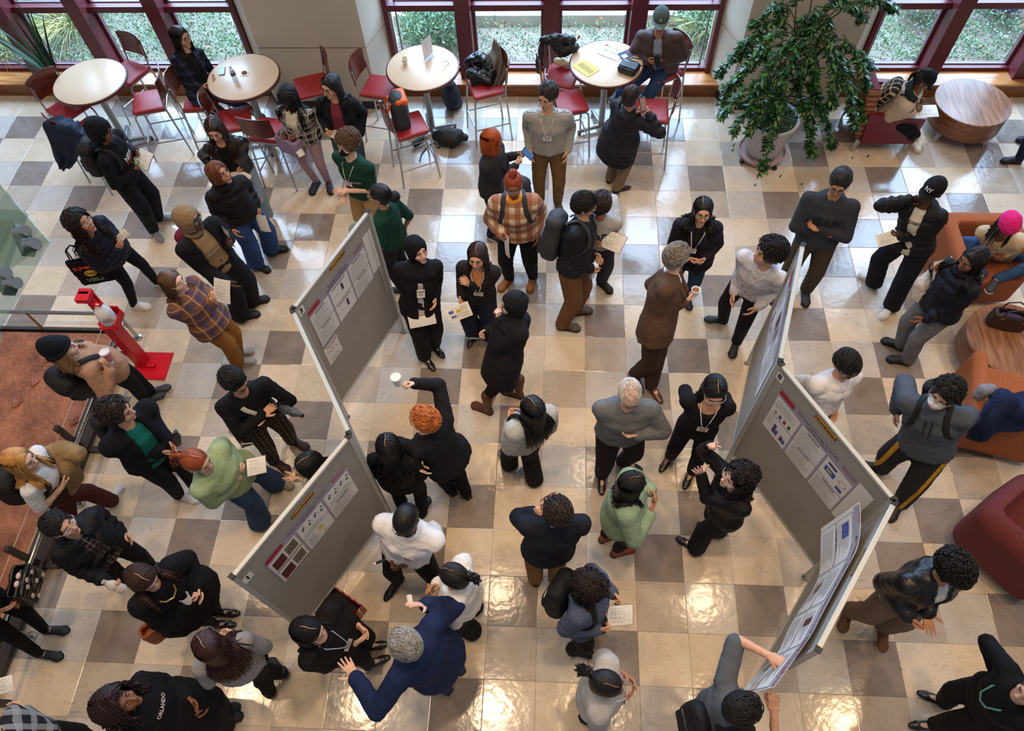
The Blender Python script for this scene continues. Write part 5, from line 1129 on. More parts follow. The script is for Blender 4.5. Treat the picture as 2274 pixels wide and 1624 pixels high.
# -------- poster boards (4 ft panels on thin legs), two zigzags
FAB = mat((168, 163, 155), .95, .06, 3, bump=.4, bscale=420); ALU = mat((190, 192, 188), .45, .03, 4, metal=.3); CAPM = mat((22, 22, 26), .5)
PT = dict(A=(-1.63, -2.25), B=(-2.12, -3.39), C=(-1.44, -4.54), D=(-2.09, -5.65), E=(2.25, -2.587), F=(1.875, -3.815), G=(2.513, -4.94), H=(1.80, -5.97))
def board(a, b_, label):
    """panel from a (left as read) to b; local x along the panel, local -y faces the reader"""
    A, B = np.array(PT[a]), np.array(PT[b_]); e = (B - A); Ln = np.linalg.norm(e); t = empty('poster_board', (*A, 0)); t.rotation_euler = (0, 0, math.atan2(e[1], e[0])); tag(t, label, 'display board', 'grey poster boards')
    G().box((Ln / 2, 0, 1.15), (Ln - .07, .022, 1.66)).build('panel', FAB, t, smooth=False)
    for zr in (1.985, .315): G().box((Ln / 2, 0, zr), (Ln - .03, .036, .032), bev=.004).build('rail', ALU, t, smooth=False)
    for x in (.018, Ln - .018):
        G().box((x, 0, 1.0), (.034, .04, 2.0), bev=.004).build('post', ALU, t, smooth=False); G().box((x, 0, 2.003), (.038, .044, .014)).build('cap', CAPM, t, smooth=False); G().box((x, 0, .008), (.04, .07, .016), bev=.004).build('foot', mat((120, 122, 120), .5), t, smooth=False)
    return t, Ln
class Bd:
    def __init__(s, t, sgn=-1): s.t = t; s.y = sgn * .0125
    def rect(s, g, u0, u1, z0, z1, o=0, mi=0): y = s.y + (-1 if s.y < 0 else 1) * o; q = [(u0, y, z0), (u1, y, z0), (u1, y, z1), (u0, y, z1)]; g.add(q, [(0, 1, 2, 3) if s.y < 0 else (3, 2, 1, 0)], mi)
    def txt(s, g, txt, size, u, z, o=.003, mi=0, bold=.015, rot=0):
        v, f = text_geo(txt, size, bold); y = s.y + (-1 if s.y < 0 else 1) * o; sg = 1 if s.y < 0 else -1; g.add(np.c_[u + v[:, 0] * sg, np.full(len(v), y), z + v[:, 1]], f, mi)
INK = mat((52, 50, 56), .8, 0); GREYINK = mat((158, 156, 162), .8, 0); PAPER = mat((236, 234, 232), .5, .01); LILAC = mat((166, 158, 176), .5, .02); ORANGE = mat((246, 168, 24), .6, .02); CRED = mat((176, 28, 52), .5, .02); BLUE = mat((64, 84, 170), .6, .05); PURP = mat((84, 48, 120), .6, .03); GRN = mat((40, 92, 60), .6, .1); YEL = mat((214, 208, 70), .6, .1); TAN_ = mat((206, 150, 110), .6, .2, 30)
PM = [PAPER, LILAC, INK, GREYINK, CRED, ORANGE, BLUE, PURP, GRN, YEL, TAN_, mat((96, 40, 44), .6, .5, 40), mat((120, 110, 90), .6, .6, 50)]
def textblock(b, g, u0, u1, z0, z1, o=.0025, rows=10, seed=1):
    r = random.Random(seed); rows = int(rows * 1.5); h = (z1 - z0) / rows
    for i in range(rows):
        z = z1 - (i + .5) * h; b.rect(g, u0, u0 + (u1 - u0) * r.uniform(.6, 1), z - h * .13, z + h * .13, o, 3)
def poster(t, label, u0, u1, z0, z1, cols, sgn=-1, bgm=1, title=None, tm=2, head=True, pics=(), off=0):
    root = empty('poster'); root.parent = None; root.matrix_world = t.matrix_world if False else Matrix.LocRotScale(t.location, t.rotation_euler, None); tag(root, label, 'poster', 'research posters on the boards'); b = Bd(root, sgn)
    g = G(); b.rect(g, u0, u1, z0, z1, .002 + off, bgm); ob = g.build('poster_sheet', PM, root, smooth=False)
    w_ = u1 - u0; hh = (z1 - z0); ztop = z1 - hh * .16; n = len(cols); cw = w_ / n; k = 0
    for i, rows in enumerate(cols):
        zz = ztop
        for (fr, kind) in rows:
            z2 = zz - fr * (ztop - z0); a0, a1 = u0 + i * cw + .012, u0 + (i + 1) * cw - .012; y0_, y1_ = z2 + .008, zz - .004; g = G(); b.rect(g, a0, a1, y0_, y1_, .003 + off, 0); k += 1
            if kind == 't': textblock(b, g, a0 + .015, a1 - .015, y0_ + .01, y1_ - .035, .004 + off, 9, k); b.rect(g, a0 + (a1 - a0) * .25, a1 - (a1 - a0) * .25, y1_ - .026, y1_ - .014, .004 + off, 2)
            elif kind == 'b':
                b.rect(g, a0 + (a1 - a0) * .55, a0 + (a1 - a0) * .66, y0_ + .08, y0_ + (y1_ - y0_) * .75, .004 + off, 7); b.rect(g, a0 + (a1 - a0) * .4, a0 + (a1 - a0) * .5, y0_ + .08, y0_ + (y1_ - y0_) * .35, .004 + off, 5); b.rect(g, a0 + .03, a0 + (a1 - a0) * .35, y0_ + .1, y0_ + .105, .004 + off, 3); b.rect(g, a0 + .04, a1 - .04, y1_ - .026, y1_ - .016, .004 + off, 2)
            elif kind == 'c':
                textblock(b, g, a0 + .015, a0 + (a1 - a0) * .3, y0_ + (y1_ - y0_) * .4, y1_ - .03, .004 + off, 5, k)
                for j, (x, hgt) in enumerate(((.35, .5), (.47, .3), (.7, .28), (.82, .22))): b.rect(g, a0 + (a1 - a0) * x, a0 + (a1 - a0) * (x + .11), y0_ + .05, y0_ + .05 + (y1_ - y0_) * hgt, .004 + off, (7, 6)[j % 2])
            elif kind == 'g':
                for j in range(4): x = a0 + (a1 - a0) * (.12 + .24 * j); b.rect(g, x, x + .022, y0_ + (y1_ - y0_) * (.55 - .1 * (j % 2)), y0_ + (y1_ - y0_) * (.55 - .1 * (j % 2)) + .03, .004 + off, 8); b.rect(g, x + .014, x + .03, y0_ + (y1_ - y0_) * .7, y0_ + (y1_ - y0_) * .7 + .022, .004 + off, 6); b.rect(g, x + .034, x + .05, y0_ + (y1_ - y0_) * .6, y0_ + (y1_ - y0_) * .6 + .005, .004 + off, 2)
                textblock(b, g, a0 + .02, a1 - .02, y0_ + .01, y0_ + (y1_ - y0_) * .3, .004 + off, 3, k)
            elif kind == 'p':
                b.rect(g, a0 + .02, a0 + (a1 - a0) * .48, y0_ + (y1_ - y0_) * .15, y1_ - .04, .004 + off, 11); b.rect(g, a0 + (a1 - a0) * .55, a1 - .02, y0_ + (y1_ - y0_) * .2, y1_ - .03, .004 + off, 12); b.rect(g, a0 + .01, a1 - .01, y0_ + .004, y0_ + .014, .004 + off, 4)
            elif kind == 'd':
                b.rect(g, a0 + (a1 - a0) * .12, a0 + (a1 - a0) * .45, y1_ - .06, y1_ - .03, .004 + off, 7); b.rect(g, a0 + (a1 - a0) * .1, a0 + (a1 - a0) * .5, y0_ + (y1_ - y0_) * .35, y0_ + (y1_ - y0_) * .62, .004 + off, 6); b.rect(g, a0 + (a1 - a0) * .18, a0 + (a1 - a0) * .38, y0_ + (y1_ - y0_) * .43, y0_ + (y1_ - y0_) * .54, .0045 + off, 9); b.rect(g, a0 + (a1 - a0) * .66, a0 + (a1 - a0) * .9, y0_ + .03, y0_ + (y1_ - y0_) * .28, .004 + off, 6)
                for j in range(16): a_ = j / 16 * 6.28; cx_, cz_ = a0 + (a1 - a0) * .78, y0_ + (y1_ - y0_) * .55; b.rect(g, cx_ + .035 * math.cos(a_) - .004, cx_ + .035 * math.cos(a_) + .004, cz_ + .035 * math.sin(a_) - .004, cz_ + .035 * math.sin(a_) + .004, .004 + off, 4)
            elif kind == 'y': b.rect(g, a0 + (a1 - a0) * .5, a0 + (a1 - a0) * .66, y0_ + (y1_ - y0_) * .55, y0_ + (y1_ - y0_) * .8, .004 + off, 9); b.rect(g, a0 + (a1 - a0) * .6, a0 + (a1 - a0) * .7, y0_ + .02, y0_ + (y1_ - y0_) * .25, .004 + off, 9); textblock(b, g, a0 + .02, a0 + (a1 - a0) * .45, y0_ + .02, y1_ - .03, .004 + off, 8, k)
            elif kind == 's': textblock(b, g, a0 + .015, a1 - .015, y0_ + (y1_ - y0_) * .4, y1_ - .03, .004 + off, 7, k); [b.rect(g, a0 + (a1 - a0) * (.14 + .2 * j), a0 + (a1 - a0) * (.24 + .2 * j), y0_ + .02, y0_ + (y1_ - y0_) * .28, .004 + off, (10, 6, 4, 8)[j]) for j in range(4)]
            elif kind == '-': pass
            g.build('poster_box', PM, root, smooth=False); zz = z2
    g = G()
    if head: b.rect(g, u0 + .01, u0 + w_ * .2, z1 - hh * .115, z1 - .012, .004 + off, 4); g.build('header', PM, root, smooth=False)
    if title:
        g = G()
        for i, (tx, sz) in enumerate(title): b.txt(g, tx, sz, u0 + w_ * .51, z1 - hh * (.045 + .06 * i), .004 + off)
        g.build('title', INK, root, smooth=False)
    g = G(); b.txt(g, 'MONTCLAIR', .028, u1 - .09, z1 - .028, .004 + off); b.txt(g, 'STATE UNIVERSITY', .014, u1 - .09, z1 - .05, .004 + off); g.build('university_name', CRED, root, smooth=False)
    return root
def strip(t, label, u, z, wd=.235, ht=.05, txt='Nominated', sgn=-1, m=ORANGE, ts=.052, name='label_strip', cat='label'):
    root = empty(name); root.matrix_world = Matrix.LocRotScale(t.location, t.rotation_euler, None); tag(root, label, cat, 'labels on the poster boards'); b = Bd(root, sgn); g = G(); b.rect(g, u - wd / 2, u + wd / 2, z - ht / 2, z + ht / 2, .0045); g.build('strip', m, root, smooth=False)
    g = G(); b.txt(g, txt, ts, u, z, .006, bold=.03); g.build('lettering', mat((24, 20, 18), .8, 0), root, smooth=False)
b3, L3 = board('B', 'A', 'grey poster board number 3, facing the woman in black hijab'); b2, L2 = board('B', 'C', 'grey poster board seen edge-on between boards 3 and 1'); b1, L1 = board('D', 'C', 'grey poster board number 1 with the red gift box at its foot')
b7, L7 = board('E', 'F', 'grey poster board seen at a slant behind board 8, beside the curly haired man'); b8, L8 = board('F', 'G', 'grey poster board number 8 with the sushi poster'); b9, L9 = board('G', 'H', 'grey poster board carrying the loose curling poster at lower right')
g = G(); Bd(b3).rect(g, 1.03, 1.165, 1.285, 1.835, .0015); 
poster(b3, 'research poster with purple bar charts on board 3', .106, 1.03, 1.255, 1.82, [[(.5, 't'), (.5, 't')], [(.5, 'b'), (.5, 'b')], [(.5, 't'), (.5, 't')]], title=[('Assessing Oral Health and', .028), ('Interventions for Dental Nurses', .028)])
o = tag(G().add([(1.035, -.0135, 1.29), (1.165, -.0135, 1.29), (1.165, -.0135, 1.835), (1.035, -.0135, 1.835)], [(0, 1, 2, 3)]).build('backing_paper', PAPER, smooth=False), 'blank white paper edge beside the poster on board 3', 'paper'); o.location = b3.location; o.rotation_euler = b3.rotation_euler
strip(b3, 'orange Nominated label above the purple bar chart poster', .65, 1.935); strip(b3, 'white card with number three on the board corner nearest the plaid shirt woman', .068, 1.905, .085, .10, '3', m=PAPER, ts=.085, name='number_card', cat='number card')
poster(b3, 'small coloured handout pinned under the poster on board 3', .10, .315, .94, 1.215, [[(.5, 's'), (.5, 's')]], bgm=0, head=False)
poster(b1, 'research poster with green and blue figures on board 1', .205, 1.13, 1.235, 1.77, [[(.5, 'p'), (.5, 'p')], [(.5, 'g'), (.5, 'y')], [(.5, 'g'), (.5, 't')]], bgm=1, title=[('The Role of XXT2 in Xyloglucan Root Synthesis', .023), ('Cell Wall Assembly', .02)])
strip(b1, 'orange Nominated label above the green and blue figure poster', .68, 1.885); strip(b1, 'white card with number one on the board above the gift box', .075, 1.83, .085, .10, '1', m=PAPER, ts=.085, name='number_card', cat='number card')
poster(b8, 'sushi research poster on board 8', .125, 1.04, 1.18, 1.80, [[(.5, 's'), (.5, 'c')], [(.5, 't'), (.5, 't')], [(.5, 'd'), (.5, 't')]], title=[("Like Sushi? You're Going To love this!", .031), ('Studying Parasites of Edible Fish', .02)])
o = tag(G().add([(1.045, -.0135, 1.175), (1.195, -.0135, 1.175), (1.195, -.0135, 1.815), (1.045, -.0135, 1.815)], [(0, 1, 2, 3)]).build('backing_paper', PAPER, smooth=False), 'blank white paper edge beside the sushi poster on board 8', 'paper'); o.location = b8.location; o.rotation_euler = b8.rotation_euler
strip(b8, 'orange Nominated label above the sushi poster', .60, 1.93); strip(b8, 'white card with number eight on the sushi board', .068, 1.89, .085, .10, '8', m=PAPER, ts=.085, name='number_card', cat='number card')
poster(b7, 'research poster on the slanted board beside the curly haired man', .16, 1.16, 1.16, 1.86, [[(.5, 't'), (.5, 'c')], [(.5, 'p'), (.5, 't')], [(.5, 't'), (.5, 't')]], title=[('Water Quality of the Passaic River', .036)])
strip(b7, 'orange Nominated label on the slanted board', .62, 1.93)
strip(b2, 'orange Nominated label on the edge-on board', .75, 1.93, sgn=1)
strip(b9, 'orange Nominated label above the loose curling poster', .52, 1.92)
# the loose poster: hangs off board 9 and is held out by the man in grey at its far end
def loose(u, v, o=0.0):
    """u 0..1 along, v 0 (bottom) .. 1 (top) -> board-local point"""
    x = .06 + 1.50 * u; off = .035 + .13 * (max(0, .25 - u) / .25) ** 1.5 + .05 * (max(0, u - .7) / .3) + .012 * math.sin(u * 15) * (1 - v); return (x, -.012 - off - o - .06 * (1 - v) * (.4 + abs(u - .5)), 1.84 - .70 * (1 - v) + .015 * math.sin(u * 9))
lp = empty('loose_poster'); lp.matrix_world = Matrix.LocRotScale(b9.location, b9.rotation_euler, None); tag(lp, 'large curling poster half off the board, held by the man in grey', 'poster')
G().grid([[loose(u, v) for v in np.linspace(0, 1, 9)] for u in np.linspace(0, 1, 33)], thick=.001).build('poster_sheet', PM[:1] + [PAPER], lp)
def lrect(u0, u1, v0, v1, mi, nm='poster_box', o=.002): G().grid([[loose(u, v, o) for v in np.linspace(v0, v1, 3)] for u in np.linspace(u0, u1, 7)]).build(nm, PM[mi], lp)
lrect(.01, .99, .86, .99, 1); lrect(.02, .1, .87, .985, 4, 'header', .003)
for i in range(4):
    for j in range(2):
        u0 = .03 + i * .245; v0 = .04 + j * .41; lrect(u0 - .006, u0 + .228, v0 - .012, v0 + .382, 3, 'poster_box', .0015); lrect(u0, u0 + .222, v0, v0 + .37, 0, 'poster_box', .003)
        for q in range(7): lrect(u0 + .02, u0 + .02 + random.uniform(.1, .18), v0 + .04 + q * .04, v0 + .052 + q * .04, 3, 'print', .0045)
for (a, b_, c, d, mi) in ((.06, .13, .58, .74, 6), (.08, .12, .62, .70, 9), (.33, .38, .16, .34, 12), (.58, .62, .55, .75, 11), (.8, .86, .12, .3, 12)): lrect(a, b_, c, d, mi, 'picture', .006)
for tx, sz, uu, vv, mm in (("Designer Amyloid Graphene Expansion in Li-ion Battery", .042, .48, .945, INK), ('MONTCLAIR STATE', .05, .89, .95, CRED), ('UNIVERSITY', .03, .89, .885, INK), ('Graphene', .04, .12, .44, INK)):
    v, f = text_geo(tx, sz, .02); G().add([loose(uu + x / 1.50, vv + y / .70, .0065) for x, y, _ in v], f).build('lettering', mm, lp, smooth=False)
# rolled poster sheet leaning on the back of board 3 and a gift box at the foot of board 1
g = G(); g.grid([[(L3 - .14 + .17 * math.cos(a) * .5, .07 + .10 * math.sin(a), z) for a in np.linspace(-1.2, 2.4, 10)] for z in np.linspace(.85, 1.85, 5)], thick=.001); o = g.build('curled_poster', mat((214, 222, 214), .5, .2, 6)); o.location = b3.location; o.rotation_euler = b3.rotation_euler; tag(o, 'curling poster sheet on the far side of board 3', 'poster')
g = G(); g.grid([[(L3 - .05, .175, z), (L3 - .035, .18, z)] for z in np.linspace(.9, 1.84, 5)], thick=.001); c_ = g.build('green_edge', mat((70, 150, 60), .6), o)
gb = empty('gift_box', (*at(757, 1362, 0)[:2], 0)); gb.rotation_euler = (0, 0, math.radians(-30)); tag(gb, 'red patterned open box with string lights at the foot of board 1', 'box'); WRAP = mat((170, 22, 30), .4, .15, 9, pat=[('d', 14, .32, .1, (206, 196, 178), .75), ('z', 22, .25, .2, (120, 12, 20), .8)])
for (c, d) in (((0, .145, .1), (.38, .012, .2)), ((0, -.145, .1), (.38, .012, .2)), ((.19, 0, .1), (.012, .3, .2)), ((-.19, 0, .1), (.012, .3, .2)), ): G().box(c, d).build('box_side', WRAP, gb, smooth=False)
G().box((0, 0, .006), (.38, .3, .012)).box((0, 0, .03), (.36, .28, .04)).build('box_bottom', mat((40, 26, 24), .8), gb, smooth=False)
r_ = random.Random(4); wpts = [(r_.uniform(-.15, .15), r_.uniform(-.11, .11), .05 + .06 * r_.random()) for _ in range(14)]; G().tube(wpts, .004, 5).build('light_wire', mat((20, 40, 26), .6), gb)
for i, q in enumerate(wpts): vol_obj('bulb', Vol().loft([q, (q[0] + .02, q[1] + .015, q[2] + .035)], [.011, .003]), .005, mat(((230, 110, 20), (222, 170, 30), (190, 20, 30))[i % 3], .4), gb)
# -------- hand sanitizer stand
ss = empty('sanitizer_stand', (-4.50, -2.80, 0)); tag(ss, 'bright red floor stand holding a jug of hand sanitizer', 'dispenser'); SR = mat((206, 14, 36), .35, .04)
G().box((.05, 0, .008), (.40, .36, .016), bev=.006).build('base_plate', SR, ss, smooth=False); G().box((-.06, .04, .45), (.10, .15, .88), bev=.004).build('column', SR, ss, smooth=False)
cr = -.06; G().box((cr, .06, 1.06), (.10, .03, .5)).box((cr, 0.04, 1.28), (.13, .15, .06), bev=.004).box((cr, .10, 1.1), (.12, .02, .4)).build('head', SR, ss, smooth=False)
G().box((.03, .01, .885), (.2, .2, .018)).box((.02, .105, .95), (.2, .012, .14)).box((.125, .01, .92), (.012, .2, .08)).build('shelf', SR, ss, smooth=False); G().box((.03, .0, 1.19), (.1, .03, .025)).build('press_arm', SR, ss, smooth=False); G().box((.05, -.01, .04), (.1, .05, .012)).build('pedal', SR, ss, smooth=False)
jg = empty('sanitizer_jug', (-4.47, -2.80, .894)); tag(jg, 'translucent white jug of hand sanitizer on the red stand', 'jug'); G().lathe([(.07, 0), (.082, .02), (.082, .17), (.06, .225), (.025, .26), (.022, .275), (0, .275)], 28).build('jug', mat((226, 230, 236), .3, .03), jg)
G().tube([(0, 0, .27), (0, 0, .305), (.035, -.01, .308)], .007, 8).lathe([(.024, .262), (.024, .285), (0, .285)], 16).build('pump', mat((236, 236, 236), .4), jg)
def wrap_text(txt, sz, z, m, a0=-1.05, R_=.0835): v, f = text_geo(txt, sz, .02); G().add([(R_ * math.cos(a0 + x / R_), R_ * math.sin(a0 + x / R_), z + y) for x, y, _ in v], f).build('lettering', m, jg, smooth=False)
g = G(); g.grid([[(.0828 * math.cos(a), .0828 * math.sin(a), z) for z in (.03, .155)] for a in np.linspace(-2.2, .1, 12)]); g.build('label', mat((232, 234, 238), .5), jg); g = G(); g.grid([[(.0832 * math.cos(a), .0832 * math.sin(a), z) for z in (.03, .042)] for a in np.linspace(-2.2, .1, 12)]); g.build('label_stripe', mat((40, 110, 170), .5), jg)
wrap_text('HAND', .034, .108, INK); wrap_text('SANITIZER', .026, .078, mat((150, 40, 40), .6)); wrap_text('Kleen', .022, .138, INK)
# -------- big potted plant on a rolling saucer
PX = np.array([2.80, .66, 0]); pl = empty('potted_tree', tuple(PX)); tag(pl, 'tall leafy potted tree arching in front of the right column', 'potted plant')
G().lathe([(.21, .10), (.235, .14), (.30, .52), (.325, .60), (.34, .62), (.335, .64), (.30, .63), (.285, .56), (0, .56)], 40).build('pot', mat((188, 186, 188), .6, .05, 6), pl); G().lathe([(.284, .562), (.2, .575), (0, .58)], 30).build('soil', mat((74, 52, 46), .95, .4, 40, bump=.8), pl)
G().lathe([(.26, .06), (.30, .065), (.31, .11), (.295, .11), (.285, .085), (0, .08)], 40).build('saucer', mat((176, 150, 146), .6), pl)
for k in range(4): a = k * 1.57 + .5; G().lathe([(0, -.03), (.03, -.02), (.03, .02), (0, .03)], 12, (.3 * math.cos(a), .3 * math.sin(a), .031), M=np.array(Matrix.Rotation(1.57, 3, 'X'))).build('caster', BLK, pl)
def leafy(root, seed, branches, leaf, mats, trunk_m, per=34):
    r = np.random.default_rng(seed); g = G(); LV = []; 
    for (pts, rad) in branches:
        P = np.array(pts, float); t = np.linspace(0, 1, len(P)); tt = np.linspace(0, 1, 22); C = np.stack([np.interp(tt, t, P[:, i]) for i in range(3)], 1); C = np.apply_along_axis(lambda c: np.convolve(np.pad(c, 3, 'edge'), np.ones(7) / 7, 'valid'), 0, C); g.tube(C, np.linspace(rad, .003, len(C)), 6)
        n = int(per * np.linalg.norm(np.diff(C, axis=0), axis=1).sum() / .5)
        u = r.uniform(.28, 1, n) ** .8; q = np.stack([np.interp(u, tt, C[:, i]) for i in range(3)], 1); LV.append(q)
    g.build('branches', trunk_m, root); q = np.concatenate(LV); n = len(q); d = unit_rows(r.normal(0, 1, (n, 3)) * (1, 1, .45) + (0, 0, -.35)); s_ = unit_rows(np.cross(d, (0, 0, 1.0)) + r.normal(0, .25, (n, 3))); nn = np.cross(d, s_); L_ = leaf * r.uniform(.6, 1.25, n)[:, None]; q = q + r.normal(0, .012, (n, 3))
    V = np.stack([q, q + d * L_ * .45 + s_ * L_ * .24 + nn * L_ * .06, q + d * L_ - np.array([0, 0, .15]) * L_, q + d * L_ * .45 - s_ * L_ * .24 + nn * L_ * .06, q + d * L_ * .5 - nn * L_ * .03], 1).reshape(-1, 3); k = np.arange(n)[:, None] * 5
    Q = np.concatenate([k + [0, 1, 2, 4], k + [0, 4, 2, 3]]); mi = np.tile(r.integers(0, len(mats), n), 2); o = bpy.data.objects.new('leaves', mesh_np('leaves', V, Q, mats, mi, True)); COL.objects.link(o); o.parent = root; tag(o, kind='stuff')
LF = [mat(c, .32, .12, 4, spec=.6) for c in ((40, 92, 40), (28, 74, 36), (62, 118, 48), (22, 60, 32))]; r_ = np.random.default_rng(5); br = []
TR = [(0, 0, .55), (-.03, .04, .9), (.05, .08, 1.25), (.10, .12, 1.6)]
br.append((TR + [(.12, .12, 2.1)], .03)); br.append(([(.02, -.02, .55), (.12, 0, .95), (.22, .06, 1.3), (.3, .1, 2.0)], .022))
tgt = [(1590, 170, .9), (1600, 230, .8), (1625, 300, .7), (1600, 260, .95), (1690, 385, .35), (1700, 330, .4), (1805, 350, .15), (1800, 300, .5), (1850, 330, .2), (1925, 265, .5), (1900, 290, .6), (1930, 200, .9), (1940, 150, 1.1), (1640, 110, 1.3), (1670, 60, 1.6), (1720, 10, 1.9), (1740, -40, 2.1), (1790, -30, 2.1), (1880, 5, 1.9), (1920, 45, 1.7), (1990, 20, 1.6), (1850, 120, 1.4), (1820, 40, 1.7), (1700, 150, 1.2), (1620, 130, 1.1), (1860, 200, 1.1), (1780, 240, .8), (1655, 240, .9), (1730, 200, 1.3), (1830, 260, .7), (1890, 170, 1.2), (1610, 200, 1.0), (1750, 110, 1.5), (1720, 250, 1.0), (1680, 200, 1.25), (1640, 170, 1.3), (1780, 160, 1.35), (1810, 200, 1.15), (1850, 240, .9), (1700, 280, .75), (1660, 300, .7)]
for (px, py, z) in tgt:
    e = at(px, py, z) - PX; e = e * min(1, 1.75 / (np.linalg.norm(e[:2]) + 1e-6)); s0 = np.array(TR[int(r_.integers(1, 4))]); m_ = s0 * .4 + e * .6 + (0, 0, .32 + .1 * r_.random()); br.append(([s0, s0 * .65 + e * .35 + (0, 0, .3), m_, e * .9 + s0 * .1 + (0, 0, .1), e], .010))
leafy(pl, 7, br, .085, LF, mat((96, 78, 62), .9), 95)
for i in range(60): pass
leafy(pl, 9, [([(a * .0, 0, .57), (.22 * math.cos(a), .22 * math.sin(a), .66), (.30 * math.cos(a), .30 * math.sin(a), .62)], .004) for a in np.linspace(0, 6.2, 14)], .045, LF, mat((80, 90, 50), .9), 60)
for i, (px, py) in enumerate(((1778, 411), (1924, 349), (1674, 413), (1730, 393), (1624, 335), (1626, 324), (1890, 352))): tag(G().add([at(px, py, .004), at(px + 3, py - 4, .006), at(px + 7, py - 6, .004), at(px + 3, py + 1, .008)], [(0, 1, 2, 3)]).build('fallen_leaf', LF[i % 4], smooth=False), 'small fallen leaf on the tiles near the potted tree', 'leaf', 'fallen leaves on the floor')
# -------- spiky plant at top left behind the chair
yc = at(124, 172, .42); yp = empty('yucca', (yc[0], yc[1], 0)); tag(yp, 'spiky plant with long sword leaves behind the empty bar table', 'potted plant'); G().lathe([(.10, 0), (.13, .3), (.14, .32), (.12, .3), (0, .28)], 24).build('pot', mat((90, 88, 92), .6), yp)
r_ = np.random.default_rng(3)
for k in range(20):
    a = r_.uniform(0, 6.28); sp = r_.uniform(.15, .75); l = r_.uniform(.9, 1.5); d = unit(np.array([math.cos(a) * sp - .3, math.sin(a) * sp * .5 + .1, 1])); P = [np.array([0, 0, .3]) + d * l * t + np.array([d[0], d[1], -.6]) * l * .3 * t * t for t in np.linspace(0, 1, 7)]; G().tube(P, np.array([.9, 1, 1, .9, .7, .45, .05]) * .022, 4, flat=(1, .18, tuple(np.cross(d, UP))), cap=False).build('sword_leaf', mat(((34, 74, 44), (58, 96, 50), (30, 60, 40))[k % 3], .4, .15), yp)
# ================================================================ the visitors (joints read from the photo, heights in metres)
BK = (22, 22, 26); NAVY = (26, 30, 46); JEAN = (62, 86, 122); DENIM = lambda c=JEAN: cloth(c, .9, .25, 200, var=.18, scale=9)
def P(px, py, z): return ('p', px, py, z)
def hold(px, py, z, pose='grip', **k): return dict(t=P(px, py, z), pose=pose, **k)
PUF = dict(quilt=.075, t=.032, rough=.6)
# --- top left group
p = person('woman with long black hair in dark plaid shirt seated at the bar table', (402, 84), ((560, 250, 575, 258), (492, 262, 508, 270)), H=1.66, yaw=60, hyaw=70, pitch=12, seat=(448, 208, .86), fz=.29, hz=1.50, skin='light', glasses=(60, 50, 46),
   hair=dict(style='wavy', col=(20, 16, 16), ln=.34, seed=2), top=dict(col=(24, 28, 46), pat=[('x', 9, .25, 0, (52, 60, 90), .6), ('z', 9, .25, 0, (16, 18, 28), .8), ('z', 9, .06, .5, (90, 96, 120), .5)], open=(.03, .08), shirt=(18, 18, 22), hem=-.1), bottom=dict(m=DENIM((44, 62, 94))), L=P(478, 178, 1.02), R=P(462, 196, .98), shoes=('sneaker', (36, 36, 40), (220, 220, 216)))
p = person('hooded student in black sweatshirt with red lettering writing on a clipboard', (222, 291), ((345, 493, 370, 488), (341, 512, 362, 541)), H=1.76, yaw=88, hyaw=85, pitch=22, sex='m', skin='brown', glasses=BK,
   hair=dict(style='hood', col=(18, 18, 22), fringe=(16, 14, 14)), top=dict(col=(20, 20, 25), hem=-.06, t=.028, hood=None), bottom=dict(col=(24, 24, 32), r=(.105, .09, .066)), L=hold(291, 342, 1.16), R=hold(297, 368, 1.08, 'pinch'), shoes=('sneaker', (120, 126, 134), (200, 202, 204), (225, 225, 228)))
backpack(p, 'black backpack worn by the hooded student beside the bar table', (24, 25, 28)); chest_text(p, 'NEW', .075, .70, mat((226, 224, 226), .8), x=-.02); chest_text(p, 'JERSEY', .06, .60, mat((196, 40, 54), .8), x=-.02)
sheet('clipboard with white forms held by the hooded student', [(298, 326, 1.22), (327, 340, 1.22), (283, 362, 1.10)], backing=(60, 62, 66)); tag(G().cyl(at(288, 358, 1.16), at(320, 370, 1.13), .004).build('pencil', mat((90, 190, 40), .5)), 'green pencil in the hooded student’s hand', 'pencil')
p = person('woman with long brown hair in black leather jacket and pale ripped jeans', (478, 288), ((597, 478, 604, 504), (566, 472, 566, 498)), H=1.66, yaw=18, hyaw=8, pitch=32, skin='light',
   hair=dict(style='wavy', col=(52, 34, 26), ln=.42, seed=5, az=130, fwdbias=60), top=dict(m=mat((20, 19, 20), .32, .15, 10, bump=.25, bscale=30), hem=.0, open=(.05, .06), shirt=(18, 18, 20), t=.026), bottom=dict(m=DENIM((150, 174, 196)), r=(.098, .078, .07)), L=hold(533, 361, .98), R=P(490, 372, 1.0), shoes=('sneaker', (226, 220, 210), (230, 226, 218)))
vol_obj('ripped_knee', Vol().ell(p.knee[0] + p.fwd * .05, (.05, .045, .03)), .012, p.skinmat, p.root, p.Minv)
sheet('blank beige sheet held by the woman in leather jacket', [(512, 352, 1.0), (557, 374, .92), (500, 377, .95)], (216, 204, 192), lines=False)
p = person('woman with copper braids in black puffer and wide blue jeans', (487, 386), ((595, 562, 609, 559), (563, 588, 582, 596)), H=1.66, yaw=38, hyaw=72, pitch=-4, skin='tan',
   hair=dict(style='braids', col=(110, 62, 40), n=70, ln=.10, seed=3, az=150), top=dict(col=(24, 21, 24), hem=-.12, hood='down', scarf=((22, 20, 22), .045), **PUF), bottom=dict(m=DENIM((46, 72, 118)), r=(.105, .10, .105)), L=hold(579, 472, .82), R=P(526, 523, .82), shoes=('boot', (20, 20, 24), (18, 18, 20)))
sheet('white sheet hanging from the hand of the woman in blue jeans', [(566, 475, .86), (590, 478, .86), (583, 512, .62)], lines=False)
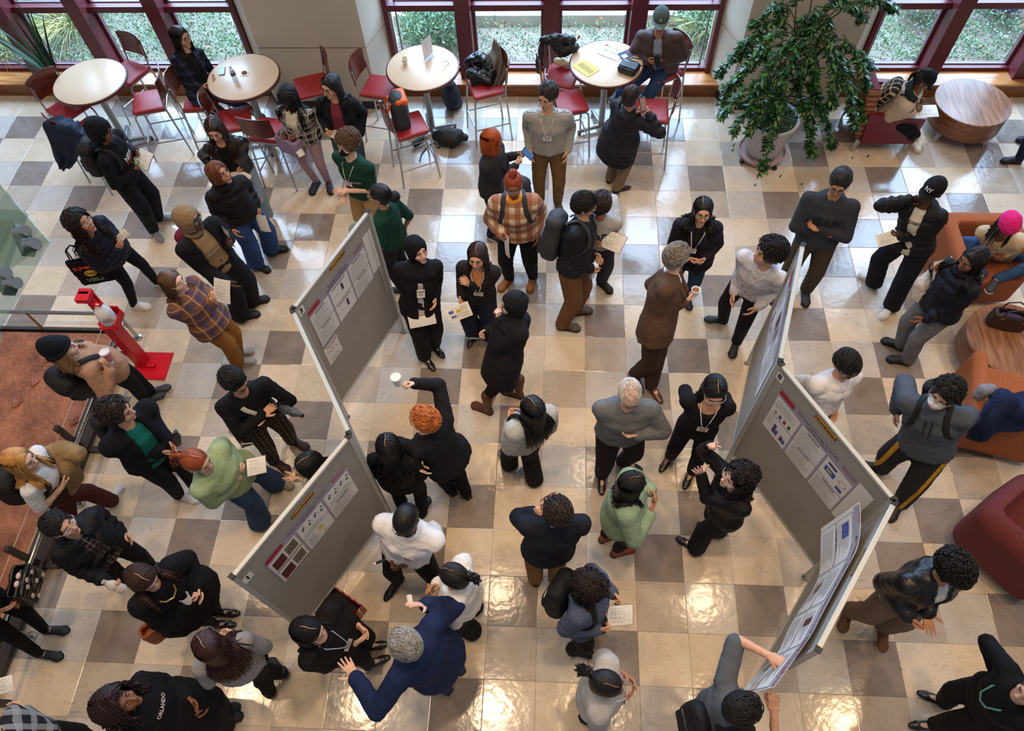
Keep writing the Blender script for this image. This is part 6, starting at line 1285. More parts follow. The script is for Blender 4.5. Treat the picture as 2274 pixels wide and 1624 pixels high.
p = person('woman with black braids in plaid flannel reaching into a lilac bag', (640, 214), ((729, 402, 736, 432), (708, 402, 690, 434)), H=1.70, yaw=-12, hyaw=-25, pitch=58, hz=1.46, skin='brown',
   hair=dict(style='braids', col=(18, 16, 17), n=95, ln=.40, seed=6, az=165, fwdbias=40), top=dict(col=(30, 30, 36), pat=[('x', 11, .3, 0, (150, 146, 138), .55), ('z', 11, .3, 0, (150, 146, 138), .55), ('x', 11, .1, .15, (220, 214, 200), .7), ('z', 11, .1, .15, (220, 214, 200), .7)], t=.03, hem=-.25, open=(.07, .05), shirt=(222, 214, 192), hood=None, collar=(.03, (224, 216, 196))), bottom=dict(col=(168, 138, 146), r=(.088, .060, .045), hem=.02), L=hold(657, 297, .98), R=hold(629, 302, .98), shoes=('clog', (34, 36, 48), (30, 32, 42)))
tote('purse', 'lilac nylon tote bag held by the woman in plaid flannel', at(637, 303, .97), -30, (.34, .14, .25), cloth((148, 128, 158), .7), .12)
sheet('torn white sheet tucked at the lilac bag', [(655, 312, .9), (668, 305, .9), (682, 330, .8)], lines=False)
p = person('woman in glasses with maroon shirt under black jacket', (735, 192), None, H=1.68, yaw=0, hyaw=-28, pitch=22, skin='light', glasses=(30, 26, 26), w=1.08,
   hair=dict(style='long', col=(20, 17, 18), ln=.34, seed=8, az=115, fwdbias=75), top=dict(col=(24, 26, 30), open=(.055, .10), shirt=(122, 48, 66), t=.03, hem=-.1), bottom=dict(col=(60, 74, 92)), L='pocket', R=hold(734, 284, 1.02))
tag(vol_obj('notebook', Vol().rbox((0, 0, 0), (.2, .15, .03), .008), .008, mat((214, 204, 194), .7), None), 'thick pale notebook held by the woman in maroon shirt', 'notebook').matrix_world = Matrix.LocRotScale(Vector(at(745, 297, 1.0)), Matrix.Rotation(-.6, 3, 'Z').to_euler(), None)
p = person('man in green polo and black face mask gesturing with open hands', (772, 320), None, H=1.76, yaw=-25, hyaw=-38, pitch=22, sex='m', skin='pale', mask=(20, 20, 22),
   hair=dict(style='curly', col=(104, 76, 54), seed=3, grow=1.1), top=dict(col=(22, 60, 46), sleeve=.42, hem=-.02, collar=.013, t=.02), bottom=dict(col=(176, 142, 96)), L=dict(t=P(757, 421, 1.10), pose='flat', palm=(0, 0, 1), el=(.5, -.2, -1)), R=dict(t=P(761, 446, .98), pose='flat', palm=(0, 0, 1)))
badge(p, .02, .50); chest_text(p, 'VOLUNTEER', .02, .60, mat((230, 232, 228), .8), x=-.08); chest_text(p, 'COLLEGE OF SCIENCE', .012, .565, mat((230, 232, 228), .8), x=-.08)
p = person('woman with black bun and glasses in dark green polo behind board 3', (843, 434), None, H=1.64, yaw=250, hyaw=262, pitch=8, skin='tan', glasses=(190, 160, 110), hair=dict(style='bun', col=(16, 15, 17), tie=(0, -1, -.25), br=.05, seed=2), top=dict(col=(20, 58, 46), sleeve=.45, hem=-.05, collar=.012), bottom=dict(col=(24, 24, 28)), L='front', R='side')
# --- left group
p = person('woman with long curly hair in navy puffer carrying a black tote', (181, 496), ((344, 630, 368, 634), (291, 680, 342, 684)), H=1.68, yaw=76, hyaw=82, pitch=-8, skin='tan', glasses=(206, 170, 160),
   hair=dict(style='ringlets', col=(34, 24, 22), ln=.38, seed=4, wave=.02, n=280, fwdbias=60, az=130), top=dict(col=(26, 28, 44), hem=-.16, collar=.02, **PUF), bottom=dict(col=(22, 22, 30), r=(.09, .062, .046)), L=hold(262, 540, 1.12), R=dict(t=P(250, 537, 1.16), pose='pinch'), shoes=('sneaker', (232, 228, 220), (224, 222, 214), (24, 24, 26)))
sheet('white form held by the woman with long curly hair', [(266, 503, 1.26), (279, 516, 1.2), (252, 560, 1.02)])
tt = tote('tote_bag', 'black tote bag with orange and green lettering on a shoulder', at(180, 575, 1.02), 15, (.36, .07, .40), cloth((20, 19, 20)), .22)
for tx, sz, z, c in (('SUMMER', .07, -.11, (236, 80, 40)), ('VIBES', .075, -.31, (110, 160, 110))):
    v, f = text_geo(tx, sz, .03); G().add(np.c_[v[:, 0] * -1, np.full(len(v), .0375), z + v[:, 1] + .4 * v[:, 0] ** 2], f).build('lettering', mat(c, .8), tt, smooth=False)
G().tube([(-.07 * math.cos(a) * (1 - a / 26), .0375, -.205 + .05 * math.sin(a) * (1 - a / 26)) for a in np.linspace(0, 22, 60)], .005, 4).build('spiral_print', mat((206, 172, 70), .8), tt)
p = person('person in tan hood under black jacket holding a notebook', (421, 489), ((549, 678, 575, 670), (527, 709, 560, 701)), H=1.76, yaw=55, hyaw=76, pitch=4, sex='m', skin='dark', glasses=BK,
   hair=dict(style='hood', col=(140, 114, 84)), top=dict(col=(24, 24, 28), open=(.09, .12), shirt=(150, 122, 90), t=.034, hem=-.1, sr=(.068, .058, .05)), bottom=dict(col=(24, 24, 30), r=(.11, .10, .105)), L=hold(500, 530, 1.22), R=P(518, 636, .84), shoes=('clog', (26, 26, 30), (20, 20, 22)))
put(p, 'headband', *Vol().ell((0, .0, .062), (.086, .105, .026)).mesh(.009), cloth((206, 160, 166))); backpack(p, 'maroon backpack worn under the black jacket of the hooded person', (110, 24, 52), (.3, .15, .42), .38, straps=False)
sheet('spiral notebook held up by the person in tan hood', [(468, 478, 1.40), (492, 505, 1.36), (484, 512, 1.12)], backing=(70, 66, 64)); p_ = chest_text(p, 'SKYLINE', .04, .6, mat((190, 206, 214), .8), vol=p.shirtvol)
p = person('woman in brown plaid shirt and rust trousers reading a form', (386, 628), ((518, 794, 531, 790), (521, 815, 547, 807)), H=1.62, yaw=72, hyaw=85, pitch=0, skin='pale', glasses=(214, 190, 180),
   hair=dict(style='wavy', col=(96, 66, 46), ln=.24, seed=7, az=110), top=dict(col=(124, 84, 66), pat=[('x', 8, .35, 0, (74, 70, 104), .7), ('z', 8, .35, .1, (70, 62, 90), .6), ('x', 8, .1, .5, (206, 158, 110), .7), ('z', 8, .1, .6, (196, 140, 96), .6)], t=.036, hem=-.22, flare=.03, sr=(.068, .062, .05), collar=.012), bottom=dict(col=(140, 90, 40), r=(.10, .085, .08)), L=hold(470, 655, 1.16), R=dict(t=P(482, 660, 1.16), pose='pinch'), shoes=('clog', (150, 142, 136), (190, 184, 176)))
sheet('printed form held up by the woman in brown plaid shirt', [(464, 613, 1.34), (500, 621, 1.34), (448, 661, 1.12)])
p = person('woman in black beanie and tan coat holding a pink drink', (138, 776), ((330, 880, 350, 872), (320, 903, 342, 890)), H=1.70, yaw=140, hyaw=115, pitch=0, skin='pale', w=1.1,
   hair=dict(style='wavy', col=(176, 136, 96), ln=.26, seed=9, hat=('beanie', (16, 20, 30))), top=dict(col=(186, 142, 116), t=.034, hem=-.12, collar=.03), bottom=dict(col=(22, 22, 26)), L=dict(t=P(240, 800, 1.30), pose='grip'), R=dict(t=P(246, 806, 1.26), pose='grip'), shoes=('sneaker', (50, 52, 60), (220, 220, 214)))
backpack(p, 'black backpack on the tan coat of the woman in beanie', (24, 24, 27), (.32, .18, .46)); cup('clear plastic cup of pink iced drink beside the red stand', at(239, 790, 1.36), .12, .045, (226, 130, 136), lid=(236, 226, 226), cat='cup')
p = person('man with dark curly hair in black fleece over green sweater', (262, 916), ((420, 1075, 447, 1082), (390, 1100, 430, 1110)), H=1.78, yaw=65, hyaw=98, pitch=8, sex='m', skin='light', w=1.1,
   hair=dict(style='curly', col=(44, 34, 30), seed=5), top=dict(m=cloth((20, 22, 28), .95, .5, 70), t=.04, open=(.07, .10), shirt=(24, 112, 104), hood='down', hem=-.12, sr=(.072, .064, .05)), bottom=dict(col=(22, 22, 28)), L=dict(t=P(386, 996, 1.02), pose='relax'), R=dict(t=P(376, 1006, 1.02), pose='relax'), shoes=('sneaker', (222, 220, 222), (226, 226, 226)))
backpack(p, 'black backpack worn by the man in green sweater', (26, 27, 30), straps=False); bottle('grey travel mug in the hands of the man in green sweater', at(392, 985, 1.0), (.3, .2, 1), .2, .04, (56, 58, 66), (40, 40, 44), clear=False)
p = person('woman with red ponytail in mint sweater writing on a clipboard', (437, 1026), ((602, 1074, 621, 1077), (568, 1162, 587, 1159)), H=1.64, yaw=68, hyaw=80, pitch=22, skin='pale', w=1.22,
   hair=dict(style='pony', col=(140, 66, 36), tie=(.15, -.8, .55), tail=.24, wave=.012, seed=3), top=dict(m=cloth((166, 190, 150), .95, .6, 90), t=.034, hem=-.14, sr=(.07, .062, .05)), bottom=dict(m=DENIM((50, 74, 106)), r=(.105, .085, .12)), L=dict(t=P(519, 1028, 1.12), pose='pinch'), R=hold(510, 1052, 1.08), shoes=('clog', (150, 132, 114), (170, 156, 140)))
sheet('purple edged clipboard held by the woman in mint sweater', [(524, 1010, 1.14), (566, 1001, 1.10), (500, 1054, 1.10)], backing=(88, 50, 112))
p = person('man in black sweater and plaid trousers with folded arms', (520, 847), ((640, 978, 668, 990), (602, 1022, 624, 1036)), H=1.76, yaw=38, hyaw=62, pitch=38, sex='m', skin='light', glasses=(70, 60, 54),
   hair=dict(style='short', col=(18, 17, 20), seed=6, ln=.08), top=dict(col=(22, 23, 28), hem=-.04, t=.02), bottom=dict(col=(44, 36, 36), pat=[('x', 22, .14, 0, (142, 120, 92), .7), ('z', 22, .14, 0, (142, 120, 92), .7)], r=(.098, .075, .06)), L=dict(t=P(556, 915, 1.14), pose='relax', el=(.4, .5, -.9)), R=dict(t=P(588, 886, 1.22), pose='relax', el=(.4, .5, -.9)), shoes=('sneaker', (58, 26, 30), (196, 190, 184), (50, 24, 26)))
pts = np.array([chest(p, x, s_) for x, s_ in ((.07, .9), (.05, .8), (.0, .65), (-.05, .5), (-.10, .32))]); tag(G().tube(pts, 1, 8, flat=(.022, .005, tuple(p.side))).build('shoulder_strap', mat((226, 222, 212), .7)), 'white striped bag strap across the man in black sweater', 'strap')
bottle('dark grey drink bottle tucked under the arm of the man in black sweater', at(612, 885, 1.14), (.9, -.35, .05), .24, .042, (70, 72, 82), (40, 42, 48), clear=False); tt = tote('tote_bag', 'maroon bag hanging by the plaid trousers', at(548, 960, .72), 20, (.24, .1, .2), mat((78, 26, 28), .6, .15), .1)
hp = empty('headphones', tuple(at(556, 985, .62))); tag(hp, 'cream over-ear headphones hanging on the maroon bag', 'headphones'); hp.rotation_euler = (.5, .3, .3)
G().tube([(.075 * math.cos(a), .0, .09 * math.sin(a)) for a in np.linspace(-.3, 3.44, 18)], .008, 8).build('band', mat((226, 218, 204), .6), hp)
for s in (-1, 1): vol_obj('ear_cup', Vol().ell((s * .07, 0, -.03), (.022, .042, .05)), .008, mat((150, 138, 122), .6), hp)
sheet('white paper behind the back of the man in plaid trousers', [(500, 920, .95), (528, 930, .95), (478, 935, .85)], (190, 200, 218), lines=False)
p = person('woman with blonde hair in white blouse and brown vest walking with a coat', (46, 1024), ((150, 1180, 185, 1165), (250, 1128, 262, 1096)), H=1.66, yaw=98, hyaw=95, pitch=12, skin='pale',
   hair=dict(style='long', col=(204, 150, 86), ln=.34, seed=10, az=140), top=dict(col=(222, 222, 226), sleeve=.42, hem=.1, t=.022), bottom=dict(col=(74, 30, 28), r=(.098, .08, .078)), L=hold(160, 1030, 1.08), R=hold(150, 1062, 1.05), shoes=('sneaker', (214, 204, 196), (222, 218, 212)))
vol_obj('vest', torso_vol(p, .030, .05, 0, top_s=.8), .015, cloth((58, 34, 34)), p.root, p.Minv); backpack(p, 'black backpack with white piping on the blonde woman', (22, 22, 25), (.34, .2, .42), .34, extra=(226, 224, 216))
blob('coat', 'folded khaki coat over the arm of the blonde woman', 'coat', [[(105, 1005, 1.18, .06), (140, 1000, 1.2, .09), (172, 1010, 1.16, .08)], [(120, 1030, 1.12, .07), (150, 1040, 1.08, .09), (170, 1060, .9, .06), (158, 1092, .75, .04)], [(130, 1020, 1.15, .07), (145, 1060, .95, .07), (150, 1098, .7, .04)]], cloth((150, 124, 88), var=.15))
p = person('woman in glasses with black puffer and cross-body strap', (136, 1168), None, H=1.66, yaw=65, hyaw=82, pitch=-2, skin='light', glasses=(210, 196, 190), w=1.08,
   hair=dict(style='short', col=(22, 19, 20), seed=12, ln=.09, grow=1.08), top=dict(col=(20, 21, 26), hem=-.16, open=(.03, .10), shirt=cloth((40, 36, 42), pat=[('x', 24, .2, 0, (150, 140, 140), .6), ('z', 24, .2, 0, (150, 140, 140), .6)]), hood='down', **PUF), bottom=dict(col=(20, 20, 24)), L='pocket', R=hold(258, 1300, .86))
pts = np.array([chest(p, x, s_, off=.012) for x, s_ in ((-.10, .86), (-.05, .72), (.02, .56), (.09, .4), (.14, .26))]); tag(G().tube(pts, 1, 8, flat=(.02, .005, tuple(p.side))).build('shoulder_strap', mat((40, 30, 32), .5)), 'dark cross-body strap over the black puffer with plaid shirt', 'strap')
bottle('white tumbler held low by the woman in black puffer', at(275, 1310, .80), (-.5, .1, .85), .2, .042, (222, 216, 208), (196, 190, 180), clear=False)
p = person('woman with long brown hair in black cape holding a paper cup', (316, 1284), ((474, 1360, 509, 1362), (464, 1388, 517, 1388)), H=1.66, yaw=62, hyaw=68, pitch=42, skin='pale',
   hair=dict(style='long', col=(58, 38, 32), ln=.36, seed=13, fwdbias=80), top=dict(col=(18, 18, 24), t=.03, hem=-.42, flare=.11, sr=(.085, .08, .07)), bottom=dict(col=(30, 26, 26), r=(.09, .06, .05), hem=.04), L=P(440, 1318, .98), R=hold(436, 1328, 1.02), shoes=('dress', (18, 18, 20), (16, 16, 16)))
pts = np.array([chest(p, x, s_) for x, s_ in ((-.075, .92), (-.055, .83), (0, .78), (.055, .83), (.075, .92))]); G().tube(pts, .007, 8).build('necklace', mat((214, 186, 110), .3, metal=.8), p.root, M=p.Minv)
cup('white paper cup held by the woman in black cape', at(412, 1331, 1.08), .10, .042, d=(-.2, .3, 1)); tote('handbag', 'tan leather handbag under the black cape', at(345, 1385, .85), 40, (.30, .12, .26), mat((150, 76, 36), .45, .12), 0)
p = person('person at left edge in leggings and black canvas sneakers', (-95, 1330), ((98, 1402, 158, 1402), (86, 1453, 142, 1461)), H=1.66, yaw=85, pitch=10, skin='tan', pel=(-40, 1345), hair=dict(style='short', col=(24, 20, 20)), top=dict(col=(24, 24, 28), hem=-.1), bottom=dict(col=(18, 18, 20), r=(.09, .062, .046), hem=.05), L=P(10, 1330, .85), R=P(5, 1350, .95), shoes=('sneaker', (24, 26, 32), (226, 224, 218), (230, 230, 226)))
bb = tote('shoulder_bag', 'black bag with pale polka dots and a bow at the left edge', at(35, 1290, .95), 100, (.30, .16, .26), mat((18, 18, 20), .3, .1), 0)
for (x, z) in ((-.08, -.06), (.05, -.05), (.1, -.14), (-.03, -.15), (.08, -.22), (-.1, -.22), (.0, -.02)): G().lathe([(.022, 0), (.02, .004), (0, .005)], 14, (x, .08, z), M=np.array(Matrix.Rotation(-math.pi / 2, 3, 'X'))).build('dot', mat((226, 206, 206), .7), bb)
vol_obj('bow', Vol().ell((-.035, .02, .01), (.03, .02, .018)).ell((.035, .02, .01), (.03, .02, .018), k=.005), .008, mat((226, 196, 196), .7), bb)
p = person('person in black and white plaid shirt at the bottom left corner', (-30, 1640), None, H=1.64, yaw=100, pitch=20, skin='light', hair=dict(style='short', col=(30, 24, 22)), top=dict(col=(34, 36, 42), pat=[('x', 10, .4, 0, (160, 160, 162), .6), ('z', 10, .4, 0, (160, 160, 162), .6)], t=.03), bottom=dict(col=(22, 22, 26)), L=P(40, 1566, 1.1), R=P(42, 1610, 1.0))
G().tube([p.wr[0] + q for q in [unit(np.cross(p.wr[0] - p.el[0], (math.cos(a), math.sin(a), .3))) * .032 for a in np.linspace(0, 6.3, 12)]], .006, 6).build('wristband', mat((40, 150, 170), .5), p.root, M=p.Minv); sheet('printed sheet at the bottom left edge', [(-10, 1508, 1.1), (28, 1498, 1.1), (-15, 1546, 1.05)])
p = person('woman with big dark curls and floral headband at the bottom', (266, 1562), ((470, 1590, 500, 1580), (478, 1622, 505, 1606)), H=1.64, yaw=95, hyaw=105, pitch=-15, skin='brown',
   hair=dict(style='ringlets', col=(44, 22, 24), ln=.20, seed=14, vol=1.35, wave=.03, jit=2), top=dict(col=(22, 20, 26), t=.034, hem=-.3, flare=.04, hood=None), bottom=dict(col=(24, 22, 28), r=(.12, .13, .14)), L='front', R='low', shoes=('boot', (20, 20, 22), (18, 18, 20)))
chest_text(p, 'ORLANDO', .036, .74, mat((220, 200, 204), .8)); headwear(p, 'headband', (226, 180, 40), pat=[('x', 30, .5, 0, (30, 30, 40), .9), ('y', 25, .3, 0, (220, 220, 220), .9)])
p = person('woman with long dark red hair in grey sweater, seen from behind', (462, 1432), ((640, 1505, 622, 1488), (612, 1548, 592, 1530)), H=1.66, yaw=215, hyaw=225, pitch=8, skin='pale', glasses=(150, 140, 134),
   hair=dict(style='long', col=(58, 30, 32), ln=.46, seed=15, az=120), top=dict(col=(150, 148, 150), t=.026, hem=-.02), bottom=dict(col=(22, 20, 26), r=(.1, .075, .06)), L='front', R='front', shoes=('boot', (30, 28, 30), (150, 120, 70)))
# --- centre left, round board 1
p = person('woman with long black hair half hidden behind board 1', (684, 1036), None, H=1.64, yaw=-60, hyaw=-55, pitch=18, skin='light', hair=dict(style='long', col=(18, 16, 17), ln=.3, seed=16), top=dict(m=cloth((214, 196, 170), .95, .6, 70), t=.034, hood='down', collar=(.028, (58, 66, 52))), bottom=dict(col=(40, 44, 56)), R=dict(t=P(646, 1065, 1.25), pose='flat', palm=(0, 0, 1)), L='front')
p = person('woman with very long black hair seen from behind beside board 1', (862, 990), None, H=1.60, yaw=180, hyaw=185, pitch=5, skin='light', w=1.12, hair=dict(style='long', col=(20, 17, 18), ln=.52, seed=17, az=125, wave=.014), top=dict(col=(24, 22, 24), hem=-.15), bottom=dict(col=(24, 24, 28)), L='front', R='front')
p = person('woman with short orange hair in black blazer raising a coffee cup', (944, 934), ((1012, 1100, 992, 1082), (1044, 1108, 1028, 1088)), H=1.72, yaw=232, hyaw=245, pitch=18, skin='pale', w=1.12, glasses=(120, 90, 60),
   hair=dict(style='short', col=(190, 108, 48), seed=18, ln=.06, grow=1.1, lift=1.0), top=dict(col=(26, 26, 31), t=.028, hem=-.18, flare=.02, open=(.06, .10), shirt=(160, 110, 88), neck=.08), bottom=dict(col=(22, 22, 27)), R=dict(t=P(899, 850, 1.72), pose='grip', el=(.6, -.2, -.4)), L=dict(t=P(938, 1048, 1.12), pose='relax'), shoes=('dress', (22, 22, 26), (18, 18, 20)))
cup('white lidded coffee cup held high by the woman with orange hair', at(881, 846, 1.78), .11, .042, (230, 226, 220), lid=(242, 242, 240))
p = person('man in white shirt and glasses uncapping a marker', (902, 1156), ((968, 1275, 985, 1298), (893, 1278, 870, 1312)), H=1.80, yaw=-12, hyaw=-8, pitch=52, sex='m', skin='dark', w=1.1, hz=1.60, glasses=(40, 34, 30),
   hair=dict(style='buzz', col=(18, 17, 18)), top=dict(col=(228, 228, 232), hem=.0, t=.03, collar=.014, sr=(.074, .066, .048), wr=.007), bottom=dict(col=(28, 24, 26), r=(.098, .072, .058)), L=dict(t=P(910, 1232, 1.0), pose='grip'), R=dict(t=P(884, 1234, 1.0), pose='grip'), shoes=('dress', (16, 16, 18), (14, 14, 14)))
badge(p, -.06, .66, clip=True); tag(G().cyl(at(835, 1251, .98), at(868, 1239, .99), .011).cyl(at(830, 1253, .98), at(835, 1251, .98), .0115, mi=1).build('marker', [mat((24, 24, 26), .4), mat((230, 230, 230), .4)]), 'black marker in the hands of the man in white shirt', 'marker')
p = person('woman in white blouse with dark ponytail and pinstripe trousers', (1008, 1280), ((1062, 1404, 1008, 1402), (1066, 1350, 1030, 1345)), H=1.60, yaw=262, hyaw=250, pitch=25, skin='tan', w=1.08,
   hair=dict(style='pony', col=(24, 20, 21), tie=(.25, -.9, .1), tail=.16, wave=.014, seed=19), top=dict(col=(232, 230, 228), hem=-.05, t=.03, neck=.085, sr=(.072, .068, .05), wr=.006), bottom=dict(col=(26, 24, 28), r=(.1, .09, .1)), L=P(958, 1318, 1.18), R=P(954, 1304, 1.2), shoes=('flat', (16, 16, 18), (14, 14, 16)))
p = person('woman in sheer black blouse with lanyard facing right below board 1', (684, 1402), ((800, 1440, 826, 1436), (806, 1482, 838, 1470)), H=1.64, yaw=72, hyaw=86, pitch=26, skin='pale', w=1.1,
   hair=dict(style='long', col=(22, 19, 21), ln=.34, seed=20, az=118), top=dict(col=(26, 22, 25), hem=-.12, t=.026, neck=.08, sr=(.08, .078, .05), sleeve=.9), bottom=dict(col=(20, 20, 24)), L=P(784, 1392, .98), R=P(780, 1408, .98), shoes=('dress', (20, 20, 22), (16, 16, 18))); badge(p, 0, .5, lan=(170, 180, 214))
p = person('grey haired man in navy blazer spreading both arms', (897, 1430), ((1002, 1540, 984, 1522), (1030, 1498, 1014, 1478)), H=1.82, yaw=238, hyaw=240, pitch=12, sex='m', skin='pale', w=1.15,
   hair=dict(style='short', col=(150, 146, 142), seed=21, ln=.07), top=dict(col=(30, 42, 78), t=.03, hem=-.2, flare=.02, collar=.02, sr=(.07, .06, .05)), bottom=dict(m=DENIM((52, 70, 104))), R=dict(t=P(922, 1342, 1.48), pose='flat', palm=(-1, .2, .2), el=(.6, .1, -.5)), L=dict(t=P(775, 1482, 1.28), pose='flat', palm=(0, .2, 1), el=(.8, 0, -.6)), shoes=('dress', (74, 38, 30), (40, 26, 22)))
tag(G().tube([at(908, 1322, 1.46), at(911, 1338, 1.44)], .022, 16, cap=False).build('rolled_paper', mat((232, 230, 230), .6)), 'small rolled paper in the raised hand of the man in navy blazer', 'paper')
# --- centre
p = person('man in small-checked shirt with name badge and hands in pockets', (1216, 214), ((1236, 446, 1244, 474), (1201, 444, 1196, 468)), H=1.82, yaw=-3, hyaw=-28, pitch=26, sex='m', skin='light', w=1.1,
   hair=dict(style='short', col=(48, 38, 33), seed=2, ln=.06), top=dict(col=(206, 202, 192), pat=[('x', 75, .38, 0, (62, 66, 74), .65), ('z', 75, .38, 0, (62, 66, 74), .65)], collar=.014, hem=.0, t=.022), bottom=dict(col=(112, 86, 56)), L='pocket', R='pocket', shoes=('boot', (82, 62, 46), (44, 36, 30), (60, 46, 36))); badge(p, 0, .56); buttons(p, 6, (230, 228, 222), .1, .45)
p = person('woman with red bob in dark tweed blazer tapping a phone', (1092, 312), None, H=1.62, yaw=72, hyaw=112, pitch=18, skin='pale', w=1.12, hair=dict(style='bob', col=(176, 84, 40), ln=.17, seed=22, az=135), top=dict(col=(46, 46, 50), hem=-.16, t=.028, lapel=(26, 30, 46), wr=.004), bottom=dict(col=(26, 32, 54)), L=hold(1163, 342, 1.16), R=hold(1158, 358, 1.14))
phone('phone in the hands of the woman with red bob', at(1172, 342, 1.20), (.5, .8, .3), (-.6, .3, .7), (26, 28, 36), (70, 120, 190))
p = person('woman with orange bun in brown checked fleece and yellow hood', (1140, 412), ((1186, 612, 1177, 643), (1138, 616, 1115, 640)), H=1.72, yaw=0, hyaw=2, pitch=24, skin='brown', w=1.28, glasses=(170, 160, 150),
   hair=dict(style='bun', col=(150, 62, 34), tie=(0, .05, 1), br=.038, seed=23), top=dict(m=cloth((222, 202, 178), .95, .6, 60, pat=[('x', 8.5, .5, .25, (150, 88, 58), .75), ('z', 8.5, .5, .1, (150, 88, 58), .75)]), t=.04, hem=-.06, sr=(.074, .066, .05), collar=(.036, (228, 214, 194)), scarf=((240, 160, 60), .026)), bottom=dict(col=(22, 23, 32), r=(.10, .078, .058)), L='pocket', R=hold(1124, 515, 1.06), shoes=('boot', (150, 96, 44), (120, 76, 40), (110, 70, 36)))
backpack(p, 'dark backpack on the woman in brown checked fleece', (44, 46, 52)); sheet('folded white sheet held by the woman in brown checked fleece', [(1122, 497, 1.14), (1132, 508, 1.14), (1138, 560, .82)], lines=False)
p = person('man in black puffer with grey backpack and brown trousers', (1297, 456), ((1264, 697, 1294, 693), (1236, 724, 1284, 731)), H=1.80, yaw=72, hyaw=92, pitch=30, sex='m', skin='light', w=1.06,
   hair=dict(style='short', col=(28, 24, 23), seed=24, ln=.06), top=dict(col=(28, 28, 36), hem=-.06, collar=.024, quilt=.05, t=.03, rough=.6), bottom=dict(col=(116, 82, 56), r=(.105, .088, .075)), L=P(1312, 572, 1.02), R=hold(1310, 602, .92), shoes=('boot', (92, 78, 62), (30, 28, 28), (40, 36, 32)))
backpack(p, 'charcoal backpack with colourful pins on the man in black puffer', (54, 54, 60), (.31, .18, .48)); bottle('clear bottle in the hand of the man in black puffer', at(1302, 612, .78))
p = person('student in grey scholar sweatshirt bending over a red clipboard', (1335, 455), ((1328, 622, 1350, 643), (1296, 624, 1300, 650)), H=1.64, yaw=-14, hyaw=-12, pitch=52, hz=1.46, skin='tan', hair=dict(style='short', col=(44, 32, 28), seed=25, ln=.1, grow=1.12, flow=(0, 1, 0)), top=dict(col=(170, 168, 166), t=.03, hem=-.1, sr=(.07, .064, .05)), bottom=dict(col=(54, 50, 60), r=(.10, .085, .07)), L=hold(1372, 512, 1.12), R=dict(t=P(1330, 550, 1.02), pose='pinch'), shoes=('boot', (24, 24, 28), (20, 20, 22)))
chest_text(p, 'EOF', .13, .66, mat((26, 30, 44), .8), x=.0); chest_text(p, 'SCHOLAR', .065, .50, mat((180, 40, 50), .8)); sheet('dark red clipboard with a white form held by the student in grey', [(1350, 510, 1.16), (1394, 528, 1.16), (1317, 540, 1.04)], backing=(140, 24, 60)); tag(G().cyl(at(1307, 534, 1.1), at(1328, 550, 1.05), .006).build('pen', mat((30, 80, 150), .4)), 'blue pen in the hand of the student in grey', 'pen')
p = person('woman in long dark puffer coat taking a photo with her phone', (1402, 214), ((1347, 404, 1364, 396), (1360, 425, 1394, 417)), H=1.62, yaw=140, hyaw=140, pitch=6, skin='light', hair=dict(style='pony', col=(38, 28, 28), tie=(-.3, -.9, -.3), tail=.12, seed=26), top=dict(col=(34, 33, 42), hem=-.78, flare=.05, hood='down', quilt=.085, t=.034, rough=.6), bottom=dict(col=(130, 110, 90), r=(.09, .075, .07)), L=hold(1422, 238, 1.42), R=hold(1432, 240, 1.40), shoes=('dress', (54, 34, 32), (40, 28, 26)))
phone('phone showing a picture, raised by the woman in puffer coat', at(1428, 231, 1.48), (.75, .5, 0), (-.25, .4, .9), (26, 24, 28), (150, 120, 116), (.08, .16))
p = person('man in cap and brown jacket seated on a bar chair', (1467, 44), ((1436, 212, 1424, 226), (1378, 205, 1366, 218)), H=1.74, yaw=-12, hyaw=-6, pitch=36, sex='m', seat=(1466, 142, .86), fz=.29, hz=1.56, skin='tan', w=1.2, hair=dict(style='cap', col=(78, 92, 88), col2=(112, 136, 140), logo=('^', (226, 226, 220))), top=dict(m=mat((66, 46, 42), .55, .12, 8, bump=.2, bscale=40), open=(.05, .07), shirt=(150, 160, 178), t=.034, hem=-.12, collar=.018, sr=(.07, .064, .05)), bottom=dict(m=DENIM((42, 66, 106))), L=hold(1462, 124, 1.08), R=hold(1452, 124, 1.08), shoes=('sneaker', (40, 40, 44), (200, 200, 200)))
phone('black phone in the hands of the seated man in cap', at(1464, 121, 1.12), (.9, .3, .2), (-.2, .3, .9))
# --- centre right
p = person('woman with glasses and long black hair in purple-black jacket with lanyard', (1560, 470), None, H=1.64, yaw=-6, hyaw=-4, pitch=10, skin='light', w=1.3, glasses=(30, 22, 24), hair=dict(style='wavy', col=(22, 19, 22), ln=.38, seed=27, fwdbias=75, part=.02), top=dict(col=(32, 26, 38), hem=-.3, t=.032, flare=.02, open=(.03, .05), shirt=(26, 22, 30)), bottom=dict(m=DENIM((44, 60, 88))), L=hold(1556, 572, 1.0), R=hold(1542, 566, 1.0)); badge(p, .03, .52)
p = person('grey haired man in brown suit holding a coffee cup', (1504, 570), ((1438, 850, 1453, 872), (1404, 826, 1412, 844)), H=1.86, yaw=72, hyaw=120, pitch=8, sex='m', skin='pale', w=1.1, hair=dict(style='short', col=(136, 128, 122), seed=28, ln=.06), top=dict(col=(88, 66, 52), t=.03, hem=-.22, flare=.015, open=(.04, .05, .3), shirt=(214, 220, 232), collar=(.016, (216, 222, 234)), lapel=(84, 62, 50)), bottom=dict(col=(62, 46, 38), r=(.102, .08, .068)), L='pocket', R=hold(1534, 660, 1.28), shoes=('dress', (84, 48, 36), (50, 32, 26)))
cup('white paper cup of coffee held by the man in brown suit', at(1538, 648, 1.34), .09, .04, drink=(150, 100, 62))
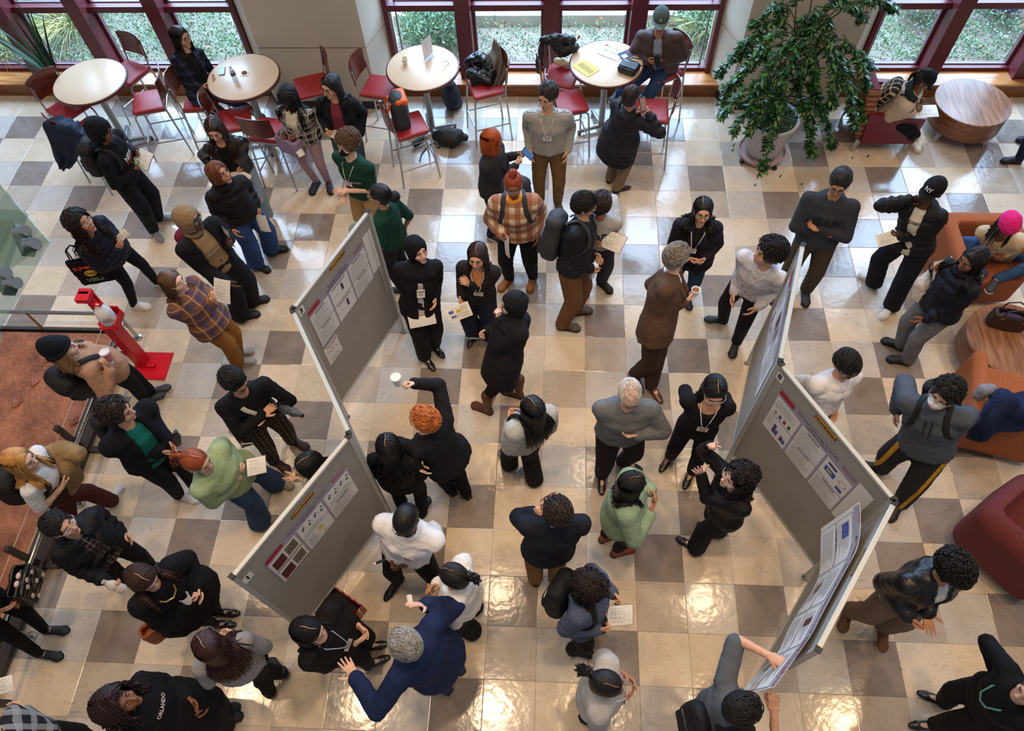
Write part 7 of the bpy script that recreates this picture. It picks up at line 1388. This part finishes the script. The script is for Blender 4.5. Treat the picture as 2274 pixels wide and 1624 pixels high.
p = person('young man with dark curls in pale shirt looking left', (1705, 562), ((1636, 756, 1628, 782), (1616, 718, 1580, 713)), H=1.76, yaw=-35, hyaw=-78, pitch=2, sex='m', skin='light', hair=dict(style='curly', col=(30, 25, 26), seed=29, grow=1.22, curl=.015, n=400), top=dict(col=(206, 204, 210), hem=.0, t=.022, collar=.014, sr=(.068, .058, .046), wr=.006), bottom=dict(col=(28, 26, 34)), L=P(1668, 696, .88), R=P(1634, 652, .92), shoes=('sneaker', (26, 28, 38), (206, 206, 206), (40, 42, 50))); badge(p, .05, .48, lan=(220, 220, 224)); buttons(p, 5, (50, 52, 60))
p = person('man in glasses and dark zip hoodie with folded arms', (1864, 405), ((1787, 640, 1788, 662), (1734, 640, 1724, 658)), H=1.80, yaw=-18, hyaw=-20, pitch=36, sex='m', skin='tan', w=1.06, glasses=(70, 80, 84), hair=dict(style='short', col=(26, 23, 24), seed=30, ln=.05, grow=1.0), top=dict(col=(50, 52, 58), hem=-.08, t=.03, hood='down'), bottom=dict(col=(70, 60, 50), r=(.10, .08, .07)), L=dict(t=P(1806, 487, 1.2), pose='relax', el=(.4, .5, -.9)), R=dict(t=P(1850, 501, 1.14), pose='relax', el=(.4, .5, -.9)), shoes=('sneaker', (34, 38, 50), (44, 46, 54)))
chest_text(p, 'GAP', .14, .60, mat((16, 17, 21), .9))
p = person('student in black cap and black puffer holding paper to the chin', (2070, 424), ((1982, 678, 1963, 701), (1946, 640, 1918, 616)), H=1.72, yaw=-42, hyaw=-52, pitch=24, skin='dark', hair=dict(style='pony', col=(18, 16, 17), tie=(0, -.9, -.4), tail=.2, seed=31, hat=('cap', (20, 20, 24), ('NY', (220, 222, 220)))), top=dict(col=(26, 25, 29), hem=-.1, open=(.06, .04), shirt=(220, 212, 196), hood='down', **PUF), bottom=dict(col=(24, 24, 34), r=(.105, .095, .095)), R=dict(t=P(2038, 440, 1.46), pose='grip', el=(.6, .2, -.8)), L=hold(1990, 512, 1.08), shoes=('sneaker', (226, 222, 222), (224, 222, 220)))
chest_text(p, 'DREAMING', .045, .74, mat((70, 60, 50), .9), vol=p.shirtvol); sheet('white sheet held out by the student in black cap', [(1951, 512, 1.12), (1999, 499, 1.12), (1978, 534, 1.05)])
p = person('woman with long black hair in navy puffer and grey jeans carrying a notepad', (2160, 578), ((2024, 805, 1970, 798), (2010, 775, 1986, 766)), H=1.70, yaw=-68, hyaw=-70, pitch=22, skin='brown', hair=dict(style='long', col=(18, 15, 17), ln=.42, seed=32, az=120), top=dict(col=(20, 22, 36), hem=-.12, hood='down', scarf=((20, 19, 24), .04), **PUF), bottom=dict(m=DENIM((112, 114, 120)), r=(.098, .08, .075)), L=P(2037, 716, .84), R=hold(2071, 590, 1.30), shoes=('clog', (26, 26, 30), (22, 22, 26)))
sheet('spiral notepad held by the woman in navy puffer', [(2073, 582, 1.36), (2114, 568, 1.36), (2077, 644, 1.06)], backing=(90, 60, 50)); blob('fluffy_bag', 'white fluffy bag hanging from the arm of the woman in navy puffer', 'bag', [[(2062, 606, 1.08, .03), (2050, 632, 1.0, .085), (2048, 655, .88, .09), (2056, 668, .82, .06)]], cloth((228, 218, 204), .95, .8, 90), noise=(.006, 60, 1))
p = person('visitor in pink hat sitting with knees up in the orange chair', (2236, 502), ((2212, 618, 2202, 636), (2184, 610, 2170, 626)), H=1.62, yaw=-30, hyaw=-8, pitch=40, seat=(2228, 552, .56), fz=.44, hz=1.20, skin='brown', hair=dict(style='braids', col=(20, 17, 18), n=60, ln=.24, seed=33, az=150, hat=('buckethat', (222, 36, 120))), top=dict(col=(196, 172, 138), t=.034, hem=-.05, hood='down'), bottom=dict(m=DENIM((58, 88, 130))), L=hold(2232, 556, .85), R=hold(2222, 552, .86), shoes=('sneaker', (60, 60, 66), (220, 220, 220)))
p = person('man in white shirt and glasses bending down behind board 8', (1878, 810), None, H=1.74, yaw=22, hyaw=20, pitch=48, sex='m', skin='light', glasses=(40, 36, 36), pel=(1815, 900), hz=1.52, hair=dict(style='short', col=(30, 26, 26), seed=34, ln=.05), top=dict(col=(228, 226, 232), hem=.0, t=.026, collar=.014, sr=(.07, .06, .046), wr=.006), bottom=dict(col=(84, 86, 92)), L=P(1838, 905, .9), R=P(1828, 912, .88)); buttons(p, 6)
p = person('masked man in grey hoodie with black and yellow track trousers', (2096, 876), ((2000, 1112, 1992, 1126), (1968, 1046, 1938, 1040)), H=1.78, yaw=-32, hyaw=-48, pitch=16, sex='m', skin='light', w=1.12, glasses=(160, 160, 160), mask=(232, 232, 230), hair=dict(style='curly', col=(26, 23, 24), seed=35, grow=1.1), top=dict(col=(74, 80, 90), t=.034, hem=-.1, hood='down', sr=(.074, .066, .052)), bottom=dict(col=(40, 40, 44), r=(.108, .095, .075), pat=[('x', 2.6, .10, .42, (196, 146, 40), 1)]), L=dict(t=P(2096, 990, .95), pose='grip', el=(.25, -.9, -.3)), R=dict(t=P(1985, 930, .94), el=(.25, -.9, -.3)), shoes=('sneaker', (26, 28, 38), (60, 62, 68)))
for s in (-1, 1): q = np.array([chest(p, s * .025, s_) for s_ in (.9, .8, .7, .6)]); G().tube(q, .006, 6).build('drawstring', mat((24, 26, 32), .7), p.root, M=p.Minv)
backpack(p, 'black backpack on the masked man in grey hoodie', (24, 25, 28)); bottle('steel flask with blue lid carried by the masked man', at(2086, 1012, .84), (.15, .2, 1), .17, .042, (110, 110, 116), (24, 70, 190), clear=False)
# --- lower centre and right
p = person('woman in black hijab and black suit holding a paper', (926, 556), ((957, 762, 971, 778), (938, 788, 953, 808)), H=1.70, yaw=15, hyaw=42, pitch=4, skin='pale', hair=dict(style='hijab', col=(20, 19, 24)), top=dict(col=(25, 22, 27), hem=-.2, t=.03, open=(.02, .03), shirt=(200, 200, 206)), bottom=dict(col=(30, 27, 33), r=(.10, .088, .082)), L=P(962, 665, .95), R=hold(926, 700, .86), shoes=('dress', (18, 18, 20), (14, 14, 14))); badge(p, .0, .5, clip=True, sz=(.08, .1))
sheet('white sheet held low by the woman in black hijab suit', [(905, 703, .88), (964, 691, .88), (911, 730, .78)], lines=False)
p = person('smiling woman with brown hair in dark blazer holding a colour handout', (1060, 570), ((1084, 735, 1090, 756), (1058, 735, 1048, 755)), H=1.60, yaw=-6, hyaw=-8, pitch=16, skin='light', hair=dict(style='wavy', col=(52, 34, 30), ln=.22, seed=36, fwdbias=70), top=dict(col=(38, 33, 36), hem=-.12, t=.026, open=(.05, .04, .28), shirt=(200, 134, 84), neck=.08), bottom=dict(col=(30, 32, 56), r=(.105, .10, .11)), L=dict(t=P(1038, 606, 1.26), pose='relax'), R=hold(1026, 659, .92), shoes=('flat', (24, 26, 40), (20, 20, 26))); badge(p, -.03, .44)
sheet('colour handout held by the smiling woman in dark blazer', [(990, 673, .96), (1041, 654, .96), (1009, 701, .86)], blocks=((.1, .3, .25, .45, (70, 90, 180)), (.4, .6, .3, .5, (200, 170, 60)), (.6, .9, .1, .9, (206, 200, 186)), (.15, .35, .6, .75, (90, 110, 190))))
p = person('woman in black hijab and long black coat with brown boots', (1140, 676), ((1094, 918, 1045, 897), (1163, 882, 1117, 868)), H=1.68, yaw=-72, hyaw=-80, pitch=6, skin='pale', w=1.12, hair=dict(style='hijab', col=(26, 27, 32)), top=dict(col=(27, 25, 30), hem=-.5, t=.034, hood='down', flare=.02, sr=(.07, .062, .05)), bottom=dict(col=(22, 21, 27), r=(.095, .07, .055), hem=.28), L=dict(t=P(1108, 694, 1.44), pose='grip', el=(.3, .5, -1)), R=hold(1068, 745, 1.0), shoes=('tall', (94, 48, 34), (48, 30, 24)))
phone('silver phone in the lower hand of the woman in long coat', at(1054, 752, 1.0), (.6, -.2, .4), (-.9, -.1, .1), (150, 150, 152))
p = person('woman with long straight black hair in pale grey sweater', (1181, 908), ((1138, 1042, 1124, 1021), (1196, 1076, 1172, 1055)), H=1.64, yaw=212, hyaw=220, pitch=8, skin='light', w=1.06, hair=dict(style='long', col=(24, 19, 21), ln=.46, seed=37, wave=.003, r=.0065, n=190), top=dict(col=(176, 178, 176), t=.036, hem=-.06, sr=(.078, .074, .05)), bottom=dict(col=(26, 24, 30), r=(.105, .085, .095)), L='front', R='front', shoes=('sneaker', (130, 136, 142), (214, 214, 210)))
p = person('white haired man in grey sweater with folded arms', (1398, 876), ((1370, 1024, 1404, 1037), (1336, 1044, 1336, 1070)), H=1.76, yaw=2, hyaw=6, pitch=46, sex='m', skin='pale', w=1.22, glasses=(110, 100, 96), hair=dict(style='bald', col=(206, 200, 194), seed=38), top=dict(col=(106, 108, 112), t=.028, hem=-.06, collar=(.014, (206, 216, 230)), sr=(.07, .064, .05)), bottom=dict(col=(28, 26, 32), r=(.105, .082, .07)), L=dict(t=P(1392, 942, 1.2), pose='relax', el=(.28, .4, -.9)), R=dict(t=P(1430, 909, 1.26), pose='relax', el=(.28, .4, -.9)), shoes=('dress', (20, 20, 22), (16, 16, 18)))
p = person('woman in black square-neck top with lanyard and clear glasses', (1586, 868), ((1540, 1040, 1529, 1064), (1494, 1006, 1478, 1030)), H=1.68, yaw=-8, hyaw=2, pitch=34, skin='light', glasses=(214, 208, 206), hair=dict(style='wavy', col=(22, 18, 20), ln=.26, az=108, seed=39), top=dict(col=(20, 18, 23), hem=-.02, neck=.115, sr=(.072, .064, .046)), bottom=dict(col=(22, 20, 27), r=(.09, .07, .06)), L='back', R='back', shoes=('flat', (18, 18, 20), (14, 14, 16))); badge(p, 0, .52)
p = person('woman with wavy dark hair in black suit pointing with both hands', (1636, 1062), ((1556, 1226, 1516, 1203), (1606, 1186, 1580, 1176)), H=1.68, yaw=-72, hyaw=-78, pitch=-4, skin='pale', glasses=(180, 170, 168), hair=dict(style='ringlets', col=(28, 20, 21), ln=.26, seed=40, wave=.02), top=dict(col=(21, 20, 24), hem=-.14, t=.026, rough=.6), bottom=dict(col=(23, 21, 27), r=(.1, .085, .09)), R=dict(t=P(1582, 986, 1.52), pose='point', el=(.5, 0, -1)), L=dict(t=P(1551, 1034, 1.50), pose='flat', dir=(0, .4, .9), el=(.5, 0, -1)), shoes=('flat', (16, 16, 18), (14, 14, 16)))
p = person('woman with dark ponytail in sage green sweater and tan boots', (1404, 1076), ((1330, 1202, 1358, 1190), (1356, 1233, 1405, 1219)), H=1.62, yaw=85, hyaw=112, pitch=16, skin='tan', w=1.2, hair=dict(style='long', col=(24, 20, 21), ln=.26, seed=41, az=115), top=dict(col=(142, 166, 140), hem=-.12, t=.034, sr=(.072, .066, .05)), bottom=dict(col=(22, 20, 26), r=(.095, .07, .055), hem=.12), L=dict(t=P(1440, 1098, 1.2), el=(.4, .4, -1)), R=dict(t=P(1430, 1120, 1.15), el=(.4, .4, -1)), shoes=('boot', (142, 62, 34), (70, 40, 28)))
p = person('man in navy sweater and khaki trousers seen from behind', (1234, 1132), ((1192, 1302, 1184, 1264), (1231, 1305, 1236, 1268)), H=1.78, yaw=188, hyaw=212, pitch=0, sex='m', skin='light', w=1.14, glasses=(150, 40, 40), hair=dict(style='short', col=(44, 34, 30), seed=42, ln=.07, grow=1.1, lift=.9), top=dict(col=(28, 32, 44), t=.028, hem=-.08, collar=(.015, (196, 208, 226)), sr=(.068, .062, .05)), bottom=dict(col=(142, 106, 66), r=(.10, .078, .068)), L=dict(t=P(1196, 1136, 1.48), pose='grip', el=(.6, .1, -1)), R=dict(t=('x', .02, .2, 1.2)[1:], el=(.6, -.1, -1)), shoes=('boot', (66, 44, 34), (40, 28, 24)))
p = person('woman with dark curls in slate hoodie reading a clipboard', (1312, 1304), ((1290, 1408, 1312, 1402), (1258, 1442, 1283, 1447)), H=1.60, yaw=62, hyaw=68, pitch=28, skin='light', hair=dict(style='ringlets', col=(40, 28, 28), ln=.16, seed=43, vol=1.22, wave=.024), top=dict(col=(84, 92, 116), t=.032, hem=-.08, hood='down', sr=(.072, .066, .05)), bottom=dict(col=(20, 20, 24), r=(.1, .08, .07)), L=hold(1376, 1334, 1.02), R=hold(1345, 1396, 1.0), shoes=('boot', (18, 18, 20), (18, 18, 20)))
backpack(p, 'black backpack with white stitching on the woman in slate hoodie', (20, 20, 23), (.30, .16, .40), .42, extra=(226, 224, 220)); sheet('navy clipboard with white form held by the woman with dark curls', [(1349, 1346, 1.06), (1405, 1342, 1.06), (1328, 1392, 1.0)], backing=(24, 34, 60))
p = person('woman in pale knit top with bare forearms seen from straight above', (1348, 1520), None, H=1.60, yaw=78, hyaw=80, pitch=22, skin='tan', w=1.06, hair=dict(style='pony', col=(24, 19, 22), tie=(-.35, -.9, 0), tail=.26, wave=.016, seed=44, part=.02), top=dict(m=cloth((190, 188, 186), .9, .5, 90), sleeve=.45, t=.034, hem=-.12, sr=(.074, .07, .05)), bottom=dict(col=(20, 20, 24)), L=P(1398, 1512, 1.16), R=P(1392, 1540, 1.12)); badge(p, 0, .62)
p = person('man in grey t-shirt pointing at the loose poster', (1650, 1575), None, H=1.76, yaw=100, hyaw=105, pitch=16, sex='m', skin='light', w=1.1, hair=dict(style='short', col=(26, 22, 23), seed=45, ln=.11, grow=1.1), top=dict(col=(88, 92, 98), sleeve=.44, t=.028, hem=-.08), bottom=dict(col=(22, 22, 26)), L=dict(t=P(1738, 1472, 1.62), pose='point', el=(.8, -.2, -.2), palm=(0, 0, -1)), R=dict(t=P(1718, 1552, 1.42), pose='grip', el=(.8, -.2, -.5)))
backpack(p, 'black sling bag on the back of the man in grey t-shirt', (22, 22, 25), (.24, .12, .34), .5, one=1)
p = person('man in black leather jacket and grey trousers looking at his hands', (2112, 1262), ((1956, 1380, 1957, 1421), (1884, 1344, 1876, 1372)), H=1.80, yaw=15, hyaw=22, pitch=52, sex='m', skin='tan', w=1.16, hz=1.60, glasses=(200, 200, 204), hair=dict(style='curly', col=(24, 21, 22), seed=46, grow=1.14, curl=.018, n=320, r=.0055), top=dict(m=mat((22, 22, 25), .35, .15, 9, bump=.25, bscale=30), t=.036, hem=-.1, open=(.05, .09), shirt=(206, 206, 208), hood='down', sr=(.076, .068, .054)), bottom=dict(col=(128, 106, 92), r=(.105, .085, .07)), L=dict(t=P(2056, 1376, 1.0), pose='flat', palm=(0, 0, 1)), R=dict(t=P(2020, 1366, 1.02), pose='pinch'), shoes=('sneaker', (110, 70, 36), (206, 196, 180), (60, 40, 26)))
p = person('person in black with hanging glasses cords at the bottom right', (2300, 1540), ((2088, 1612, 2048, 1612), (2108, 1566, 2057, 1546)), H=1.70, yaw=-88, hyaw=-80, pitch=15, skin='pale', w=1.1, pel=(2200, 1565), hair=dict(style='short', col=(90, 70, 60)), top=dict(col=(18, 18, 23), t=.03, hem=-.1), bottom=dict(col=(20, 20, 25), r=(.1, .08, .07)), L=dict(t=P(2226, 1585, .98), pose='relax'), R=P(2225, 1530, 1.0), shoes=('dress', (22, 24, 30), (16, 16, 18)))
for dx in (0, .03): q = np.array([chest(p, x, s_ - dx) for x, s_ in ((-.08, .9), (-.05, .7), (0, .58), (.05, .7), (.08, .9))]); G().tube(q, .005, 6).build('beaded_cord', mat(((70, 170, 190), (196, 190, 110))[dx > 0], .5), p.root, M=p.Minv)
p = person('visitor in beige coat and dark cap writing in the striped armchair', (2050, 178), ((2030, 300, 2040, 322), (2012, 312, 2034, 330)), H=1.64, yaw=70, hyaw=72, pitch=58, seat=(1972, 244, .50), hz=1.12, skin='brown', hair=dict(style='pony', col=(26, 20, 20), tie=(0, -.9, -.4), tail=.16, seed=47, hat=('cap', (18, 22, 26))), top=dict(col=(206, 188, 166), t=.036, hem=-.05, sr=(.074, .068, .05)), bottom=dict(col=(20, 22, 28)), L=hold(2034, 218, .78), R=dict(t=P(2028, 236, .76), pose='pinch'), shoes=('sneaker', (226, 220, 208), (226, 222, 214)))
vol_obj('fur_hood', Vol().loft([p.Nb + p.side * math.sin(a) * .13 - p.fw * (math.cos(a) * .10) + p.T * .03 for a in np.linspace(-1.6, 1.6, 9)], .045), .012, cloth((46, 52, 58), .95, .9, 60), p.root, p.Minv, (.008, 90, 1)); backpack(p, 'black and cream patterned backpack on the seated visitor', (24, 22, 22), (.28, .12, .38), .5, m=mat((24, 22, 22), .8, .1, pat=[('x', 16, .2, 0, (206, 190, 160), .8), ('z', 12, .2, 0, (206, 190, 160), .8)]))
sheet('white form on the lap of the seated visitor in beige coat', [(2012, 228, .74), (2063, 224, .74), (2012, 255, .70)])
p = person('visitor at the right edge in dark boots, mostly out of frame', (2440, 150), ((2268, 360, 2226, 358), (2300, 312, 2258, 312)), H=1.66, yaw=-85, pitch=10, skin='light', hair=dict(style='short', col=(30, 24, 22)), top=dict(col=(90, 30, 60), t=.03), bottom=dict(m=DENIM((30, 38, 60))), L='side', R='side', shoes=('boot', (24, 26, 32), (22, 22, 24)))
# ================================================================ coats and bags left on the chairs
drape('jacket', 'navy and teal jacket draped over the bar chair at left', 'jacket', [[(140, 258, 1.12), (165, 262, 1.14), (186, 282, 1.1)], [(92, 274, 1.18), (140, 276, 1.2), (190, 300, 1.16)], [(103, 310, 1.0), (145, 318, 1.02), (182, 335, .98)], [(118, 350, .78), (150, 356, .78), (172, 360, .8)], [(130, 378, .62), (142, 378, .62), (155, 372, .7)]], cloth((30, 38, 58), .7))
bp = empty('backpack', tuple(at(884, 250, .98))); tag(bp, 'orange and grey hiking backpack hung on the bar chair', 'backpack'); bp.rotation_euler = (0, .1, rz_of(110)); OR = mat((226, 96, 24), .6, .1); GR = mat((50, 52, 58), .7, .12, 9, bump=.2)
vol_obj('bag', Vol().rbox((0, .02, -.02), (.30, .20, .48), .07).ell((0, .02, .2), (.14, .1, .09), k=.04), .014, GR, bp, None, (.004, 30, 2)); vol_obj('top_lid', Vol().rbox((0, .05, .22), (.26, .16, .1), .04), .012, OR, bp)
for s in (-1, 1): G().tube([(s * .06, -.08, .22), (s * .08, -.13, .12), (s * .09, -.13, -.05), (s * .11, -.10, -.22)], 1, 8, flat=(.03, .010, (1, 0, 0))).build('strap', OR, bp)
G().tube([(.1, -.1, -.2), (.14, -.12, -.5), (.13, -.12, -.62)], 1, 6, flat=(.016, .004, (1, 0, 0))).build('hip_strap', GR, bp)
blob('puffer_jacket', 'shiny black puffer jacket lying on the bar chair', 'jacket', [[(1042, 140, .95, .07), (1060, 130, 1.0, .09), (1085, 140, .98, .09), (1090, 165, .9, .08)], [(1045, 165, .9, .07), (1065, 170, .88, .08), (1085, 180, .86, .06)], [(1055, 180, .84, .05), (1053, 198, .76, .03)]], mat((16, 20, 28), .22, .15, 9), noise=(.012, 34, 1))
drape('coat', 'grey wool coat hanging over the back of the bar chair', 'coat', [[(1080, 130, 1.05), (1098, 84, 1.22), (1120, 118, 1.1)], [(1090, 160, .95), (1112, 118, 1.12), (1132, 140, 1.0)], [(1086, 185, .82), (1110, 165, .92), (1126, 172, .88)], [(1082, 205, .72), (1100, 200, .76), (1110, 192, .78)]], cloth((104, 94, 86)), seed=3)
blob('jacket', 'quilted black jacket over the back of the bar chair beside the flyers', 'jacket', [[(1205, 90, 1.18, .05), (1235, 85, 1.22, .06), (1270, 88, 1.2, .05)], [(1203, 100, 1.1, .05), (1198, 135, .95, .05), (1196, 160, .82, .03)], [(1235, 95, 1.15, .08), (1250, 112, 1.05, .09), (1275, 105, 1.1, .06)]], mat((24, 26, 32), .5, .15), noise=(.010, 38, 2))
blob('tote_bag', 'cream canvas tote lying on the red seat', 'bag', [[(1235, 135, .88, .04), (1248, 138, .87, .06), (1262, 140, .86, .05)]], cloth((216, 200, 170)))
blob('backpack', 'navy backpack standing on the floor under the bar table', 'backpack', [[(1005, 222, .12, .13), (1002, 210, .25, .13), (998, 192, .42, .09)], [(1012, 228, .10, .10), (1010, 222, .2, .08)]], mat((26, 30, 46), .7, .15, 9, bump=.2))
blob('backpack', 'black backpack slumped on the table foot', 'backpack', [[(970, 302, .10, .07), (990, 300, .13, .11), (1015, 302, .11, .10), (1032, 306, .08, .05)], [(985, 310, .1, .09), (1005, 312, .1, .09)]], mat((24, 25, 28), .65, .15, 9, bump=.2))
tag(G().tube([at(968, 316, .02), at(950, 325, .015), at(936, 342, .012), at(932, 358, .012)], .008, 6).build('bag_strap', BLK), 'loose black strap on the floor by the slumped backpack', 'strap')
tag(G().cyl(at(918, 322, .06), at(945, 305, .08), .045, n=18).build('umbrella', mat((30, 32, 36), .6)), 'folded black umbrella lying at the foot of the bar table', 'umbrella')
drape('coat', 'navy coat spread over the orange tub chair', 'coat', [[(2150, 975, .55), (2200, 960, .66), (2280, 950, .7), (2340, 950, .7)], [(2150, 940, .80), (2200, 925, .86), (2270, 915, .88), (2340, 915, .86)], [(2180, 910, .88), (2220, 890, .92), (2280, 890, .9), (2340, 900, .88)], [(2200, 890, .8), (2240, 872, .84), (2290, 880, .8), (2340, 890, .8)]], cloth((20, 30, 62), .8), fold=.03, thick=.05, seed=2)
blob('coat', 'crumpled grey scarf on top of the orange chair', 'scarf', [[(2172, 880, .80, .04), (2185, 868, .86, .06), (2200, 866, .88, .06), (2210, 880, .84, .05)]], cloth((128, 126, 140)), noise=(.010, 50, 3))
